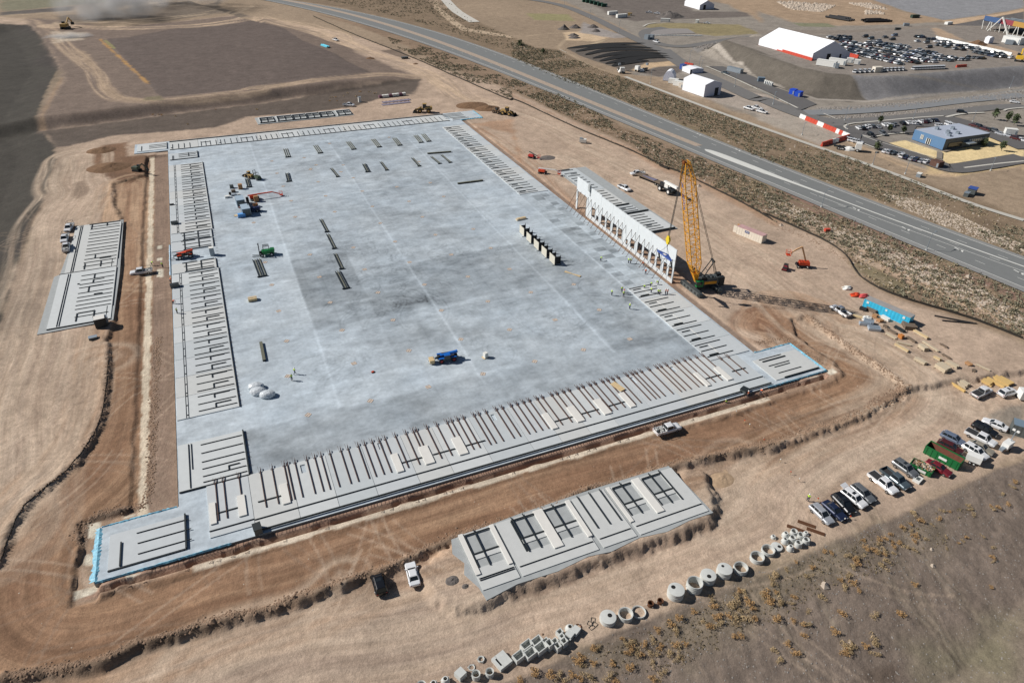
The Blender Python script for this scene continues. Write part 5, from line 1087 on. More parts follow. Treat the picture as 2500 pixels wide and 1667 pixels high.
def boomlift(label,m,loc,rz,arm,k=1.0,am=None,wh=True):
    """arm: list of joints (x, z) ending at the basket"""
    r=thing('boom_lift',label,'boom lift',loc,rz);r.scale=(k,k,k);wheels(r,(1.15,-1.15),.95,.42,RIM,.32)
    MB().box((0,0,.62),(3.0,1.3,.45)).build('chassis',mat('chassis_dark',(.03,.03,.035),.7),r)
    MB().box((-.3,0,1.25),(2.7,1.7,.8),0,0,(.9,.85)).build('turret',m,r)
    for i,(p,q_)in enumerate(zip(arm[:-1],arm[1:])):MB().beam((p[0],0,p[1]),(q_[0],0,q_[1]),.34-.05*i,.36-.05*i).build('boom_section',am or m,r)
    x,z=arm[-1];q=MB()
    for dz in(0,.55,1.1):
        for y in(-.7,.7):q.beam((x,y,z-.4+dz),(x+1.0,y,z-.4+dz),.06)
        for xx in(x,x+1.0):q.beam((xx,-.7,z-.4+dz),(xx,.7,z-.4+dz),.06)
    for xx in(x,x+1):
        for y in(-.7,.7):q.beam((xx,y,z-.4),(xx,y,z+.7),.06)
    q.box((x+.5,0,z-.42),(1.0,1.4,.08));q.build('basket',m if m is not WHT else ORG,r)
    return r
l,a,_=place(600,400,3.6185,(40,300),(120,308));boomlift('orange boom lift lying low with long arm beside the grey containers',ORG,l,0.02,[(-2.2,1.75),(6.0,1.9),(8.4,.9)])
l,a,_=place(1850,400,3.6185,(345,905),(440,890));boomlift('orange boom lift with folded raised arm on the dirt right of the crane',ORG,l,math.radians(150),[(-.6,1.6),(1.2,5.6),(2.6,4.6),(3.6,3.6)],1.15,mat('arm_cream',alb(190,150,110),.6))
l,a,_=place(1250,0,3.6185,(240,1515),(300,1530));boomlift('orange boom lift with white arm beside the far right row of panels',ORG,l,-.75,[(-1.8,1.9),(5.2,2.1),(6.2,1.2)],1.0,WHT)
l,a,_=place(1250,0,3.6185,(150,1375),(200,1400));boomlift('red boom lift with grey arm left of the white-armed lift',mat('machine_red',alb(186,56,50),.5),l,-.9,[(-1.4,2.8),(.6,2.2),(3.0,1.3)],.9,CRG)
def loader(label,m,loc,rz,k=1.0,bucket=True):
    r=thing('wheel_loader',label,'loader',loc,rz);r.scale=(k,k,k);wheels(r,(1.7,-1.6),1.15,.85,m,.6)
    MB().box((-1.6,0,1.7),(2.8,1.9,1.1),0,0,(.92,.85)).build('engine_cover',m,r);MB().box((1.1,0,1.3),(2.2,1.2,.8)).build('front_frame',m,r)
    MB().box((-.1,0,2.5),(1.5,1.5,1.5),0,0,(.85,.9)).build('cab',GLASS,r);MB().box((-.1,0,3.3),(1.6,1.6,.12)).build('cab_roof',m,r)
    if bucket:
        for y in(-.6,.6):MB().beam((1.2,y,2.0),(3.5,y,.8),.22,.4).build('lift_arm',m,r)
        q=MB();q.add([(3.3,-1.5,1.3),(3.3,1.5,1.3),(3.1,1.5,.1),(3.1,-1.5,.1),(4.6,1.5,.1),(4.6,-1.5,.1)],[(0,1,2,3),(3,2,4,5),(0,3,5),(1,4,2)]);q.build('bucket',CRD,r)
    return r
l,a,_=place(600,0,3.6185,(1520,985),(1640,985));loader('yellow wheel loader on the dirt at the far right of the casting slab',MYEL,l,a+math.pi,1.25)
l,a,_=place(600,0,3.6185,(2270,1000),(2350,1015));loader('yellow wheel loader at the far right corner of the slab, right of the dirt pile',MYEL,l,a,1.1)
l,a,_=place(600,0,3.6185,(2190,985),(2250,1000));loader('brown earthmover by the dirt pile at the far right corner of the slab',mat('brown_machine',alb(116,92,66),.7),l,a,.9)
l,a,_=place(500,400,9.8,(1010,300),(1110,300));loader('beige skid loader with dark cab on the far left of the slab',MYEL,l,math.radians(120),.72)
def excavator(label,m,loc,rz,k=1.0):
    r=thing('excavator',label,'excavator',loc,rz);r.scale=(k,k,k)
    for s in(-1,1):MB().box((0,s*1.15,.45),(3.8,.55,.9),0,0,(.86,1)).build('track',CRD,r)
    MB().box((-.4,0,1.6),(3.2,2.5,1.1),0,0,(.94,.94)).build('upper_body',m,r);MB().box((.7,.75,2.3),(1.3,.9,1.2),0,0,(.9,.9)).build('cab',GLASS,r)
    MB().beam((1.0,-.2,1.8),(4.0,-.2,4.0),.4,.55).build('boom',m,r);MB().beam((4.0,-.2,4.0),(6.2,-.2,2.0),.35,.42).build('stick',m,r);MB().box((6.2,-.2,1.3),(.9,1.2,1.1),0,0,(.6,1)).build('bucket',CRD,r)
    return r
l,a,_=place(0,0,3.6185,(1170,1500),(1250,1500));excavator('dark compact excavator digging in the brown pit left of the slab',mat('dull_green',alb(70,80,66),.6),l,a-.3,.8)  # body in one dull dark green
l,a,_=place(0,0,3.6185,(560,245),(600,255));excavator('yellow excavator raising dust on the far left dirt',MYEL,l,1.2,1.6)
l,a,_=place(1850,0,3.6185,(2270,540),(2340,530));excavator('bright yellow excavator at the right edge of the plateau car park',mat('bright_yellow',alb(226,180,50),.5),l,.6,1.5)
# rough terrain crane
l,a,_=place(1250,400,3.6185,(1420,260),(1320,215));r=thing('mobile_crane','white mobile crane on big wheels with its boom lowered to the right, behind the wall','crane',l,a);r.scale=(1.15,)*3
wheels(r,(1.9,-1.9),1.25,.85,WHT,.6);MB().box((0,0,1.3),(6.4,2.0,.6)).build('chassis',CRD,r);MB().box((.4,0,2.1),(2.6,1.8,1.0)).build('superstructure',WHT,r);MB().box((1.6,.9,2.3),(1.3,.8,1.2)).build('cab',GLASS,r)
MB().beam((1.6,-.1,2.9),(-6.6,2.6,3.9),.7,.75).build('telescopic_boom',WHT,r);MB().beam((-.6,.3,1.9),(-3.0,1.2,3.2),.22).build('lift_cylinder',WHT,r)
for x in(-2.9,2.9):MB().box((x,0,1.0),(.4,2.7,.35)).build('outrigger',CRD,r)
l,a,_=place(1250,400,3.6185,(1130,112),(1300,180));r=thing('flatbed_trailer','long flatbed trailer with a grey triangular frame lying on it','trailer',l,a)
MB().box((0,0,1.3),(12.5,2.5,.25)).build('deck',WOODD,r);MB().box((0,0,1.0),(12.0,.9,.4)).build('frame',CRD,r);wheels(r,(4.2,5.4),1.05,.5,RIM,.45);MB().box((-4.5,0,.6),(.2,1.4,.8)).build('landing_leg',CRD,r)
t_=MB().prism([(-3.5,-.3),(3.2,-1.0),(3.2,1.0)],1.45,1.6).build('spare_spreader',mat('lilac_grey',alb(120,118,140),.6));t_.location=l;t_.rotation_euler.z=a;tag(t_,'grey triangular spreader frame lying on the long flatbed trailer','spreader')
l,a,_=place(1850,400,3.6185,(210,930),(275,915));r=thing('utility_vehicle','small dark red utility buggy left of the orange boom lift','buggy',l,a+.6);wheels(r,(.9,-.9),.65,.34,RIM,.25);MB().box((0,0,.65),(2.7,1.3,.45)).build('body',mat('dull_red',alb(120,40,48),.6),r);MB().box((.1,0,1.75),(1.3,1.2,.07)).build('roof',BLK,r)
for x in(-.5,.7):
    for y in(-.55,.55):MB().beam((x,y,.8),(x,y,1.75),.06).build('roof_post',BLK,r)
MB().box((-.95,0,1.0),(.8,1.2,.3)).build('cargo_bed',BLK,r)
# ---------------------------------------------------------------- people
SKIN=mat('skin',(.42,.26,.18),.6,0,.05,5);HIVIS=mat('hivis_yellow',(.50,.82,.06),.7,0,.06,5);HIORG=mat('hivis_orange',(.85,.16,.04),.7,0,.06,5);JEAN=mat('work_trousers',(.05,.06,.09),.85,0,.1,5);HATW=mat('hat_white',(.8,.8,.78),.4);BOOT=mat('boot_leather',(.06,.04,.03),.8)
def skin_mesh(name,V,E_,R_,m,root=0,sub=1):
    me=bpy.data.meshes.new(name);me.from_pydata(V,E_,[]);o=bpy.data.objects.new(name,me);COL.objects.link(o)
    md=o.modifiers.new('s','SKIN');md.use_smooth_shade=True
    for i,r_ in enumerate(R_):me.skin_vertices[0].data[i].radius=(r_,r_);me.skin_vertices[0].data[i].use_root=(i==root)
    sb=o.modifiers.new('u','SUBSURF');sb.levels=sub;sb.render_levels=sub
    dg=bpy.context.evaluated_depsgraph_get();out=bpy.data.meshes.new_from_object(o.evaluated_get(dg));bpy.data.objects.remove(o)
    out.name=name;out.materials.clear();out.materials.append(m);return out
def person_meshes(pose):
    if pose=='stand':j=dict(pel=(0,0,.95),spi=(0,0,1.2),che=(0,0,1.38),nec=(.02,0,1.52),hea=(.04,0,1.66),hip=.1,kn=[(.03,.12,.5),(.03,-.12,.5)],an=[(0,.14,.09),(0,-.14,.09)],el=[(-.03,.28,1.15),(.02,-.27,1.14)],wr=[(.08,.26,.92),(.2,-.2,1.02)])
    elif pose=='walk':j=dict(pel=(0,0,.93),spi=(.02,0,1.18),che=(.05,0,1.36),nec=(.08,0,1.5),hea=(.11,0,1.64),hip=.1,kn=[(.2,.1,.5),(-.08,-.1,.5)],an=[(.28,.1,.09),(-.34,-.1,.14)],el=[(-.12,.27,1.13),(.16,-.27,1.14)],wr=[(-.02,.26,.9),(.34,-.22,1.02)])
    elif pose=='bend':j=dict(pel=(-.12,0,.88),spi=(.1,0,1.02),che=(.28,0,1.08),nec=(.42,0,1.08),hea=(.55,0,1.04),hip=.1,kn=[(.06,.14,.48),(-.02,-.14,.48)],an=[(-.02,.16,.09),(-.1,-.16,.09)],el=[(.36,.24,.82),(.38,-.24,.84)],wr=[(.5,.16,.6),(.52,-.15,.62)])
    else:j=dict(pel=(0,0,.38),spi=(.1,0,.58),che=(.18,0,.74),nec=(.24,0,.86),hea=(.3,0,.98),hip=.1,kn=[(.38,.14,.45),(.3,-.14,.12)],an=[(.32,.15,.08),(-.1,-.15,.09)],el=[(.28,.26,.55),(.3,-.26,.56)],wr=[(.5,.18,.42),(.52,-.16,.44)])
    P=j;sh=[(P['che'][0],.19,P['che'][2]+.04),(P['che'][0],-.19,P['che'][2]+.04)];hp=[(P['pel'][0],.1,P['pel'][2]-.04),(P['pel'][0],-.1,P['pel'][2]-.04)]
    V=[P['pel'],P['spi'],P['che'],P['nec'],P['hea']];R_=[.13,.13,.15,.055,.1];E_=[(0,1),(1,2),(2,3),(3,4)]
    hd=Vector(P['hea'])-Vector(P['nec']);hd.normalize();V.append(tuple(Vector(P['hea'])+hd*.08));R_.append(.085);E_.append((4,5));V.append((P['hea'][0]+.115,0,P['hea'][2]-.02));R_.append(.018);E_.append((4,6))
    for s in(0,1):
        b=len(V);V+=[sh[s],P['el'][s],P['wr'][s]];R_+=[.07,.05,.032];E_+=[(2,b),(b,b+1),(b+1,b+2)]
        d=(Vector(P['wr'][s])-Vector(P['el'][s])).normalized();w_=Vector(P['wr'][s]);pl=w_+d*.06;V.append(tuple(pl));R_.append(.03);E_.append((b+2,b+3))
        for k in range(5):
            a=Vector((.022*(k-1.5),0,0))if k<4 else Vector((.05,.0,.0));k0=pl+d*(.03 if k<4 else-.01)+a;V+=[tuple(k0),tuple(k0+d*(.05+.01*(k in(1,2)))+Vector((.012,0,-.005)))];R_+=[.010,.009];n_=len(V);E_+=[(b+3,n_-2),(n_-2,n_-1)]
    for s in(0,1):
        b=len(V);V+=[hp[s],P['kn'][s],P['an'][s],(P['an'][s][0]+.16,P['an'][s][1],.04)];R_+=[.09,.06,.045,.04];E_+=[(0,b),(b,b+1),(b+1,b+2),(b+2,b+3)]
    body=skin_mesh('person',V,E_,R_,SKIN)
    V=[P['pel'],hp[0],P['kn'][0],P['an'][0],hp[1],P['kn'][1],P['an'][1],P['spi']]
    tr=skin_mesh('trousers',V,[(0,1),(1,2),(2,3),(0,4),(4,5),(5,6),(0,7)],[.155,.115,.085,.07,.115,.085,.07,.14],JEAN)
    V=[tuple((Vector(P['pel'])+Vector(P['spi']))/2),P['spi'],P['che'],sh[0],tuple((Vector(sh[0])+Vector(P['el'][0]))/2),sh[1],tuple((Vector(sh[1])+Vector(P['el'][1]))/2)]
    ve=skin_mesh('vest',V,[(0,1),(1,2),(2,3),(3,4),(2,5),(5,6)],[.16,.165,.18,.1,.085,.1,.085],HIVIS)
    h=MB();c=Vector(P['hea'])+hd*.06;h.lathe([(.001,.13),(.07,.115),(.115,.06),(.125,.0),(.165,-.005),(.165,-.02),(.11,-.02),(.001,-.02)],c,14);ho=h.build('hard_hat',HATW,None,None,True);hm=ho.data;bpy.data.objects.remove(ho)
    return body,tr,ve,hm
PM={k:person_meshes(k)for k in('stand','walk','bend','kneel')}
VORG={}
def person(label,px,py,pose='stand',rz=0.0,orange=False,group='site workers in high-visibility clothing'):
    p=gpt(px,py);b,tr,ve,hm=PM[pose]
    o=bpy.data.objects.new('person',b);COL.objects.link(o);o.location=p;o.rotation_euler.z=rz;tag(o,label,'person',group);o.scale=(1.06,)*3
    if orange:
        if pose not in VORG:VORG[pose]=ve.copy();VORG[pose].materials.clear();VORG[pose].materials.append(HIORG)
        ve=VORG[pose]
    for nm_,me in(('trousers',tr),('vest',ve),('hard_hat',hm)):
        c=bpy.data.objects.new(nm_,me);COL.objects.link(c);c.parent=o
    return o
def T_(t,x,y):return TO[t][0]+x/3.6185,TO[t][1]+y/3.6185
for lb,t,x,y,ps,rz,og in[
    ('worker in yellow-green vest walking on the slab, farther of the two near the white bundles','J',435,340,'walk',.3,0),('worker in yellow-green vest standing on the slab, nearer of the two near the white bundles','J',410,395,'stand',2,0),
    ('lone worker in yellow vest on the slab left of the standing wall','G',783,860,'bend',.5,0),('worker in yellow vest by the wall braces, left of a pair','G',1028,880,'stand',0,0),('worker in yellow vest by the wall braces, right of a pair','G',1046,880,'stand',3,0),
    ('worker bending at the red box under the braced wall','G',1160,905,'bend',2,1),('worker in orange vest standing under the last wall braces','G',1178,978,'stand',1,1),('worker in yellow vest standing alone left of the tight group','G',880,1163,'stand',0,0),
    ('worker in yellow vest at the back of the tight group','G',968,1135,'stand',1,0),('worker in orange vest in the middle of the tight group','G',988,1152,'stand',2.5,1),('worker in yellow vest at the front of the tight group','G',984,1175,'stand',4,0),
    ('worker in yellow vest standing alone nearest the camera, below the group','G',1038,1283,'stand',0,0),('worker kneeling at the far left of the panel being rigged','G',1168,1100,'kneel',1,0),('worker bending over the far edge of the panel being rigged','G',1222,1085,'bend',.2,0),
    ('worker bending at the far right of the panel being rigged','G',1288,1072,'bend',2.4,0),('worker in yellow vest standing on the middle of the panel','G',1227,1142,'stand',0,0),('worker in yellow vest on the near bar of the panel, left of two','G',1289,1158,'stand',1,0),
    ('worker in yellow vest on the near bar of the panel, right of two','G',1304,1160,'stand',2,0),('worker in red-orange vest by the slab edge near the crane, left of two','G',1354,1156,'stand',2,1),('worker in red-orange vest by the slab edge near the crane, right of two','G',1371,1158,'stand',2,1),
    ('worker in yellow vest standing in the dirt left of the slab edge','E',1440,918,'stand',1,0),('worker in orange vest at the left slab edge below the telehandler','E',1510,1050,'bend',1,1),('worker in orange bending at the left edge of the slab','E',1535,1240,'bend',-.4,1),
    ('worker in green vest on the left edge of the slab','E',1568,1325,'stand',-.4,0),('worker kneeling in yellow-green vest beside the front trench','K',1890,622,'kneel',2,0),('worker in orange standing beside the front trench','K',2073,568,'stand',2,1),
    ('worker in orange bending near the right end of the front trench','K',2193,518,'bend',.5,1),('worker in yellow jacket walking left of the silver estate car','L',438,1460,'stand',.5,0),('worker in yellow crouching behind the pickup on the left haul road','E',1345,900,'bend',.2,0)]:
    person(lb,*T_(t,x,y),ps,rz,bool(og))
# ---------------------------------------------------------------- small things on the slab
def boxthing(name,label,cat,px,py,d,rz,m,z=0,group=None,parts=()):
    p=gpt(px,py);r=thing(name,label,cat,p,rz,group);MB().box((0,0,d[2]/2+z),d,0,0,(.97,.97)).build('body',m,r)
    for pn,c,dd,mm in parts:MB().box(c,dd).build(pn,mm,r)
    return r
PBL=mat('plastic_blue',alb(90,150,210),.6);PWH=mat('dull_white',alb(220,220,214),.7,0,.06,3);STG=mat('galvanised',alb(150,160,168),.5,.4,.08,3);CARD=mat('cardboard',alb(170,130,92),.9)
# bundles of three steel braces lying in a fan
k=0
for lab,s in[('leftmost','B 350 1320 375 1390'),('second from left','B 615 1290 660 1355'),('third from left','B 905 1258 955 1322'),('fourth from left','B 1125 1235 1180 1302'),('fifth from left','B 1312 1225 1362 1287'),('sixth from left','B 1500 1200 1550 1262'),('rightmost','B 1567 1190 1618 1252')]:
    a,b=pts(s);L_2=math.hypot(*(b-a))+.6;r=thing('brace_bundle','bundle of long steel braces in the far row across the slab, '+lab,'steel braces',((a[0]+b[0])/2,(a[1]+b[1])/2,0),math.atan2(b[1]-a[1],b[0]-a[0]),'bundles of steel braces on the slab')
    for y in(-.75,0,.75):MB().beam((-L_2/2,y,.18),(L_2/2,y,.18),.22,.2).build('brace',mat('olive_steel',alb(104,104,88),.7,.1),r)
    MB().box((L_2/2-.1,0,.2),(.35,2.2,.35)).build('end_plate',DKS,r)
for lab,s,n in[('in the second row, leftmost','F 365 85 385 160',3),('in the second row, second from left','F 755 45 815 118',2),('in the second row, third from left','F 1045 5 1082 75',3),('in the second row, fourth from left','B 1192 1435 1248 1508',2),('in the second row, fifth from left','B 1470 1400 1535 1472',2),('in the second row, sixth from left','B 1640 1390 1715 1450',2),('in the second row, rightmost','B 1730 1375 1808 1440',2),
                  ('farthest in the middle column','F 662 495 720 605',2),('second in the middle column','F 722 625 785 752',2),('third in the middle column','F 788 800 850 932',2),('nearest in the middle column','F 812 955 890 1105',3),('below the green forklift','F 92 848 150 998',4),('below the beige loader','F 10 132 32 210',3)]:
    a,b=pts(s);L_2=math.hypot(*(b-a));r=thing('brace_bundle','bundle of dark steel braces on the slab, '+lab,'steel braces',((a[0]+b[0])/2,(a[1]+b[1])/2,0),math.atan2(b[1]-a[1],b[0]-a[0]),'bundles of steel braces on the slab')
    for i in range(n):MB().beam((-L_2/2,(i-(n-1)/2)*.62,.2),(L_2/2,(i-(n-1)/2)*.62,.2),.22,.26).build('brace',mat('olive_steel',alb(104,104,88),.7,.1)if i%2 else DKS,r)
    MB().box((L_2/2-.1,0,.2),(.35,n*.62+.3,.3)).build('end_plate',DKS,r)
for lab,s in[('long dark steel beam lying across the far right of the slab, farther of two','B 1605 1362 1815 1346'),('long dark steel beam lying across the far right of the slab, nearer of two','F 1872 180 2095 152'),('short thick steel beam bundle on the left of the slab','J 135 65 165 225')]:
    a,b=pts(s);r=thing('steel_beam',lab,'steel beam',((a[0]+b[0])/2,(a[1]+b[1])/2,0),math.atan2(b[1]-a[1],b[0]-a[0]));L_2=math.hypot(*(b-a))
    MB().box((0,0,.06),(L_2,.7,.1)).build('flange',DKS,r);MB().box((0,0,.45),(L_2,.7,.1)).build('flange',mat('olive_steel',(.1,.1,.1)),r);MB().box((0,0,.26),(L_2,.4,.3)).build('web',DKS,r)
# wrapped white bundles
for i,(lb,x,y)in enumerate([('grey-white plastic-wrapped bundle on the slab, farthest of three',92,460),('grey-white plastic-wrapped bundle on the slab, middle of three',110,505),('grey-white plastic-wrapped bundle on the slab, right of three',195,530)]):
    p=gpt(*T_('J',x,y));bm=bmesh.new();bmesh.ops.create_icosphere(bm,subdivisions=3,radius=1)
    for v in bm.verts:v.co*=1+.16*(float(vn(v.co.x*3+i*9,v.co.y*3+v.co.z*2,5))-.5);v.co.x*=1.75;v.co.y*=1.25;v.co.z=max(v.co.z,-.55)*.85+.46
    me=bpy.data.meshes.new('wrapped_bundle');bm.to_mesh(me);bm.free();me.materials.append(mat('plastic_wrap',alb(196,202,206),.35,0,.25,2.5,.5,0,.6));o=bpy.data.objects.new('wrapped_bundle',me);COL.objects.link(o);o.location=p;o.rotation_euler.z=-.3;tag(o,lb,'wrapped bundle','wrapped bundles on the slab')
boxthing('water_tank','small white tank standing on a pallet right of the blue telehandler','tank',*T_('J',2118,190),(.9,.9,1.3),.3,PWH,.1,None,[('pallet',(0,.1,.06),(1.4,1.2,.12),WOOD)])
boxthing('portable_toilet','tall grey-white cabin standing at the gap in the left row','portable toilet',*T_('E',1880,805),(1.25,1.25,2.4),0,STG,0,None,[('roof',(0,0,2.45),(1.35,1.35,.12),PWH),('door',(-.64,0,1.1),(.05,.8,1.9),PWH)])
boxthing('tool_box','dark grey crate at the left slab edge above the portable loader gap','crate',*T_('E',1545,535),(2.0,1.2,.9),0,CRG,0,None,[('lid',(0,0,.95),(2.1,1.3,.08),DKS)])
boxthing('tool_box','dark grey crate at the left slab edge below the telehandler','crate',*T_('E',1548,1090),(2.2,1.3,1.0),0,CRG,0,None,[('lid',(0,0,1.05),(2.3,1.4,.08),DKS)])
boxthing('tool_box','small dark crate at the left slab edge halfway along the far row','crate',*T_('E',1520,368),(1.3,.7,.5),0,DKS,0,None,[('lid',(0,0,.53),(1.35,.75,.06),BLK)])
boxthing('pallet_load','small stack of yellow timber on the left of the slab','timber stack',*T_('F',62,1205),(2.2,1.6,.7),0,WOOD,.1,None,[('top_board',(0,.1,.85),(2.3,.5,.1),WOODP)])
boxthing('plywood_sheet','tan plywood sheet lying across the rusty bars','plywood',*T_('K',932,460),(1.5,3.4,.05),.25,WOOD,.42,None,[])
boxthing('warning_light','tiny red and black gadget lying alone on the slab','gadget',*T_('J',1122,322),(.5,.4,.3),.3,ORG,0,None,[('base',(.1,0,.06),(.8,.6,.1),BLK)])
boxthing('shield_box','dark blue-grey box at the front edge of the slab near the left corner','box',*T_('N',110,215),(1.3,1.7,1.5),.1,CRG,-.3,None,[('lid',(0,0,1.25),(1.4,1.8,.08),DKS)])
boxthing('shield_box','dark blue-grey box at the front edge of the slab near the right corner','box',*T_('K',2050,490),(1.6,1.4,.7),.4,CRG,0,None,[('lid',(0,0,.75),(1.7,1.5,.08),DKS)])
boxthing('lumber_heap','heap of pale timber on the slab left of the formwork line','timber stack',*T_('G',80,492),(3.6,1.2,.5),.1,WOODP,0,None,[('top_board',(.2,.1,.56),(3.0,.8,.12),WOOD)])
boxthing('fuel_trailer','white generator trailer on the dirt between standing wall row and highway','trailer',*T_('C',625,1265),(3.0,1.7,1.4),-.6,PWH,.4,None,[('wheel',(.2,.95,.4),(.8,.2,.8),TYRE),('drawbar',(2.2,0,.6),(1.6,.2,.15),DKS),('tank',(-.8,0,2.0),(1.2,1.2,.5),STG)])
r=thing('timber_planks','fan of yellow planks beside the last formwork panel','planks',gpt(*T_('G',535,975)),-1.0)
for a in(-.12,0,.1):MB().beam((-2.6*math.cos(a),-2.6*math.sin(a),.1),(2.6*math.cos(a),2.6*math.sin(a),.14),.22,.12).build('plank',WOOD,r)
# grey containers and small stuff left of the slab centre
CNT=mat('container_grey',alb(120,138,152),.5,.1,.05,2);CNTR=mat('container_roof',alb(166,184,198),.5,.1,.05,1)
def container(label,loc,rz,d,side,roof,group=None,marks=()):
    r=thing('storage_container',label,'container',loc,rz,group);L2,W2,H2=d;q=MB();n=int(L2/.45)
    for sgn in(-1,1):
        vs=[];
        for i in range(n+1):
            x=-L2/2+L2*i/n;y=sgn*(W2/2-(.05 if i%2 else 0));vs+=[(x,y,.1),(x,y,H2-.08)]
        q.add(vs,[(2*i,2*i+2,2*i+3,2*i+1)for i in range(n)])
    for sgn in(-1,1):q.box((sgn*(L2/2-.04),0,H2/2),(.08,W2-.1,H2-.1))
    q.build('side_wall',side,r);MB().box((0,0,H2-.04),(L2,W2,.1)).build('roof',roof,r)
    q=MB()
    for sx3 in(-1,1):
        for sy3 in(-1,1):q.box((sx3*(L2/2-.08),sy3*(W2/2-.08),H2/2),(.18,.18,H2))
    for sy3 in(-1,1):q.box((0,sy3*(W2/2-.04),.1),(L2,.1,.18))
    q.build('corner_post',side,r)
    for pn,c,dd,mm in marks:MB().box(c,dd).build(pn,mm,r)
    return r
p=gpt(500+900/9.8,400+1000/9.8);container('grey storage container on the slab beside the orange boom lift, farther of two',(p.x-.4,p.y+.8,0),-1.52,(4.6,2.6,2.6),CNT,CNTR,None,[('door',(2.36,0,1.2),(.05,2.2,2.1),CRG)])
p=gpt(500+1010/9.8,400+1270/9.8);container('grey storage container on the slab beside the orange boom lift, nearer of two',(p.x+.1,p.y+2.8,0),-1.5,(4.6,2.6,2.6),CNT,CNTR,None,[('door',(2.36,0,1.2),(.05,2.2,2.1),CRG)])
for nm_,lb,x,y,d,m in[('cooler_trailer','small white-blue trailer in front of the grey containers',890,1270,(2.4,1.4,1.2),PBL),('wire_crate','rust brown crate on the slab near the containers, tallest one',860,600,(1.4,1.2,1.8),CARD),('wire_crate','small grey crate on the slab farthest of the scattered crates',650,580,(1.3,1.0,1.2),CRG),('wire_crate','dark brown crate in the middle of the scattered crates',690,680,(1.4,1.0,.9),WOODD),('wire_crate','dark crate at the left of the scattered crates',610,740,(.8,.9,.9),BLK),('material_sack','white sack at the left end of the scattered crates',550,810,(1.7,1.1,.7),PWH),('material_sack','grey-white sack right of the white sack',700,760,(1.8,.9,.5),STG),('material_sack','tiny white sack at the right of the scattered crates',820,745,(.6,.5,.4),PWH),
                          ('pallet_load','tall tan stack beside the orange boom lift base',1240,900,(1.5,1.2,2.0),CARD),('pallet_load','pale timber stack in front of the orange boom lift',1200,850,(2.4,1.0,.5),WOODP),('pallet_load','rust brown stack beside the navy forklift',1220,1030,(1.6,1.3,1.2),mat('rust_brown',alb(130,84,48),.8)),('generator','dark generator with pale top beside the navy forklift',1270,1130,(1.5,1.2,1.2),BLK),('plywood_sheet','tan plywood on the slab left of the small trailer',770,1240,(1.6,1.4,.12),WOOD),('panel_rack','dark rack standing beside the farther grey container',1040,960,(.9,.7,2.4),BLK),('paint_pallet','pinkish pallet leaning left of the grey containers',830,1030,(.6,3.0,.5),mat('pinkish',alb(190,150,140),.8))]:
    boxthing(nm_,lb,nm_.replace('_',' '),500+x/9.8,400+y/9.8,d,.05,m,0,None,[('base',(0,0,.04),(d[0]+.12,d[1]+.12,.08),DKS)])
# column pockets in the slab floor
CP=pts('F 275 85 330 200 170 870 230 1070 290 1300 435 470 70 520 565 803 650 1000 745 1225 850 1470 950 740 1050 933 1167 1137 1300 1380 640 160 705 285 785 425 575 45 950 125 1028 243 1118 378 1188 525 1318 688 1447 870 1578 1067 1728 1295 1900 1550 1335 205 1442 333 1560 470 1675 628 1815 803 1962 997 2138 1215 2330 1465 1630 168 1748 290 2010 577 2163 745 2330 930 400 328 J 360 45 370 355 955 243 550 697 1100 573 1440 130 1612 450 2095 335 K 200 225 630 122 1040 28 G 545 1065 165 1135 770 1290 380 1378 930 330 B 1265 1215 515 1395 230 1425 1240 1490 570 1500 860 1460 620 1460 840 1520 740 1270 1530 1430')
SANDY=mat('pocket_sand',alb(196,184,172),.9,0,.3,3)
PTIM=mat('pocket_timber',alb(196,170,146),.9,0,.2,3)
ORDN=ORD[:15]+['sixteenth','seventeenth']
rowname=lambda y:ORDN[int(min(16,max(0,(305-y)/12.2)))]+' row'
colname=lambda x:ORDN[int(min(12,max(0,(x+4)/9.0)))]+' line'
for i,p in enumerate(CP):
    r=thing('column_pocket','sandy column pocket in the slab, %s from far side, %s from left'%(rowname(p[1]),colname(p[0])),'column pocket',(p[0],p[1],0),math.radians(45 if i%4 else 0)+.05*(i%5),'column pockets set out on a grid across the slab')
    if i==0:m1=MB().box((0,0,.004),(1.0,1.0,.02)).build('sand_fill',SANDY,r);q=MB();[q.beam(a_,b_,.06,.05)for a_,b_ in(((-.5,-.5,.03),(.5,-.5,.03)),((.5,-.5,.03),(.5,.5,.03)),((.5,.5,.03),(-.5,.5,.03)),((-.5,.5,.03),(-.5,-.5,.03)),((-.6,.1,.04),(.6,-.1,.04)))];m2=q.build('timber_edge',PTIM,r);md_=(m1.data,m2.data)
    else:
        for nm_,me in zip(('sand_fill','timber_edge'),md_):c=bpy.data.objects.new(nm_,me);COL.objects.link(c);c.parent=r
# blue membrane edging on the two corner pads and rebar fringe along the front footing
BM=mat('blue_membrane',alb(128,188,228),.5,0,.3,2.2,.5,0,.6)
def edging(label,P,wd,z0,m=BM,seed=1,name='blue_membrane',ragged=.25):
    P=resample(P,max(8,int(sum(math.hypot(b[0]-a[0],b[1]-a[1])for a,b in zip(P[:-1],P[1:]))/.35)));T2=np.gradient(P,axis=0);T2/=np.hypot(*T2.T)[:,None];N2=np.stack([T2[:,1],-T2[:,0]],1);rg=np.random.RandomState(seed);vs=[]
    for p,n_ in zip(P,N2):
        a=p-n_*wd*.5*(1+ragged*rg.randn());b=p+n_*wd*.5*(1+ragged*rg.randn());vs+=[(a[0],a[1],z0+.03+.05*rg.rand()),(p[0],p[1],z0+.12+.1*rg.rand()),(b[0],b[1],z0-.1)]
    q=MB();n_=len(P);q.add(vs,[(3*i+k,3*i+3+k,3*i+4+k,3*i+1+k)for i in range(n_-1)for k in range(2)]);return tag(q.build(name,m),label,'membrane')
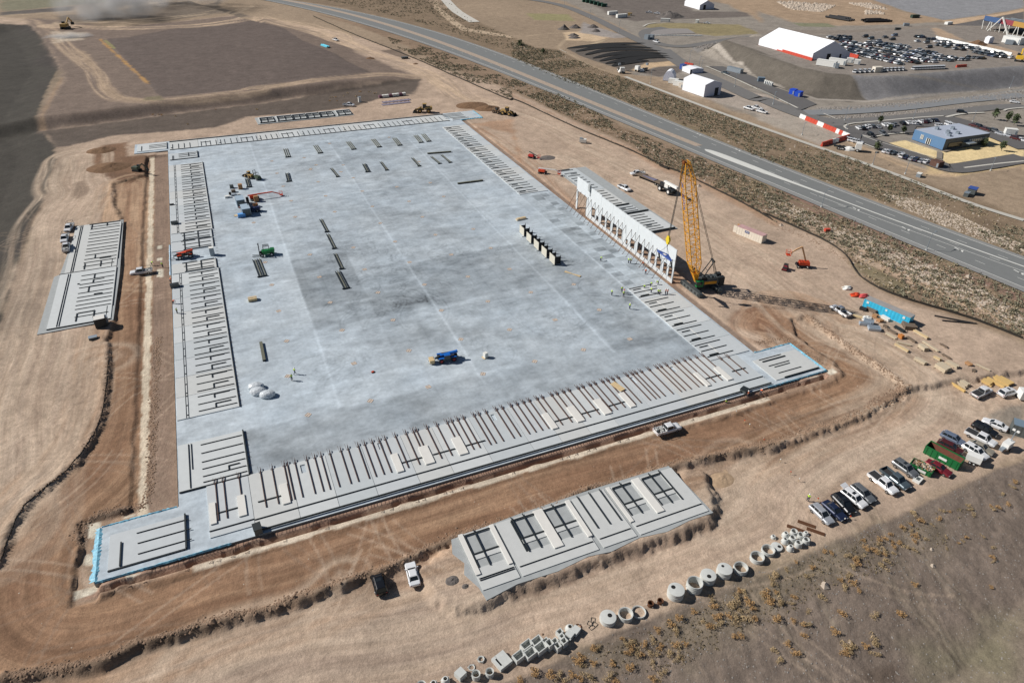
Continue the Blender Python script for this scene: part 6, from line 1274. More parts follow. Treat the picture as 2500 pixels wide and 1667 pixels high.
edging('crumpled blue membrane along the left end of the left front corner pad',[(-32.3,88.4),(-32.3,100.0)],1.3,0,seed=1);edging('blue membrane along the back of the left front corner pad',[(-32,100.2),(-20.2,100.3)],.5,0,seed=2)
edging('blue membrane along the front edge of the left front corner',[(-32.3,88.2),(-12,88.2)],.35,0,seed=3);edging('blue membrane along the right end of the right front corner pad',[(118.1,88.4),(118.2,100.2)],.8,0,seed=4)
edging('blue membrane along the back of the right front corner pad',[(107.3,100.3),(118.2,100.3)],.5,0,seed=5);edging('blue membrane along the front edge of the right front corner',[(101,88.2),(118.2,88.2)],.35,0,seed=6)
edging('pale blue membrane strip at the left slab edge by the telehandler',[(-20.2,193),(-20.2,214)],.5,0,mat('pale_blue',alb(170,196,214),.6,0,.2,3),7);edging('blue membrane round the far right corner pad',[(107,309.5),(118.3,309.4),(118.3,322)],.8,0,seed=8)
q=MB();rg=random.Random(5);x=-31.5
while x<117:q.beam((x,88.3,-.25),(x+rg.uniform(-.05,.05),87.3,-.36),.035);x+=rg.uniform(.4,.8)
x=-31
while x<116:
    if rg.random()<.5:q.beam((x,85.6,-.35),(x+.5,85.4+rg.random()*.4,-.2),.05);q.beam((x+.5,85.4,-.3),(x+.6,86,-.3),.05)
    x+=rg.uniform(1,4)
tag(q.build('rebar_dowels',RUST),'rusty rebar dowels fringing the front edge of the slab','rebar',None,'stuff')
# bars projecting from the left rows' edge forms
q=MB();y=104
while y<288:
    if not(117<y<125):q.beam((-7.5,y,.15),(-6.9,y+.02,.15),.05)
    y+=rg.uniform(1.1,2.6)
tag(q.build('rebar_stubs',RUST),'short rebar stubs sticking out of the left row of panels','rebar',None,'stuff')
# ---------------------------------------------------------------- precast concrete along the dirt lot edge
PC=mat('precast_concrete',alb(196,198,194),.85,0,.07,2);PCD=mat('precast_dark',alb(176,178,174),.85,0,.08,2);RST=mat('rusty_iron',alb(104,70,48),.85,.2,.15,4)  # ribs, lugs, bands and box floors get a slightly darker concrete
def ring(label,px,py,R_,h,t,name='concrete_pipe_ring',m=PC,cat='concrete ring',grp='precast concrete pieces along the dirt lot',ribs=0,prof=None,dz=0,cone=None):
    p=gpt(px,py);r=thing(name,label,cat,(p.x,p.y,p.z+dz),0,grp);q=MB();Ri=R_-t
    if cone:q.lathe([(R_,0),(R_,h*.45),(cone+.12,h),(cone,h),(cone,h*.9),(Ri,h*.4),(Ri,0)],n=28)
    else:q.lathe([(Ri,0),(R_,0),(R_,h),(R_-t*.3,h),(R_-t*.3,h-.04),(Ri,h-.04)],n=32)
    q.build('ring_wall',m,r,None,True)
    for k in range(ribs):MB().lathe([(R_,h*(k+1)/(ribs+1)-.06),(R_+.05,h*(k+1)/(ribs+1)),(R_,h*(k+1)/(ribs+1)+.06)],n=28).build('joint_rib',PCD,r)
    for a in(0.6,2.7,4.8):MB().box((math.cos(a)*(R_+.05),math.sin(a)*(R_+.05),h*.35),(.14,.14,.14)).build('lifting_lug',PCD,r)
    return r
def lid(label,px,py,R_,h,hole,hr=.36):
    p=gpt(px,py);r=thing('manhole_top',label,'manhole top',p,0,'precast concrete pieces along the dirt lot');MB().lathe([(R_-.15,0),(R_,0),(R_,h),(R_-.1,h+.02),(.001,h+.02),(.001,h-.1),(R_-.15,h-.12)],n=32).build('ring_wall',PC,r,None,True)
    MB().cyl((hole[0],hole[1],h-.3),(hole[0],hole[1],h+.024),hr,hr,18).build('access_hole',mat('hole_dark',(.01,.01,.01),.9,0,.02),r);MB().lathe([(R_,h*.45),(R_+.05,h*.5),(R_,h*.55)],n=28).build('joint_rib',PCD,r)
    return r
g=lambda t,x,y:T_(t,x,y)
lid('closed round manhole top right of the stack of five square boxes',*g('O',845,1000),1.25,.9,(.35,.1));ring('open concrete ring right of the leftmost closed manhole top',*g('O',1000,970),1.15,.9,.16)
ring('flat open concrete ring lying left of the two small rusty pots',*g('O',1118,935),1.12,.35,.14);lid('largest closed manhole top with round hole at its upper left',*g('O',1440,780),1.3,1.5,(-.2,.55));ring('tall ribbed open ring between two closed manhole tops',*g('O',1605,720),1.25,1.6,.14,ribs=3)
lid('closed manhole top with hole near its front edge',*g('O',1725,640),1.25,1.2,(-.1,-.3));lid('closed manhole top with small hole near its back edge',*g('O',1868,590),1.22,1.3,(0,.55),.25);ring('ribbed open ring with pale glint right of the last closed top',*g('O',2015,560),1.15,.9,.14,ribs=2)
ring('open ring left of the cluster of small cones',*g('O',2160,465),1.15,.9,.15,ribs=1);ring('open ring touching the cluster of small cones',*g('O',2257,400),1.1,.8,.15,ribs=1)
lid('low flat manhole slab with off-centre hole beside the cone cluster',*g('Q',165,360),.95,.35,(.35,-.2),.3)
for lb,x,y,c in[('small cone lying apart above the cone cluster',135,272,.2),('cone at the upper left of the cone cluster',240,262,.25),('cone at the top of the cone cluster',312,245,.45),('cone at the upper right of the cone cluster',372,275,.45),('smallest cone at the right tip of the cone cluster',422,240,.2),('cone left of centre in the cone cluster',235,315,.25),('cone in the centre of the cone cluster',300,300,.4),('cone low in the middle of the cone cluster',352,345,.42),('cone at the lower right of the cone cluster',420,318,.42),('cone at the bottom left of the cone cluster',283,378,.25)]:
    s_=.45 if c==.2 else .62;ring(lb,*g('Q',x,y),s_,1.0 if c>.2 else .5,.12,'concrete_cone',cone=c,cat='concrete cone')
ring('concrete cone with small top opening above the paired square boxes',*g('O',510,1085),.72,.9,.12,'concrete_cone',cone=.28,cat='concrete cone')
for lb,x,y,m_,R_,h in[('small rusty iron pot, left of two beside the largest manhole top',1222,870,RST,.5,.7),('small rusty iron pot, right of two beside the largest manhole top',1308,845,RST,.5,.6),('rusty iron ring lying flat near the square boxes',583,1062,RST,.52,.14)]:ring(lb,*g('O',x,y),R_,h,.12,'iron_ring',m_,'iron ring','iron rings and pots')
for lb,x,y,R_,h,c in[('upper of two concrete grade rings stacked near the bottom edge',2078,1350,.5,.3,None),('thin concrete grade ring right of the small grey block',1995,1420,.48,.15,None)]:ring(lb,*g('N',x,y),R_,h,.14,'grade_ring')
for lb,x,y,R_,h,c in[('deep open pipe section, left of two at the bottom edge',2035,1505,.62,1.0,None),('deep open pipe section, right of two at the bottom edge',2155,1485,.6,1.0,None),('cone with dark opening, right of two at the bottom edge',1765,1545,.62,.9,.26),('cone with dark opening, left of two at the bottom edge',1660,1580,.6,.9,.26),('wide open pipe cut by the bottom edge of the picture',1553,1600,.72,.8,None)]:
    ring(lb,*g('N',x,y),R_,h,.13,'concrete_cone' if c else 'concrete_pipe',cone=c,cat='concrete cone' if c else 'concrete pipe')
def cbox(label,px,py,w_,d_,h,rz,t=.12,cover=None,lidh=False):
    p=gpt(px,py);r=thing('concrete_box',label,'concrete box',p,rz,'square precast boxes along the dirt lot');q=MB()
    for a in((0,d_/2-t/2,w_,t),(0,-d_/2+t/2,w_,t)):q.box((a[0],a[1],h/2),(a[2],a[3],h))
    for a in((w_/2-t/2,0,t,d_-2*t),(-w_/2+t/2,0,t,d_-2*t)):q.box((a[0],a[1],h/2),(a[2],a[3],h))
    q.build('box_wall',PC,r);MB().box((0,0,.06),(w_-2*t,d_-2*t,.1)).build('box_floor',PCD,r)
    if lidh:
        q=MB();q.box((w_*.14,0,h+.05),(w_*.7,d_,.1));q.box((-w_*.42,0,h+.05),(w_*.16,d_,.1));q.box((-w_*.27,d_*.4,h+.05),(w_*.14,d_*.2,.1));q.box((-w_*.27,-d_*.4,h+.05),(w_*.14,d_*.2,.1));q.build('lid',PC,r)
    return r
PZX=(1000,1500,5.345);c_=lambda x,y:(PZX[0]+x/PZX[2],PZX[1]+y/PZX[2])
for lb,x,y,w_,d_,h in[('large open square box, lower left of the group',1425,575,1.75,1.2,1.0),('large open square box, lower middle of the group',1570,540,1.75,1.2,1.05),('large open square box, lower right of the four large ones',1705,470,1.75,1.3,1.1),('large open square box, upper left of the group',1525,430,1.75,1.1,1.0),('large open square box, upper right of the four large ones',1655,380,1.75,1.1,1.0),
                            ('small open box at the back right of the large boxes',1775,365,.9,.75,.7),('tall narrow open box right of the large boxes',1820,430,.95,1.1,1.4),('small open box behind the notched box',1892,370,.95,.8,.7),('notched tall box with broken rim',1925,455,.85,1.0,1.2),('top box of the three in a column at the right',1955,265,.95,.8,1.0),('middle box of the three in a column at the right',1982,325,.8,.7,1.0),('lowest box of the three in a column at the right',2010,395,.95,.9,1.2)]:
    cbox(lb,*c_(x,y),w_,d_,h,.28)
cbox('wide low concrete vault with slotted lid near the bottom edge',*c_(1205,620),2.2,2.2,.6,.3,.2,None,True)
for lb,x,y,s_ in[('grey solid concrete block at the bottom edge between cones and pipes',665,800,1.0)]:
    p=gpt(*c_(x,y));r=thing('concrete_block',lb,'concrete block',p,.4);MB().box((0,0,.5),(1.3,1.3,1.0),0,0,(.97,.97)).build('block',PC,r);MB().box((0,0,.3),(1.34,1.34,.12)).build('band',PCD,r)
for lb,x,y in[('pair of ribbed grey lids stacked beside the concrete cone, left of two',2085,290),('pair of ribbed grey lids stacked beside the concrete cone, right of two',2160,240)]:
    p=gpt(*c_(x,y));r=thing('ribbed_block',lb,'concrete lid',p,.5,'ribbed lids');
    for k in range(2):MB().box((.0+k*.1,0,.3+k*.45),(1.2,1.1,.3)).build('lid_slab',PC,r)
for i,(lb,x,y,n_)in enumerate([('rusty bundle of rebar mats beside the cones, upper','Q 430 155',0,0),('rusty bundle of rebar mats beside the cones, lower','Q 510 220',0,0),('red-brown bundle of bars above the cone cluster','Q 335 195',0,0)]):
    p=gp(x)[0];r=thing('rebar_bundle',lb,'rebar',p,-.9,'rebar bundles by the precast cones')
    for k in range(5):MB().beam((-1.5,-.3+k*.15,.1+.03*(k%2)),(1.5,-.28+k*.15,.12),.1).build('bar',RST,r)
for x,y in((690,1030),(730,1035),(715,1000),(705,1065)):
    p=gpt(*g('O',x,y));q=MB();[q.beam(a,b,.05)for a,b in(((-.4,-.3,.05),(.4,-.3,.05)),((.4,-.3,.05),(.4,.3,.05)),((.4,.3,.05),(-.4,.3,.05)),((-.4,.3,.05),(-.4,-.3,.05)))];o=q.build('grate_frame',DKS,None,p);o.rotation_euler.z=x*.7
    tag(o,'thin dark iron grate frame on the dirt by the leftmost closed manhole top, %s'%{690:'leftmost',730:'rightmost',715:'farthest',705:'nearest'}[x],'grate','iron grate frames')
# ---------------------------------------------------------------- skips, trailers, containers near the parked cars
def skip(label,loc,rz,L_2,W2,H2,filled=False):
    r=thing('skip',label,'skip',loc,rz);GRS=mat('skip_green',alb(24,106,56),.6,.1,.12,2);RIN=mat('skip_rust',alb(120,76,60),.85,.1,.2,2)
    for s in(-1,1):
        MB().box((0,s*(W2/2-.05),H2/2+.1),(L_2,.1,H2)).build('side',GRS,r);q=MB()
        for k in range(7):q.box((-L_2/2+(k+.5)*L_2/7,s*(W2/2+.03),H2/2),(.1,.08,H2))
        q.box((0,s*(W2/2),H2+.06),(L_2,.16,.14));q.build('side_rib',GRS,r)
        MB().box((s*(L_2/2-.05),0,H2/2+.1),(.1,W2,H2)).build('end',GRS,r)
    MB().box((0,0,.25),(L_2-.2,W2-.2,.1)).build('floor',RIN,r);MB().box((0,-(W2/2-.12),H2/2+.1),(L_2-.2,.02,H2-.3)).build('inner_lining',RIN,r);MB().box((0,(W2/2-.12),H2/2+.1),(L_2-.2,.02,H2-.3)).build('inner_lining',RIN,r)
    MB().box((.3,-(W2/2+.085),H2*.55),(1.5,.02,.55)).build('sign_plate',PWH,r)
    if filled:
        rg=random.Random(3);cols=[WOODP,CARD,PWH,WOODD,CARD]
        for k in range(60):p=Vector((rg.uniform(-L_2/2+.4,L_2/2-.4),rg.uniform(-W2/2+.3,W2/2-.3),H2+rg.uniform(-.1,.35)));d=Vector((rg.uniform(-1,1),rg.uniform(-1,1),rg.uniform(-.4,.4))).normalized()*rg.uniform(.2,.7);MB().beam(p-d,p+d,rg.uniform(.08,.3),.06).build('debris',cols[k%5],r)
        MB().box((0,0,H2*.5),(L_2-.3,W2-.3,H2*.8)).build('debris_fill',WOODD,r)
    return r
l,a,_=place(*A2,(670,1200),(1090,1420),.8);skip('long empty green skip with rusty inside between the parked cars',l,a,6.6,2.3,1.9)
l,a,_=place(*A1,(1840,340),(2090,460),.6);skip('short green skip heaped with timber debris beside the red sedan',l,a,4.0,2.1,1.1,True)
l,a,_=place(*A2,(1330,1330),(1480,1390),.8);r=thing('enclosed_trailer','small white enclosed trailer in front of the white SUV','trailer',l,a);MB().box((0,0,1.3),(2.6,1.7,1.3)).build('body',WHT,r);wheels(r,(.35,-.35),.85,.3,WHT,.2);MB().beam((-1.3,0,.55),(-2.6,0,.5),.15).build('drawbar',CRG,r);MB().box((-2.3,0,.7),(.4,.4,.6)).build('jockey_box',DKS,r)
l,a,_=place(*A1,(1840,590),(1960,590),.3);r=thing('foam_block','grey-white slab-like block on the dirt below the small skip','block',l,.3);MB().box((0,0,.3),(1.9,1.3,.45)).build('block',PWH,r);MB().box((0,0,.54),(.9,.6,.06)).build('label_patch',CRG,r)
l,a,_=place(*A2,(2040,1080),(1890,1180),1.0);r=thing('light_tower','white towable light tower at the right edge beside the grey container','light tower',l,a);MB().box((-.6,0,1.2),(2.2,1.3,1.4)).build('body',WHT,r);MB().box((1.2,0,.8),(1.2,.7,.5)).build('mast_base',STG,r);wheels(r,(-.5,),.8,.3,RIM,.2);MB().beam((-1.2,0,1.9),(-1.2,0,4.4),.14).build('mast',STG,r)
for y in(-.4,.4):MB().box((-1.2,y,4.5),(.3,.5,.35)).build('lamp_head',WHT,r)
p=gpt(2180+2290/7.128,930+1010/7.128);container('dark grey container cut by the right edge of the picture',(p.x+1.4,p.y+.6,p.z),.62+1.57,(6.1,2.6,2.6),CRG,CNT,None,[('number_plate',(-1.8,1.32,1.8),(.9,.03,.5),PWH)])
p=gpt(2180+2260/7.128,930+330/7.128);r=thing('white_box_trailer','white box trailer cut by the right edge beside the white estate','trailer',(p.x+.8,p.y,p.z),-.6);MB().box((0,0,1.4),(3.4,2.2,2.0)).build('body',WHT,r);wheels(r,(.4,),1.1,.33,WHT,.2);MB().box((0,0,.5),(3.2,2.0,.2)).build('chassis',DKS,r)
# ---------------------------------------------------------------- laydown yard right of the crane
AQ=mat('container_aqua',alb(60,184,222),.5,.1,.06,1);AQR=mat('container_dusty_roof',alb(150,148,146),.8,0,.1,1);CRM=mat('container_cream',alb(214,206,192),.6,0,.06,1);PNK=mat('container_faded_roof',alb(186,150,148),.7,0,.15,1);SIGNB=mat('sign_blue',alb(40,60,120),.6,0,.05,2)
Hq=lambda x,y:T_('H',x,y)
a=gpt(*Hq(975,1290));b=gpt(*Hq(1260,1410));az=math.atan2(b.y-a.y,b.x-a.x);nn=Vector((-math.sin(az),math.cos(az),0));mm_=(a+b)/2+nn*1.25
container('long bright blue container with dusty roof among the timber stacks',mm_,az,(12.2,2.45,2.6),AQ,AQR,None,[('door',(-6.12,0,1.35),(.06,2.2,2.3),BLUEP),('logo_patch',(-5,-1.26,1.9),(.6,.03,.6),PWH),('logo_patch',(4.6,-1.26,1.9),(.6,.03,.6),PWH),('logo_patch',(0,-1.26,1.9),(.5,.03,.5),PWH)])
a=gpt(*T_('G',1985,620));b=gpt(*T_('G',2190,702));az=math.atan2(b.y-a.y,b.x-a.x);nn=Vector((-math.sin(az),math.cos(az),0));mm_=(a+b)/2+nn*1.2
r=container('cream container with faded pink roof and open doors right of the crane boom',mm_,az,(9.6,2.45,2.6),CRM,PNK,None,[('sign_board',(-.8,-1.27,1.9),(1.6,.03,.7),SIGNB)]);MB().box((-5.5,-1.0,1.3),(1.1,.06,2.3)).build('open_door',CRM,r);MB().box((-5.5,1.0,1.3),(1.1,.06,2.3)).build('open_door',CARD,r)
MB().box((-.8,-1.292,1.9),(1.1,.01,.16)).build('sign_lettering',WHITE,r)
C5=(2080,700,6.819)
def stack(label,x,y,x2,y2,w_,h,m,name='timber_stack',n=3,layers=2,tag_c='timber stack',grp='material stacks in the laydown yard'):
    l,a,L_2=place(*C5,(x,y),(x2,y2),h/2);r=thing(name,label,tag_c,l,a,grp)
    for k in(-.3,.3):MB().beam((k*L_2,-w_*.75,.05),(k*L_2,w_*.75,.05),.12,.1).build('bearer',WOODD,r)
    rg=random.Random(int(x))
    for i in range(n):
        for j in range(layers):d=rg.uniform(-.15,.15);MB().box((d,(i-(n-1)/2)*w_/n,.1+(j+.5)*h/layers),(L_2+rg.uniform(-.25,.1),w_/n*.93,h/layers*.95)).build('board_pack',m if(i+j)%3 else(WOODP if m is WOOD else m),r)
for it in[('dark timber pile leaning at the left front of the blue container',270,350,420,430,1.3,.8,WOODD),('wide dark pallet stack at the right end of the blue container',850,640,1060,660,3.0,1.0,WOODD),('pale yellow timber bundle lying right of the blue container',1030,730,1260,860,.8,.6,WOOD),('dark steel bundle in front of the blue container',710,660,870,750,.8,.5,DKS),
           ('dark trestle bundle left of the dark steel bundle',590,700,750,790,.6,.4,WOODD),('brown plank pile in the middle of the yard',910,830,1060,925,.6,.35,WOODD),('long pale timber pair in the left middle of the yard',560,770,740,870,.9,.3,WOODP),('yellow timber stack in the lower left of the yard',720,960,940,1080,1.0,.5,WOOD),('white-grey pallet stack with dark shadow in the middle of the yard',1130,970,1240,1050,1.3,.8,WOODP),
           ('long thin pale timber stack right of the yard middle',1180,910,1440,1080,.5,.4,WOODP),('small dark ladder-like rack at the upper right of the yard',1470,950,1590,1015,.5,.3,WOODD),('short yellow timber stack with dark end',1370,1170,1480,1225,.9,.6,WOOD),('pale timber stack, lone one at the lower left',1050,1190,1230,1285,1.1,.6,WOODP),('big grey-white pallet pile, largest of the lower right stacks',1430,1290,1600,1400,2.4,.9,WOODP),('grey-white pallet pile right of the largest one',1560,1240,1760,1340,1.1,.6,WOODP),
           ('small orange-brown box pile left of the long yellow timbers',1900,1260,1990,1310,.9,.5,CARD),('dark square plate pile at the right of the yard',2000,1380,2060,1400,1.1,.2,WOODD),('long pale plank at the far lower right of the yard',2060,1290,2300,1400,.4,.25,WOODP),('row of small dark posts in the right of the yard',1500,1120,1640,1200,.4,.35,WOODD),('rust orange crate pile beside the blue container front',350,470,420,500,1.1,.8,CARD),('rust orange crate pile nearer than the first',430,540,500,580,1.1,.7,CARD),
           ('orange barrel pile in the middle of the yard',790,810,850,850,1.0,.9,mat('orange_barrel',alb(186,120,60),.7)),('crossed pale timbers under the orange barrel pile',740,920,980,980,.5,.35,WOODP),('dark tangle of pipes at the left of the blue container',130,350,240,390,1.2,.6,BLK),('pale board stack leaning on the blue container',490,490,620,560,1.0,.7,PWH),('scattered grey brace heads left of the yard middle',520,640,590,670,.8,.4,WOODD),('tan board pile left of the grey metal bins',20,480,180,520,1.3,.4,WOOD)]:
    stack(it[0],*it[1:])
for lb,x,y,x2,y2,w_ in[('yellow timber pile behind the white estate, largest and farthest','L 2080 350','L 2240 435',0,0,2.2),('yellow timber pile behind the white estate, long middle one','L 2015 370','L 2180 455',0,0,.8),('short yellow timber pile left of the long middle one','L 1985 390','L 2070 430',0,0,1.6),('long dark green-brown beam on the dirt below the yellow piles','L 1680 400','L 1825 490',0,0,.35),('pale wrapped stack beside the long dark beam','L 1765 385','L 1860 440',0,0,1.3),('thin brown plank beside the pale wrapped stack','L 1750 410','L 1835 458',0,0,.4)]:
    a=pxs(x)[0];b=pxs(y)[0];stack(lb,(a[0]-2080)*6.819,(a[1]-700)*6.819,(b[0]-2080)*6.819,(b[1]-700)*6.819,w_,.6,mat('yellow_timber',alb(204,172,112),.8,0,.1,3)if 'yellow' in lb else(WOODP if 'pale' in lb else WOODD))
for lb,x,y,d,rz in[('open galvanised metal bin, upper of three by the timber yard',265,610,(2.3,1.4,.9),-.9),('long galvanised metal bin, left of three by the timber yard',205,640,(2.6,1.0,.7),-.6),('flat galvanised metal bin, lowest of three by the timber yard',360,715,(2.8,1.7,.7),-.6)]:
    p=gpt(C5[0]+x/C5[2],C5[1]+y/C5[2]);r=thing('metal_bin',lb,'metal bin',p,rz,'galvanised bins');MB().box((0,0,d[2]/2+.1),d,0,0,(1.05,1.08)).build('bin_body',mat('galv_light',alb(176,190,204),.5,.3),r);MB().box((0,0,d[2]+.12),(d[0]*.9,d[1]*.85,.04)).build('bin_cover',STG,r)
for lb,x,y,m_ in[('heap of white plastic sheeting above the blue container','H 785 1100',0,PWH),('heap of orange fencing above the blue container','H 860 1160',0,ORG),('heap of red safety mesh right of the orange fencing','H 930 1170',0,mat('red_mesh',alb(200,80,80),.7)),('white plastic heap in front of the blue container','H 960 1370',0,PWH)]:
    p=gp(x)[0];bm=bmesh.new();bmesh.ops.create_icosphere(bm,subdivisions=3,radius=1)
    for v in bm.verts:v.co*=1+.5*(float(vn(v.co.x*2.5+p.x,v.co.y*2.5+v.co.z*2,5))-.5);v.co.x*=1.5;v.co.z=max(v.co.z,-.2)*.6+.1
    me=bpy.data.meshes.new('sheet_heap');bm.to_mesh(me);bm.free();me.materials.append(m_);o=bpy.data.objects.new('sheet_heap',me);COL.objects.link(o);o.location=p;tag(o,lb,'heap')
def pole(label,base,top_px,name='lamp_post',lampd=None,m=None,r0=.12,h=None,grp='lamp posts and poles beyond the works',arm=True):
    p=gpt(*base);best=9
    if h is None:
        e=1e9
        for hh in np.arange(2,22,.25):
            c=RM.T@(np.array([p.x,p.y,p.z+hh])-np.array([0,0,HC]));q_=abs(CY-FPX*c[1]/-c[2]-top_px[1])
            if q_<e:e,h=q_,hh
    r=thing(name,label,'lamp post' if name=='lamp_post' else 'pole',p,0,grp);MB().cyl((0,0,0),(0,0,h),r0,r0*.6,8).build('post',m or STG,r);MB().cyl((0,0,0),(0,0,.6),.3,.3,10).build('base',PC,r)
    if arm:MB().beam((0,0,h),(lampd or(1.2,.8))[0:2]+(h+.2,),.1).build('arm',m or STG,r);MB().box(((lampd or(1.2,.8))[0],(lampd or(1.2,.8))[1],h+.2),(.8,.4,.14)).build('lamp_head',STG,r)
    return r
pole('tall lamp post beside the highway with long shadow, farther of two',T_('H',560,385),T_('H',620,240),arm=True,lampd=(2.2,.6),grp='tall lamp posts on the near side of the highway');pole('tall lamp post beside the highway with long shadow, nearer of two',T_('H',1485,770),T_('H',1545,620),lampd=(2.2,.6),grp='tall lamp posts on the near side of the highway')
for i,(t,x,y,x2,y2,w_)in enumerate([('C',688,160,690,70,'by the far road with the gravel heaps'),('C',942,285,945,190,'by the road above the terraced rows'),('C',1565,560,1580,455,'by the orange barrier near the white halls'),('C',1650,600,1662,510,'left of the pair by the white halls'),('C',1673,600,1682,540,'right of the pair by the white halls'),('C',462,60,468,0,'at the top beside the far road'),('D',135,920,160,820,'beside the blue bins'),('D',765,1070,795,950,'left of the kerb row of cars'),('D',525,1090,550,985,'above the red and white barrier'),('D',390,1195,418,1095,'below the red and white barrier'),('D',770,1180,805,1060,'at the corner of the blue building car park'),
                                          ('D',1300,1540,1345,1410,'beside the footpath nearest the blue building'),('D',1012,1460,1040,1360,'beside the footpath left of the blue building'),('D',1895,1080,1930,990,'right behind the blue building'),('D',2055,1510,2090,1410,'in front of the blue building lawn'),('D',1370,1060,1390,980,'behind the kerb row, middle'),('D',1070,1090,1085,1010,'behind the kerb row, left'),('C',2305,930,2335,820,'in the yard right of the white halls'),('C',1965,770,1985,650,'right of the big white hall'),('C',1222,740,1230,620,'left of the white dome'),('D',1842,500,1860,430,'standing in the crowded car park'),('D',1275,615,1292,550,'at the rim of the plateau car park'),('D',2235,755,2260,690,'on the grey embankment at the right edge')]):
    pole('thin grey pole '+w_,T_(t,x,y),T_(t,x2,y2),h=None)
# ---------------------------------------------------------------- halls, tents and the blue building
TENT=mat('tent_fabric',alb(236,238,242),.6,0,.02,.3);TENTG=mat('tent_gable',alb(196,200,214),.6,0,.02,.3);DOOR=mat('dark_opening',(.02,.02,.025),.8)
def hall(label,nl,nr,fr,z0,eave,ridge,name='white_hall',grp=None,doors=(),round_=False):
    """near-left, near-right, far-right base corners in photo pixels; ridge runs from left to right"""
    A_,B_,C_=[np.array(wpx(*p,z0))for p in(nl,nr,fr)];d=C_-B_;D_=A_+d;r=thing(name,label,'hall',(A_[0],A_[1],z0),0,grp)
    rel=lambda p,z:(p[0]-A_[0],p[1]-A_[1],z);n=12;q=MB()
    prof=[(0,0),(0,eave),(.5,ridge),(1,eave),(1,0)]if not round_ else[(.5-.5*math.cos(t),ridge*math.sin(t))for t in np.linspace(0,math.pi,n)]
    L_=[rel(A_+d*t,z)for t,z in prof];R_=[rel(B_+d*t,z)for t,z in prof];k=len(prof)
    q.add(L_+R_,[(i,i+1,k+i+1,k+i)for i in range(k-1)]);q.build('roof_and_walls',TENT,r);MB().add(R_,[tuple(range(k))]).build('gable',TENTG,r);MB().add(L_,[tuple(range(k))]).build('gable',TENTG,r)
    u=(B_-A_)/np.linalg.norm(B_-A_)
    for t0,t1,h in doors:
        a=B_+d*t0+u*.08;b=B_+d*t1+u*.08;MB().add([rel(a,0),rel(b,0),rel(b,h),rel(a,h)],[(0,1,2,3)]).build('doorway',DOOR,r)
    return r
hall('huge white tent hall on the plateau beside the crowded car park',T_('D',5,400),T_('D',478,530),T_('D',803,525),PZ,3.6,10.2,'big_tent',None,[(.38,.48,3.2),(.72,.77,3)])
hall('tall white shed with dark doorway between highway and embankment',T_('C',1503,795),T_('C',1692,860),T_('C',1838,838),0,6.2,7.9,'white_shed',None,[(.62,.84,4)])
hall('low long white shed behind the tall white shed',T_('C',1502,628),T_('C',1570,655),T_('C',1688,645),0,2.4,3.0,'white_shed',None,[(.0,.12,2.4)])
hall('white tent with dark door at the top beyond the gravel yard',T_('C',1522,52),T_('C',1655,90),T_('C',1782,82),0,4.0,7.5,'white_tent',None,[(.25,.42,3.8)])
hall('small white round-roofed shelter left of the tall white shed',T_('C',1350,690),T_('C',1330,712),T_('C',1432,722),0,2,5.5,'round_shelter',None,[],True)
hall('small white peaked tent beyond the crowded car park',T_('D',1995,380),T_('D',2035,388),T_('D',2075,385),PZ,3.4,4.2,'small_tent')
def prefab(label,nl,nr,h,dep,z0=0,m=None,name='site_cabin',grp='white cabins and box trailers beyond the highway',wheels_=False,up=0.0):
    h*=.75;A_=np.array(wpx(*nl,z0));B_=np.array(wpx(*nr,z0));d=B_-A_;L_2=np.linalg.norm(d);az=math.atan2(d[1],d[0]);nn=np.array([-math.sin(az),math.cos(az)]);c=(A_+B_)/2+nn*dep/2
    r=thing(name,label,'trailer' if wheels_ else 'cabin',(c[0],c[1],z0),az,grp);MB().box((0,0,h/2+up),(L_2,dep,h)).build('body',m or WHT,r);MB().box((0,0,h+.06+up),(L_2+.1,dep+.1,.1)).build('roof',PWH if m is None else m,r)
    MB().box((L_2/2-.6,-dep/2-.03,h*.45+up),(.8,.04,h*.7)).build('door',STG,r)
    if up:MB().box((0,0,up*.6),(L_2*.9,dep*.7,up*.6)).build('chassis',CRD,r)
    return r
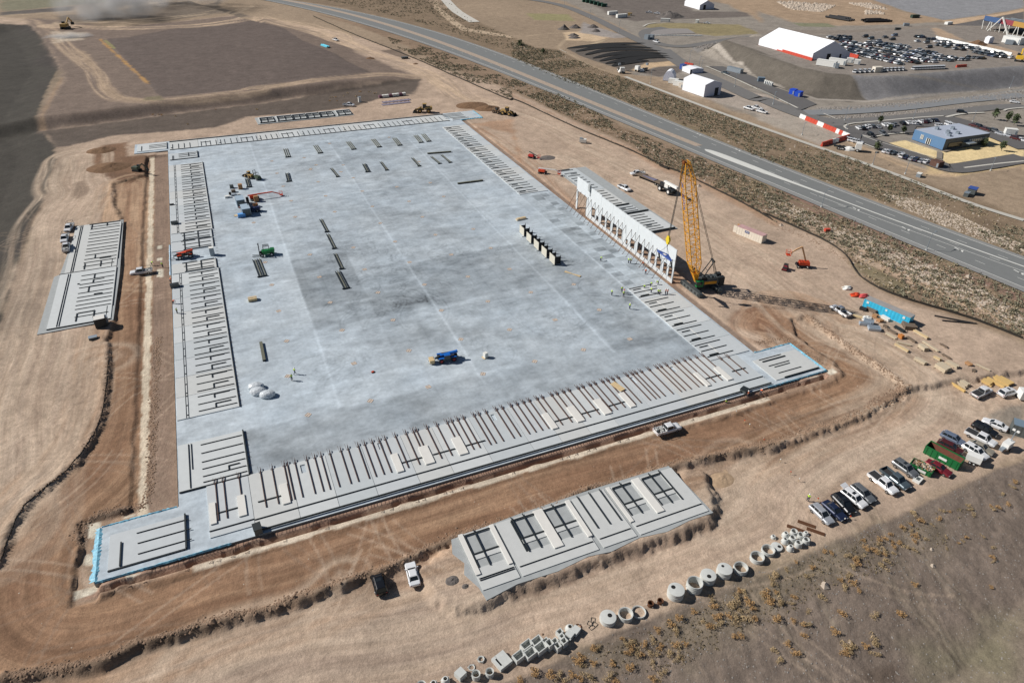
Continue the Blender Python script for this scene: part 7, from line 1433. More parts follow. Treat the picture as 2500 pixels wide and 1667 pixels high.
for a in[('long white box trailer in front of the big tent gable, left of two',T_('D',512,575),T_('D',680,600),4,3,PZ,None,'box_trailer'),('long white box trailer in front of the big tent gable, right of two',T_('D',620,560),T_('D',768,582),3.8,3,PZ,None,'box_trailer'),('small grey box at the nose of the left box trailer',T_('D',682,605),T_('D',712,608),3,2.6,PZ,STG,'box_trailer'),('white cabin right of the box trailers',T_('D',782,555),T_('D',840,560),3,3,PZ),('white van-like cabin right of the box trailers, second',T_('D',845,568),T_('D',900,574),3,3,PZ),
          ('long white shed building at the far right of the plateau',T_('D',2150,375),T_('D',2305,402),5.5,7,PZ,None,'long_shed'),('grey-white cabin beside the long white shed',T_('D',2180,392),T_('D',2250,400),3.4,3,PZ,STG),('white cabin between the round shelter and the tall shed, left',T_('C',1378,735),T_('C',1460,745),3,3,0),('white cabin between the round shelter and the tall shed, middle',T_('C',1420,755),T_('C',1500,768),3.2,3,0),('cream cabin touching the tall white shed',T_('C',1470,775),T_('C',1505,782),3,3,0,CRM),
          ('blue cabin at the end of the low long white shed',T_('C',1478,610),T_('C',1508,618),3.6,3,0,BLUEP),('grey guard cabin by the road, left of two',T_('C',1165,350),T_('C',1200,355),4,3,0,STG),('grey guard cabin by the road, right of two',T_('C',1205,345),T_('C',1240,350),3.6,3,0,STG),('white tank trailer near the far gravel yard, upper',T_('C',855,135),T_('C',935,130),3.4,2.6,0,None,'tank_trailer'),('white tank trailer near the far gravel yard, lower',T_('C',932,162),T_('C',1018,155),3.4,2.6,0,None,'tank_trailer'),('yellow-orange cabin beside the white tank trailers',T_('C',1022,140),T_('C',1055,142),2.6,2.4,0,MYEL),
          ('white box truck body by the far gravel yard',T_('C',1310,193),T_('C',1395,197),3,2.5,0,None,'box_trailer'),('small white cabin on the far dirt right of the gravel yard',T_('C',1618,205),T_('C',1648,207),3,3,0),('green open-top container at the far right beyond the rock piles',T_('D',1365,162),T_('D',1430,160),3,3,0,mat('dark_green',alb(40,60,50),.7),'open_container'),('blue container on the lot below the embankment, left of two',T_('D',272,832),T_('D',318,842),3.4,3.4,0,mat('strong_blue',alb(28,76,196),.5),'storage_box'),('blue container on the lot below the embankment, right of two',T_('D',320,852),T_('D',368,862),3.4,3.4,0,mat('strong_blue',alb(28,76,196),.5),'storage_box'),
          ('grey-blue container on the lot by the white gas racks',T_('D',0,725),T_('D',60,728),3,2.6,0,CNT,'storage_box'),('brown slatted bin store at the corner of the blue building road',T_('D',1512,1460),T_('D',1590,1488),3,3,0,mat('slat_brown',alb(92,66,56),.8,0,.2,2),'bin_store'),('dark green bin beside the brown bin store',T_('D',1592,1478),T_('D',1630,1470),2.6,2.4,0,DKS,'bin_store'),('white caravan in the gravel strip right of the blue building',T_('D',2180,1195),T_('D',2285,1205),3.6,3,0,None,'caravan'),('big dark-roofed machine frame on the lot below the embankment',T_('C',1895,625),T_('C',2015,655),3.2,2.6,0,STG,'tank_trailer'),('tan box among white vans on the plateau rim',T_('D',1032,642),T_('D',1100,640),3.4,3,PZ,CRM,'storage_box'),('pale cabin on the far dirt above the crowded car park',T_('D',1290,232),T_('D',1338,234),2.5,3,0,STG,'work_truck'),('dark lorry on the far track above the crowded car park',T_('D',1215,278),T_('D',1262,280),3,3,0,CRD,'work_truck'),('white lorry on the far track below the grey hillside',T_('D',1675,222),T_('D',1720,218),2.5,3,0,WHT,'work_truck')]:
    prefab(*a)
for i,(x,y)in enumerate([(70,745),(85,750),(100,755),(115,760),(128,765)]):prefab('white gas cylinder rack below the embankment, %s of five'%ORD[i],T_('D',x-6,y),T_('D',x+5,y),2.6,1.6,0,None,'gas_rack','white gas racks')
for i,(x,y)in enumerate([(650,22),(680,28),(715,36),(750,45),(785,55),(820,64)]):prefab('green skip in the row at the top edge, %s from the left'%ORD[i],T_('C',x-26,y),T_('C',x+22,y),3.2,3.4,0,mat('far_skip_green',alb(20,62,48),.7,0,.1,1),'far_skip','green skips at the top edge')
# blue building
BB=mat('cladding_blue',alb(92,128,166),.5,.1,.03,.4);BBD=mat('cladding_grey',alb(84,92,100),.6,.1,.04,.4);BBR=mat('flat_roof',alb(168,176,190),.7,0,.03,.2)
Af,Bf,Cf=[np.array(wpx(*p,0))for p in((2050+918/5.227,260+420/5.227),(2050+1308/5.227,260+558/5.227),(2050+1872/5.227,260+478/5.227))]
r=thing('office_building','low blue and grey office building with pale flat roof on a yellow lawn','building',(Af[0],Af[1],0));Bh=4.7;rel=lambda p,z:(p[0]-Af[0],p[1]-Af[1],z);Df=Af+Cf-Bf
MB().add([rel(Af,0),rel(Bf,0),rel(Bf,Bh),rel(Af,Bh-.3)],[(0,1,2,3)]).build('front_wall',BB,r);MB().add([rel(Bf,0),rel(Cf,0),rel(Cf,Bh),rel(Bf,Bh)],[(0,1,2,3)]).build('side_wall',BBD,r)
MB().add([rel(Af,0),rel(Df,0),rel(Df,Bh),rel(Af,Bh-.3)],[(0,1,2,3)]).build('rear_wall',BB,r);MB().add([rel(Cf,0),rel(Df,0),rel(Df,Bh),rel(Cf,Bh)],[(0,1,2,3)]).build('back_wall',BB,r)
o=MB().add([rel(Af,Bh-.3),rel(Bf,Bh),rel(Cf,Bh),rel(Df,Bh)],[(0,1,2,3)]).build('roof',BBR,r)
ue=(Bf-Af);ve=(Cf-Bf);ul=np.linalg.norm(ue);vl=np.linalg.norm(ve);un=ue/ul;vn_=ve/vl
for i,(s,t)in enumerate(((.2,.35),(.55,.35),(.62,.3),(.72,.45),(.35,.6),(.8,.2))):c=Af+ue*s+ve*t;MB().box(rel(c,Bh+.4),(1.6,1.3,1.0),.3).build('roof_unit',STG,o)
for s0,s1,z0,z1 in((.26,.33,1.4,3.4),(.46,.58,.2,2.8)):
    a=Af+ue*s0-vn_*.06;b=Af+ue*s1-vn_*.06;f_=MB().add([rel(a,z0),rel(b,z0),rel(b,z1),rel(a,z1)],[(0,1,2,3)]).build('window' if z0>1 else 'entrance',GLASS,r)
    for ss in(s0,(s0+s1)/2,s1):a=Af+ue*ss-vn_*.1;MB().box(rel(a,(z0+z1)/2),(.25,.25,z1-z0)).build('frame',PWH,f_)
for k in range(8):a=Bf+ve*(.56+.05*k)+un*.08;MB().box(rel(a,2.6),(.7,.5,1.2),math.atan2(ve[1],ve[0])).build('window',PWH,r)
a=Bf+ve*.25+un*.1;MB().box(rel(a,1.7),(8,.3,2.2),math.atan2(ve[1],ve[0])).build('window',GLASS,r);a=Bf+ve*.5+un*1.6;MB().box(rel(a,2.4),(4.5,3.2,.3),math.atan2(ve[1],ve[0])).build('canopy',STG,r)
line('service_path','D 1600 1430 1605 1350',2.2,mat('lawn_path',alb(130,122,112),.9),.16,4);line('service_path','D 1640 1345 1960 1270',1.4,mat('lawn_path',(.2,.2,.2)),.16,4)
# colourful raised structure at the top right
Sa,Sb=np.array(wpx(*T_('D',1970,255),PZ)),np.array(wpx(*T_('D',2400,345),PZ));d=Sb-Sa;az=math.atan2(d[1],d[0]);Ls=np.linalg.norm(d);r=thing('raised_platform','raised steel platform with blue, red and yellow fascia at the top right','platform',(Sa[0],Sa[1],PZ),az)
for x0,x1,m_ in((0,.34,mat('fascia_blue',alb(60,88,130),.6)),(.34,.60,mat('fascia_red',alb(140,60,70),.6)),(.60,.92,mat('fascia_yellow',alb(176,136,66),.6)),(.92,1,mat('fascia_red',(.2,.1,.1)))):MB().box(((x0+x1)/2*Ls,0,7.2),((x1-x0)*Ls,.4,3.2)).build('fascia',m_,r)
MB().box((Ls/2,14,5.6),(Ls,28,.5)).build('deck',CRD,r)
for k in range(11):MB().beam((Ls*(k+.3)/11,0,0),(Ls*(k+.3)/11+(1 if k%2 else-1)*1.2,0,5.8),.4).build('leg',PWH,r)
for k in range(5):MB().box((Ls/2,3+k*5,6.8),(Ls*.9,1.2,.3)).build('rail',STG,r)
MB().beam((Ls*.38,-1,10),(Ls*.66,-4,0),1.0,.5).build('stair',PWH,r);MB().beam((Ls*.38,-1,10),(Ls*.22,-3,0),1.0,.5).build('stair',PWH,r)
# red and white water barriers
RB=mat('barrier_red',alb(194,78,60),.5,0,.05,2);WB=mat('barrier_white',alb(232,232,228),.5,0,.04,2)
def barriers(s,n,pat,lab,h=1.9,w_=1.0,z=None):
    P=resample([(p.x,p.y)for p in gp(s)],n+1);gz=np.median([p.z for p in gp(s)])
    for i in range(n):
        a,b=P[i],P[i+1];rz=math.atan2(b[1]-a[1],b[0]-a[0]);L_2=math.hypot(*(b-a));m_=RB if pat[i%len(pat)]=='r' else WB
        r=thing('water_barrier',lab%(('red' if m_ is RB else 'white'),ORD2[i]),'barrier',((a[0]+b[0])/2,(a[1]+b[1])/2,gz),rz,'water barriers and barrier lines');MB().box((0,0,h*.25),(L_2*.97,w_,h*.5)).build('base',m_,r);MB().box((0,0,h*.75),(L_2*.94,w_*.5,h*.5)).build('upper',m_,r)
barriers('D 372 1040 805 1222',16,'wwrrrrwwrrrrwrww','%s water barrier in the diagonal line left of the blue building, %s from the top');barriers('D 800 1225 560 1295',8,'rrrrwrrr','%s water barrier in the lower line by the mixer truck, %s from the right')
barriers('D 10 400 480 540',22,'r','%s barrier along the front of the big tent, %s from the left',1.6);barriers('D 805 500 885 520',4,'r','%s barrier by the right corner of the big tent, %s from the left',2);barriers('D 1280 315 1380 318',4,'r','%s barrier at the back of the crowded lot, %s from the left',1.6)
barriers('D 1750 598 1840 592',4,'r','%s barrier on the plateau rim at right, %s from the left',1.4);barriers('D 1570 345 2240 495',24,'w','%s concrete barrier behind the right-hand rows of the lot, %s from the left',1.8,1.2)
barriers('C 1260 318 1680 322',12,'w','%s low barrier along the road by the guard cabins, %s from the left',.8);barriers('C 1525 568 1600 582',4,'r','%s barrier at the foot of the tall pole by the sheds, %s from the left',1.2)
# concrete mixer lorries and other far lorries
def mixer(label,px,py,px2,py2,k=1.0):
    l,a,_=place(0,0,1,(px,py),(px2,py2),1.5);r=thing('mixer_truck',label,'mixer truck',l,a,'concrete mixer lorries');r.scale=(k,)*3;wheels(r,(3.2,-1.2,-2.5),1.05,.55,RIM,.4);MB().box((0,0,.95),(8.4,1.0,.4)).build('chassis',CRD,r);MB().box((3.2,0,1.9),(2.0,2.3,1.9),0,0,(.85,.95)).build('cab',WHT,r);MB().box((4.05,0,2.3),(.3,2.0,.8)).build('windscreen',GLASS,r)
    MB().lathe([(.001,-2.4),(.6,-2.4),(1.25,-.8),(1.25,.6),(.7,2.2),(.001,2.2)],n=18).build('drum',WHT,r).rotation_euler=(0,math.radians(-100),0);r.children[-1].location=(-.9,0,2.6);MB().box((-3.6,0,2.9),(.9,1.2,1.0)).build('chute',STG,r)
mixer('white and grey concrete mixer lorry parked at the end of the red barriers',*T_('D',740,1290),*T_('D',850,1305),1.3);mixer('concrete mixer lorry on the dirt below the terraced rows, left of two',*T_('C',940,590),*T_('C',985,640),1.2);mixer('concrete mixer lorry on the dirt below the terraced rows, right of two',*T_('C',1180,600),*T_('C',1115,612),1.2)
for lb,a,b in[('white pickup by the guard cabins on the road',T_('C',1240,360),T_('C',1310,380)),('white service truck beside the far gravel heap',T_('C',1180,110),T_('C',1240,112)),('white truck in the far gravel yard, right one',T_('C',1250,118),T_('C',1310,122)),('silver truck on the far dirt track right of the small cabin',T_('C',1690,205),T_('C',1750,208))]:car('pickup','white',lb,0,0,1,a,b,'far trucks beyond the highway')
for lb,a,b,c in[('dark green car on the lot between embankment and white sheds',T_('C',1860,640),T_('C',1910,648),'slate'),('dark car at the foot of the big tent, left end',T_('C',2105,330),T_('C',2155,335),'black'),('white car on the road at the right edge above the blue building',T_('D',2230,895),T_('D',2310,905),'white')]:car('sedan',c,lb,0,0,1,a,b,'far cars beyond the highway')
# blue pipe bundle far left
l,a,_=place(600,0,3.6185,(640,390),(760,430),.5);r=thing('pipe_bundle','bright blue pipe bundle lying on the far dirt track','pipes',l,a)
for k in range(6):MB().cyl((-4.5+(k%2)*.8,(k%3-1)*.7,.4+(k//3)*.55),(4+(k%2),(k%3-1)*.7,.4+(k//3)*.55),.32,.32,8).build('pipe',mat('pipe_blue',alb(90,196,220),.5),r)
MB().box((-4.8,0,.5),(.5,2.4,.7)).build('end_cradle',WOODD,r);MB().box((4.9,0,.4),(.8,2.0,.5)).build('end_cradle',WOODD,r)
for i in range(8):
    p=gpt(*T_('B',1190+i*30,868-i*3.5));r=thing('wrapped_pallet','wrapped purple-white pallet in the far line above the slab, %s from the left'%ORD[i],'pallet',p,.1,'wrapped pallets beyond the slab');MB().box((0,0,.8),(1.7,1.6,1.2),0,0,(.9,.9)).build('load',PWH if i%3 else mat('plum',alb(110,76,90),.7),r);MB().box((0,0,.12),(1.8,1.6,.2)).build('pallet_base',WOODD,r)
for i in range(2):
    p=gpt(*T_('B',1330,895+i*22));r=thing('rebar_mat','flat grey rebar mat laid out on the far dirt, %s'%('farther' if i==0 else 'nearer'),'rebar mat',p,.08,'rebar mats');MB().box((0,0,.12),(15,2.6,.12)).build('mat',mat('mat_grey',alb(128,122,136),.8,0,.2,2),r)
    for k in range(8):MB().box((-7+k*2,1.4,.2),(.8,.3,.2)).build('spacer',PNK,r)
boxthing('portable_toilet','grey-white cabin beside the pickup on the far dirt','portable toilet',*T_('B',1008,903),(1.4,1.4,2.4),0,PWH,0,None,[('roof',(0,0,2.45),(1.5,1.5,.12),STG)])
boxthing('light_trailer','dark box trailer with white top at the lower end of the left casting slab','trailer',*T_('E',900,1430),(2.6,2.3,2.3),.1,CRD,.1,None,[('roof',(0,0,2.45),(2.4,2.1,.1),CONC2),('side_panel',(1.5,.4,1.4),(.4,1.6,1.6),STG)])
boxthing('junction_box','small grey box half sunk in the dirt below the left casting slab','box',*T_('I',825,25),(1.8,1.2,.6),.1,CRG,0,None,[('lid',(0,0,.63),(1.9,1.3,.06),STG)])
boxthing('dark_box','dark flat box on the dirt beside the far brown patch','box',*T_('B',1405,520),(4.2,2.2,1.0),0,DKS,0,None,[('lid',(0,0,1.04),(4.3,2.3,.08),CRG)])
boxthing('enclosure','small blue-roofed utility box beside the footpath','utility box',*T_('H',1885,265),(3.0,2.6,2.2),.4,CRG,0,None,[('roof',(0,0,2.3),(3.3,2.9,.2),BLUEP)]);boxthing('enclosure','smaller grey utility box beside the footpath','utility box',*T_('H',1840,285),(2.6,1.6,1.4),.4,CRG,0,None,[('lid',(0,0,1.45),(2.7,1.7,.1),STG)])
boxthing('transformer','pale grey transformer box in the dry grass beside the footpath','utility box',*T_('H',1420,115),(2.2,1.6,1.4),.4,STG,0,None,[('lid',(0,0,1.45),(2.3,1.7,.1),PWH)])
boxthing('red_box','small red compressor on the gravel spur beside the highway','compressor',*T_('H',610,600),(1.8,1.1,.9),-.3,RB,.2,None,[('drawbar',(1.3,0,.4),(1.0,.15,.12),DKS)])
def lanes(name,s,wd,h,m,label,n=120,post=None,cat='fence'):
    P=resample(smooth([(p.x,p.y)for p in gp(s)],1),n);q=MB();rg=random.Random(1);pr=[]
    for a in P:pr.append((a[0],a[1],ground_z(*a)))
    for a,b in zip(pr[:-1],pr[1:]):q.add([(a[0],a[1],a[2]-.1),(b[0],b[1],b[2]-.1),(b[0]-wd,b[1]+wd*.3,b[2]+h*rg.uniform(.85,1.1)),(a[0]-wd,a[1]+wd*.3,a[2]+h)],[(0,1,2,3)])
    r=thing(name,label,cat,(0,0,0));q.build('fabric' if post is None else 'mesh',m,r)
    for i in range(0,n,max(1,n//60)):MB().cyl(pr[i],(pr[i][0],pr[i][1],pr[i][2]+h+.25),.05,.05,5).build('post',DKS,r)
    return r
SILT=mat('silt_fabric',alb(62,60,56),.9,0,.2,1)
lanes('silt_fence','B 600 150 1000 330 1400 480 1900 700 2352 900 C 0 870 300 1010 600 1150 900 1270 1200 1400 1450 1530 G 1250 0 1500 80 1800 230 2100 380 2352 530 H 0 415 330 560 640 700 800 820 860 960 1000 1070 1250 1180 1550 1270 1900 1370 2352 1550',.5,.9,SILT,'long low black silt fence running between the works and the highway',220)
lanes('silt_fence','I 965 180 950 380 930 560 890 760 760 1000 600 1190 400 1340 230 1470 M 130 130 60 320 10 480',.1,.18,SILT,'low black silt fence along the left rim of the haul road',90)
for i,s in enumerate(['H 1560 1345 1900 1410','H 1630 1388 1930 1415']):
    a,b=gp(s);o=MB().beam(a+Vector((0,0,.15)),b+Vector((0,0,.15)),.35,.3).build('black_pipe',BLK);tag(o,'long thin black pipe lying on the dirt near the silt fence, '+('upper' if i==0 else 'lower'),'pipe','black pipes')
# terraces below the gravel road, their shadow stripes painted as black ridges
TB=mat('terrace_shade_black',(.012,.012,.012),.9,0,.2,.5)
for i,s in enumerate(['C 480 432 700 410 900 395 1180 388','C 560 460 760 425 950 412 1250 430','C 640 490 850 445 1050 440 1320 455','C 710 520 900 480 1100 465 1380 480','C 770 545 980 500 1200 485 1400 502','C 820 568 1050 525 1300 505 1430 525','C 880 590 1000 560 1200 540 1210 545']):
    P=resample(smooth([(p.x,p.y)for p in gp(s)],2),40);q=MB();vs=[]
    for k,a in enumerate(P):
        e=math.sin(math.pi*k/39)**.5;w_=6.0*e+.2;vs+=[(a[0],a[1]+w_*.5,.0),(a[0],a[1]+w_*.45,.7*e+.05),(a[0]+.2,a[1]-w_*.5,.12)]
    q.add(vs,[(3*k+j,3*k+3+j,3*k+4+j,3*k+1+j)for k in range(39)for j in range(2)]);tag(q.build('terrace_ridge',TB),'terrace ridge painted shadow-black below the far road, %s from the top'%ORD[i],'terrace','shadow-black terraces')
# heaps of gravel, earth and boulders
def heap(label,px,py,R_,h,m,name='gravel_heap',z0=None,grp='heaps of gravel and earth',sq=.8):
    p=gpt(px,py);bm=bmesh.new();bmesh.ops.create_grid(bm,x_segments=22,y_segments=22,size=1.0)
    for v in bm.verts:
        d=math.hypot(v.co.x,v.co.y);z=max(0,1-d)**.9;nz=float(fbm(v.co.x*3+px,v.co.y*3+py,3,3))-.5;v.co=Vector((v.co.x*R_,v.co.y*R_*sq,h*z*(1+nz*.8)-.06))
    me=bpy.data.meshes.new(name);bm.to_mesh(me);bm.free();me.materials.append(m);o=bpy.data.objects.new(name,me);COL.objects.link(o);o.location=p;tag(o,label,'heap',grp)
GHM=mat('gravel_heap',alb(104,98,94),.95,0,.2,2,.3,0,.6);EHM=mat('earth_heap',alb(120,94,72),.95,0,.25,1,.2,0,.7);THM=mat('tan_heap',alb(170,146,120),.95,0,.2,1,.2,0,.6)
for lb,t,x,y,R_,h,m_ in[('dark grey gravel heap on the far flat, leftmost','C',455,262,5,3.2,GHM),('dark grey gravel heap on the far flat, second from left','C',553,248,5,2.8,GHM),('grey gravel heap on the far flat, upper right','C',715,245,5,2.4,GHM),('grey gravel heap on the far flat, lower right','C',740,280,4,2.2,GHM),('grey gravel heap beside the winding track, upper','C',543,318,4.5,2,GHM),('grey gravel heap beside the winding track, lower','C',553,338,5,1.8,GHM),('big dark gravel heap in the far gravel yard','C',1395,150,13,5,GHM),
                              ('brown earth heap by the earthmovers at the far slab corner','B',2130,960,7,1.5,EHM),('long brown earth heap left of the earthmovers','B',1990,935,9,1.3,EHM),('small earth heap on the far dirt','B',1095,520,3,1.0,EHM),('small dark heap on the far dirt, right one','B',1500,568,2,.8,EHM),('brown dug-out heap left of the slab, upper','A',900,1330,6,1.3,EHM),('brown dug-out heap left of the slab, lower','A',960,1480,8,1.5,EHM),('pale sand heap in the brown pit left of the slab','A',1045,1460,4,.7,THM),('small grey gravel heap beside the near casting slab','N',1825,650,1.3,.4,GHM),('tiny grey gravel heap beside the near casting slab','N',1940,700,.7,.3,GHM),
                              ('small sand heap right of the near casting slab','K',1850,1270,2.6,.45,THM),('brown heap beyond the plateau car park','D',1940,395,7,3,EHM),('gravel scraps on the dirt left of the far right panels','C',310,1395,4,.5,GHM)]:
    heap(lb,*T_(t,x,y),R_,h,m_)
for lb,s,n in[('row of black plastic pipes on the far dirt, left of two','D 630 155 840 190',6),('row of black plastic pipes on the far dirt, right of two','D 910 195 1150 190',6)]:
    a,b=gp(s);r=thing('pipe_row',lb,'pipes',(a+b)/2,math.atan2(b.y-a.y,b.x-a.x),'black pipe stacks');L_2=(b-a).length
    for k in range(n):MB().cyl((-L_2/2+k%3*3,(k-n/2)*1.6,.9+(k%2)*.6),(L_2/2-(k%2)*5,(k-n/2)*1.6,.9+(k%2)*.6),.8,.8,8).build('pipe',BLK,r)
# stakes
for i,(t,x,y)in enumerate([('L',195,1115),('L',285,1225),('L',360,1285),('L',525,1460),('K',1975,690),('K',2050,770),('K',2095,805),('K',2220,940),('Q',760,130),('Q',810,110),('Q',600,165)]):
    p=gpt(*T_(t,x,y));r=thing('survey_stake',('survey stake with ribbon in the open dirt right of the haul road, %s' if t=='L' else 'survey stake on the haul road near the front trench, %s' if t=='K' else 'survey stake by the front of the parked estate car, %s')%ORD[i],'stake',p,i,'survey stakes in the dirt');MB().beam((0,0,0),(0,0,.9),.06).build('stake',WOOD,r);MB().box((0,0,.8),(.16,.16,.22)).build('ribbon',ORG if i%2 else PWH,r)
# ---------------------------------------------------------------- scrub, rocks, rubble (too many to count) and single bushes
def rnd_in(poly,n,rs):
    P=np.array([tuple(p)[:2]for p in poly]);out=[];lo,hi=P.min(0),P.max(0);got=0
    while got<n:
        q_=rs.uniform(lo,hi,(n*3,2));q_=q_[sdist(q_[:,0],q_[:,1],P)>0];out.append(q_);got+=len(q_)
        if not len(q_):break
    return np.concatenate(out)[:n]
def along(poly,n,wd,rs):
    P=resample([tuple(p)[:2]for p in poly],200);i=rs.randint(0,199,n);t=rs.rand(n,1);return P[i]*(1-t)+P[i+1]*t+rs.randn(n,2)*wd
GZ=np.vectorize(ground_z)
def scatter(name,pos,smin,smax,m,label,cat,V,F,flat=.7,seed=1,sink=.1,clump=None,kind='stuff'):
    rs=np.random.RandomState(seed)
    if clump:
        k=fbm(pos[:,0]*clump,pos[:,1]*clump,seed,3);pos=pos[k>np.percentile(k,22)]
    n=len(pos);V=np.array(V,float);F=np.array(F);s=smin+(smax-smin)*rs.rand(n)**2.2;a=rs.rand(n)*6.283
    W=V[None]*s[:,None,None]*(1+.45*(rs.rand(n,len(V),3)-.5));W[...,2]*=flat
    x=W[...,0]*np.cos(a)[:,None]-W[...,1]*np.sin(a)[:,None];y=W[...,0]*np.sin(a)[:,None]+W[...,1]*np.cos(a)[:,None]
    z=GZ(pos[:,0],pos[:,1])[:,None]+W[...,2]-sink*s[:,None]
    co=np.stack([x+pos[:,:1],y+pos[:,1:2],z],-1).reshape(-1,3).astype(np.float32);fi=(F[None]+(np.arange(n)*len(V))[:,None,None]).reshape(-1,F.shape[1])
    me=bpy.data.meshes.new(name);me.vertices.add(len(co));me.vertices.foreach_set('co',co.ravel());me.loops.add(fi.size);me.loops.foreach_set('vertex_index',fi.ravel().astype(np.int32));me.polygons.add(len(fi));me.polygons.foreach_set('loop_start',(np.arange(len(fi))*F.shape[1]).astype(np.int32));me.update(calc_edges=True)
    me.materials.append(m);o=bpy.data.objects.new(name,me);COL.objects.link(o);o['kind']=kind;o['label']=label;o['category']=cat;return o
RV=[(1,0,0),(.3,.9,.1),(-.8,.5,0),(-.7,-.6,0),(.4,-.9,0),(.3,.2,.8),(-.3,-.1,.9)];RF=[(0,1,5),(1,2,6),(1,6,5),(2,3,6),(3,4,6),(4,5,6),(4,0,5)]
rs_=np.random.RandomState(9);BV=[];BF=[]
for k in range(14):
    c=rs_.randn(3)*[.5,.5,.28]+[0,0,.45];u=rs_.randn(3);u/=np.linalg.norm(u);v=np.cross(u,rs_.randn(3));v/=np.linalg.norm(v);b=len(BV);BV+=[tuple(c+u*.42),tuple(c-u*.25+v*.34),tuple(c-u*.25-v*.34)];BF.append((b,b+1,b+2))
SG=mat('sage_leaf',alb(134,129,108),.95,0,.25,.3);SG2=mat('dry_scrub',alb(170,154,126),.95,0,.25,.3);RKM=mat('pale_boulder',alb(180,166,150),.9,0,.25,.4);RKG=mat('grey_boulder',alb(134,128,122),.9,0,.25,.4);CLOD=mat('earth_clod',alb(140,116,96),.95,0,.25,.4)
S1=g2('C 0 520 500 740 1000 900 1500 1100 2000 1325 2352 1465 H 180 0 700 190 1300 415 1900 655 2352 825 2352 520 1900 370 1500 210 950 0 C 2352 1200 1500 890 1000 700 560 530 400 450 200 430 0 340')
S2=g2('C 0 700 560 895 1000 1145 1620 1385 2040 1556 H 560 400 1100 615 1480 790 1900 945 2352 1150 2352 1540 1900 1360 1250 1170 1000 1050 870 900 640 690 300 540 0 400 G 2352 530 1700 160 1250 0 C 1050 1270 600 1080 200 890 0 790')
S3=g2('B 700 0 1250 130 1700 250 2352 460 2352 320 2000 200 1850 60 1700 0');S4=g2('B 1250 330 1700 450 2000 570 2352 720 2352 890 1900 690 1600 560 1300 400')
sc=np.concatenate([rnd_in(S1,8000,rs_),rnd_in(S2,5000,rs_),rnd_in(S3,2200,rs_),rnd_in(S4,2200,rs_)])
scatter('sagebrush',sc,.22,.8,SG,'grey-green sagebrush covering both sides of the highway','sagebrush',BV,BF,1.0,1,.1,.06)
scatter('dry_scrub',np.concatenate([rnd_in(S1,2600,rs_),rnd_in(S2,2600,rs_),rnd_in(S3,900,rs_)]),.25,.7,SG2,'dry tan scrub between the sagebrush beside the highway','scrub',BV,BF,.8,2,.1,.05)
R1=g2('H 1100 270 1300 290 1700 420 2000 560 2352 720 2352 800 2000 680 1600 530 1250 380');R2=g2('H 880 620 1000 640 1500 880 1900 1050 2352 1350 2352 1500 2000 1300 1700 1150 1300 980 1000 800 870 720');R3=g2('H 60 250 400 400 700 540 900 640 850 700 500 560 100 420')
scatter('riprap',np.concatenate([rnd_in(R1,1900,rs_),rnd_in(R2,2600,rs_),rnd_in(R3,700,rs_),rnd_in(S1,900,rs_),rnd_in(S2,1100,rs_)]),.15,.6,RKM,'pale boulders and riprap strewn along the highway banks','rocks',RV,RF,.75,3,.15)
R4=g2('D 160 15 400 30 700 50 560 110 300 90');R5=g2('D 800 30 1000 40 1160 90 1000 80 860 50');R6=g2('D 950 100 1050 105 1130 130 960 130')
scatter('boulder_heap',np.concatenate([rnd_in(R4,700,rs_),rnd_in(R5,250,rs_),rnd_in(R6,120,rs_)]),.8,2.4,RKM,'heaps of pale boulders on the far dirt beyond the big tent','rocks',RV,RF,.9,4)
E1=g2('D 520 960 800 985 1300 950 1800 880 2352 900 2352 800 1700 870 900 940');E2=g2('D 620 1060 1000 1040 1400 1010 2100 930 2200 925 1500 975 900 1020 600 1040');E3=g2('C 1600 425 1750 385 1860 365 1700 440')
scatter('grey_riprap',np.concatenate([rnd_in(E1,1500,rs_),rnd_in(E2,800,rs_),rnd_in(E3,300,rs_)]),.3,1.0,RKG,'grey riprap along the foot of the plateau embankment','rocks',RV,RF,.8,5)
HR=g2('L 0 985 300 880 600 790 900 680 1080 590 1290 450 1240 380 1050 250 870 140 690 0 H 560 1440 420 1330');HB=g2('M 0 1500 300 1440 600 1390 900 1330 1200 1180 1500 1110 1800 1015 2352 880 N 200 880 500 760 800 660 1000 590 1250 510 1500 400 1700 310 1900 235 2352 100 K 250 1510 700 1320 1100 1230 1400 1130 1800 1030 2352 920')
HL=g2('I 965 150 950 400 925 600 880 800 700 1090 500 1260 250 1450 180 1556');HC2=g2('I 1395 0 1360 700 1330 1300 1270 1500 900 1556 M 780 110 710 200 690 340')
scatter('rubble',np.concatenate([along(HR,2200,.5,rs_),along(HB,4200,.45,rs_),along(HL,500,.3,rs_),along(HC2,2200,.5,rs_),along(g2('L 1000 600 1100 560 1290 450 1300 480 1100 590'),1200,.7,rs_),along(g2('L 0 60 240 20 280 60 600 260'),500,.5,rs_),along(g2('H 70 480 200 560 400 640 620 760 860 900 1000 1040'),600,1.2,rs_)]),.06,.30,CLOD,'loose clods and stones along the rims of the haul road','rubble',RV,RF,.8,6)
lot=rnd_in(PAD,5000,rs_);lot=lot[(lot[:,1]<330)];lot=lot[~(((lot[:,0]>-33)&(lot[:,0]<119)&(lot[:,1]>87)&(lot[:,1]<323)))]
scatter('loose_stones',lot,.03,.16,RKM,'small loose stones scattered over the packed dirt','stones',RV,RF,.7,7)
hillp=rnd_in(P9,9000,rs_);hillp=hillp[(hillp[:,1]>10)&(hillp[:,0]<200)]
scatter('hill_gravel',hillp,.04,.2,RKG,'gravel lying on the dry hillside in the lower right','gravel',RV,RF,.7,8)
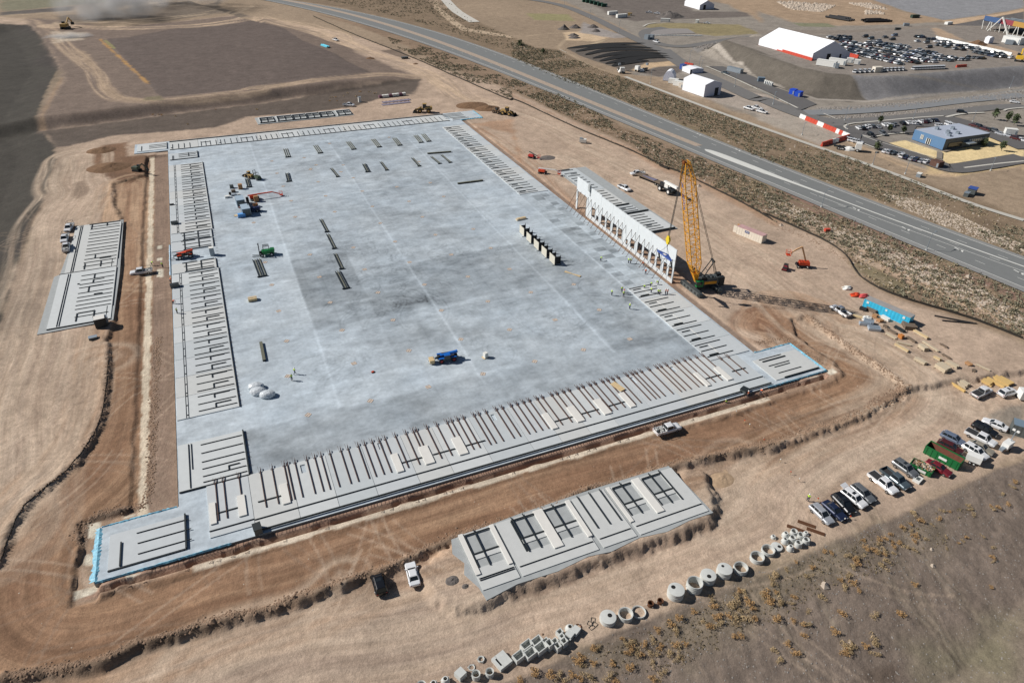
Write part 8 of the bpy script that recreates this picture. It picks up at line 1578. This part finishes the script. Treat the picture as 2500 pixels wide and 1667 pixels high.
scatter('dry_grass',rnd_in(g2('O 700 1250 1500 950 2300 650 Q 500 430 900 250 1500 60 1900 0 1750 300 1000 600 500 800 O 2200 1100 1500 1400 900 1500'),1500,rs_),.06,.22,mat('dry_grass_blade',alb(138,124,96),.95,0,.3,.5),'thin dry grass tufts on the hillside','grass',BV,BF,1.0,9,.1,.15)
# single golden bushes on the hillside
GOLD=[mat('golden_bush',alb(176,142,98),.95,0,.3,1.2),mat('pale_bush',alb(174,152,116),.95,0,.3,1.2)]
def bush_mesh(seed,m,n=300):
    rs=np.random.RandomState(seed);q=MB();lob=[(rs.randn()*.35,rs.randn()*.35,.25+rs.rand()*.3,.28+rs.rand()*.25)for _ in range(5)]
    for k in range(n):
        l=lob[k%5];d=rs.randn(3);d/=np.linalg.norm(d);c=np.array(l[:3])+d*l[3]*rs.uniform(.6,1.0);c[2]=max(c[2],.03);u=rs.randn(3);u/=np.linalg.norm(u);v=np.cross(u,rs.randn(3));v/=np.linalg.norm(v);s=rs.uniform(.03,.08)
        q.add([c+u*s*1.6,c-u*s+v*s,c-u*s-v*s],[(0,1,2)])
    o=q.build('bush',m);me=o.data;bpy.data.objects.remove(o);return me
BM_=[bush_mesh(i,GOLD[i%2])for i in range(6)]
def bushes(s,label,s0=.5,s1=.9,g='dry golden bushes on the hillside',ms=BM_,name='bush',cat='bush'):
    rg=random.Random(len(s))
    Q_=sorted(pxs(s))
    for i,(x,y)in enumerate(Q_):
        p=gpt(x,y);o=bpy.data.objects.new(name,ms[rg.randrange(len(ms))]);COL.objects.link(o);o.location=p;k=rg.uniform(s0,s1);o.scale=(k*1.15,k,k*.8);o.rotation_euler.z=rg.uniform(0,6.28);tag(o,'%s, %s from left'%(label,ORD2[i]),cat,g)
bushes('O 200 1460 610 1330 580 1370 640 1420 760 1250 720 1260 340 1500 420 1500 730 1390 890 1400 1050 1425','golden bush just below the square precast boxes',.6,1.1)
bushes('O 960 1170 1000 1190 1040 1210 1080 1220 1100 1290 1140 1310 1170 1200 1250 1180 1200 1300 1270 1310 1250 1390 1320 1230 1000 1300 1060 1270','golden bush in the loose cluster below the leftmost closed manhole top',.5,.9)
bushes('O 1370 1310 1455 1210 1500 1340 1540 1220 1480 1260 1460 1350 1310 1250 1450 1120 1280 1080 1480 990 1410 1050 1460 1065 1340 1470 1290 1530 1230 1510','golden bush in the middle of the hillside below the iron pots',.5,.9)
bushes('O 540 1500 600 1520 660 1500 500 1545 720 1530 860 1510 60 1530 900 1540','golden bush at the bottom edge of the picture',.7,1.1)
bushes('O 1700 1040 1730 1070 1835 1050 1760 820 1790 970 1830 970 1960 1150 2000 1130 1610 940 1800 880','golden bush below the tall ribbed ring',.6,1.0)
bushes('O 2010 740 2040 780 1990 820 2000 880 2030 920 1940 900 2100 860 2110 900 2060 990 2140 990 1980 1000 1930 980 2290 620 2280 850 2240 790','big golden bush below the ribbed open rings',.7,1.2)
bushes('Q 110 640 160 610 440 610 470 545 345 500 250 560 160 700 165 760 185 825 105 845 50 790 210 860 300 800 290 860','golden bush in the cluster below the cone pile',.5,.9)
bushes('Q 440 925 430 1050 400 1045 310 1000 175 995 385 1140 260 1225 155 1295 165 1355 355 1295 690 1120 580 830 715 940','golden bush alone on the lower left of the open hillside',.5,1.0)
bushes('Q 800 1270 780 1290 830 1215 860 1265 770 1240 1010 1190 1040 1200 960 1240 1040 1310 1040 965 1260 960 1240 950','large golden bush low in the middle of the right hillside',.7,1.1)
bushes('Q 635 400 590 395 790 430 860 470 890 445 880 515 830 545 795 610 740 650 780 690 855 680 750 730 880 730','golden bush on the slope below the parked silver car',.5,.9)
bushes('Q 940 300 970 385 1075 300 1020 380 1050 410 1090 340 1120 390 1140 290 1160 250 1200 350 1190 310 1130 430 1210 425 1110 530 1150 500 1260 180 1290 200 1360 165 1360 215 1400 260 1380 300 1420 120 1370 80 1250 320 1310 360 1500 300','golden bush in the dense cluster below the parked row',.55,.95)
bushes('Q 1390 400 1395 695 1540 160 1630 40 1700 45 1660 270 1780 320 1810 300 1830 270 1900 70 1600 100 1670 370 1985 265 2095 370 2060 440 2080 490 2060 710 1880 10 2070 10','golden bush scattered on the right of the hillside',.4,.75)
bushes('L 1240 1350 2150 1400 2200 1480 2250 1340 2110 1510 2060 1510 1850 1490 1880 1540 2270 1290','golden bush at the top of the hillside right of the light tower',.4,.8)
for lb,t,x,y,s_ in[('white rock among the golden bushes below the cone pile','Q',590,695,.9),('white stone on the open right hillside','Q',1545,520,.5),('pale stone on the open right hillside, smaller one','Q',1535,375,.4),('white rock at the top of the large low bush','Q',820,1195,.4),('large pale boulder left of the silt fence above the orange lift','H',205,545,.9),('pale double boulder beside the highway above the crane','G',1650,200,1.1),('pale boulder beside the highway near the second lamp post','H',1860,1000,1.1),('dark round stone on the haul road rim near the black SUV','N',425,800,.5),('brown stone at the rim near the left haul road corner','M',1880,1010,.6),('small brown stone on the dirt above the square boxes','O',270,1125,.25)]:
    q=MB();q.add([(v[0]*s_,v[1]*s_,v[2]*s_*.8)for v in RV],RF);o=q.build('boulder',RKM if 'brown' not in lb and 'dark' not in lb else CLOD,None,gpt(*T_(t,x,y)));tag(o,lb,'rock','single rocks')
bushes('B 905 828 870 850 1015 815 975 855 800 862 760 865 1090 815 1140 828 735 895 805 895 105 972 A 1350 1000 1400 1015 1430 1020 1550 1030 1905 970 2270 970 1660 1100','small scrubby bush on the dark slope beyond the slab',.5,.9,'bushes on the dark slope')
# young trees by the blue building
LEAF=mat('tree_leaf',alb(74,84,56),.9,0,.3,1);BARK=mat('tree_bark',alb(96,80,66),.9)
def tree(label,t,x,y,h,R_):
    p=gpt(*T_(t,x,y));r=thing('young_tree',label,'tree',p,0,'young trees around the blue building');MB().cyl((0,0,0),(0,0,h*.7),.12,.05,6).build('trunk',BARK,r);rs=np.random.RandomState(int(x));q=MB()
    for k in range(170):
        d=rs.randn(3);d/=np.linalg.norm(d);c=d*R_*rs.uniform(.3,1)*np.array([1,1,1.25])+[0,0,h*.68];u=rs.randn(3)*.3;v=rs.randn(3)*.3;q.add([c+u,c-u*.5+v,c-u*.5-v],[(0,1,2)])
    q.build('crown',LEAF,r)
for a in[('young tree at the left end of the bay of parked cars','D',1075,1100,4,1.0),('young tree left of the blue building, by the black car','D',1155,1175,4,1.1),('young tree nearest the left corner of the blue building','D',1280,1185,3.6,1.1),('dark round tree on the right of the yellow lawn','D',2150,1335,4,1.3),('dark round bush-tree at the kerb in front of the car row','D',1050,1325,3,1.6),('tree in the gravel strip right of the blue building, left of three','D',2085,1060,5,1.8),('tree in the gravel strip right of the blue building, middle of three','D',2200,1080,5,1.6),('tree in the gravel strip right of the blue building, right of three','D',2260,1110,5,1.8),('dark shrub at the right end of the blue building','D',1990,1290,2.5,1.5),('green shrub beside the highway scrub at the far left','C',70,405,3,1.8),('green shrub by the footpath bend','C',275,470,2,1.2)]:tree(*a)
# dust thrown up at the far left
def dust(label,c,r_,dens,seed):
    bm=bmesh.new();bmesh.ops.create_icosphere(bm,subdivisions=3,radius=1)
    for v in bm.verts:v.co=Vector((v.co.x*r_[0],v.co.y*r_[1],v.co.z*r_[2]))
    me=bpy.data.meshes.new('dust_cloud');bm.to_mesh(me);bm.free();m=bpy.data.materials.new('dust');m.use_nodes=True;N=m.node_tree.nodes;L=m.node_tree.links
    for nd in list(N):
        if nd.type=='BSDF_PRINCIPLED':N.remove(nd)
    pv=N.new('ShaderNodeVolumePrincipled');pv.inputs['Color'].default_value=(1,.97,.94,1);tc=N.new('ShaderNodeTexCoord');ns=N.new('ShaderNodeTexNoise');ns.inputs['Scale'].default_value=.07;ns.inputs['Detail'].default_value=4;L.new(tc.outputs['Object'],ns.inputs['Vector'])
    mp=N.new('ShaderNodeVectorMath');mp.operation='DIVIDE';mp.inputs[1].default_value=r_;L.new(tc.outputs['Object'],mp.inputs[0]);ln=N.new('ShaderNodeVectorMath');ln.operation='LENGTH';L.new(mp.outputs[0],ln.inputs[0])
    mr=N.new('ShaderNodeMapRange');mr.inputs[1].default_value=1;mr.inputs[2].default_value=.2;L.new(ln.outputs['Value'],mr.inputs[0]);m2=N.new('ShaderNodeMapRange');m2.inputs[1].default_value=.42;m2.inputs[2].default_value=.65;m2.inputs[4].default_value=dens;L.new(ns.outputs[0],m2.inputs[0])
    mu=N.new('ShaderNodeMath');mu.operation='MULTIPLY';L.new(mr.outputs[0],mu.inputs[0]);L.new(m2.outputs[0],mu.inputs[1]);L.new(mu.outputs[0],pv.inputs['Density']);L.new(pv.outputs[0],N['Material Output'].inputs['Volume']);me.materials.append(m)
    o=bpy.data.objects.new('dust_cloud',me);COL.objects.link(o);o.location=c;tag(o,label,'dust',None,'stuff')
p=gpt(*T_('A',610,330));dust('pale dust cloud behind the far left excavator',(p.x,p.y,3.5),(17,9,4),.9,1)
p=gpt(*T_('A',1000,170));dust('thin dust drifting up at the top left',(p.x,p.y,14),(42,40,13),.16,2)
p=gpt(*T_('A',1600,60));dust('thin dust drifting over the far dirt at the top',(p.x,p.y+20,14),(60,50,13),.10,3)
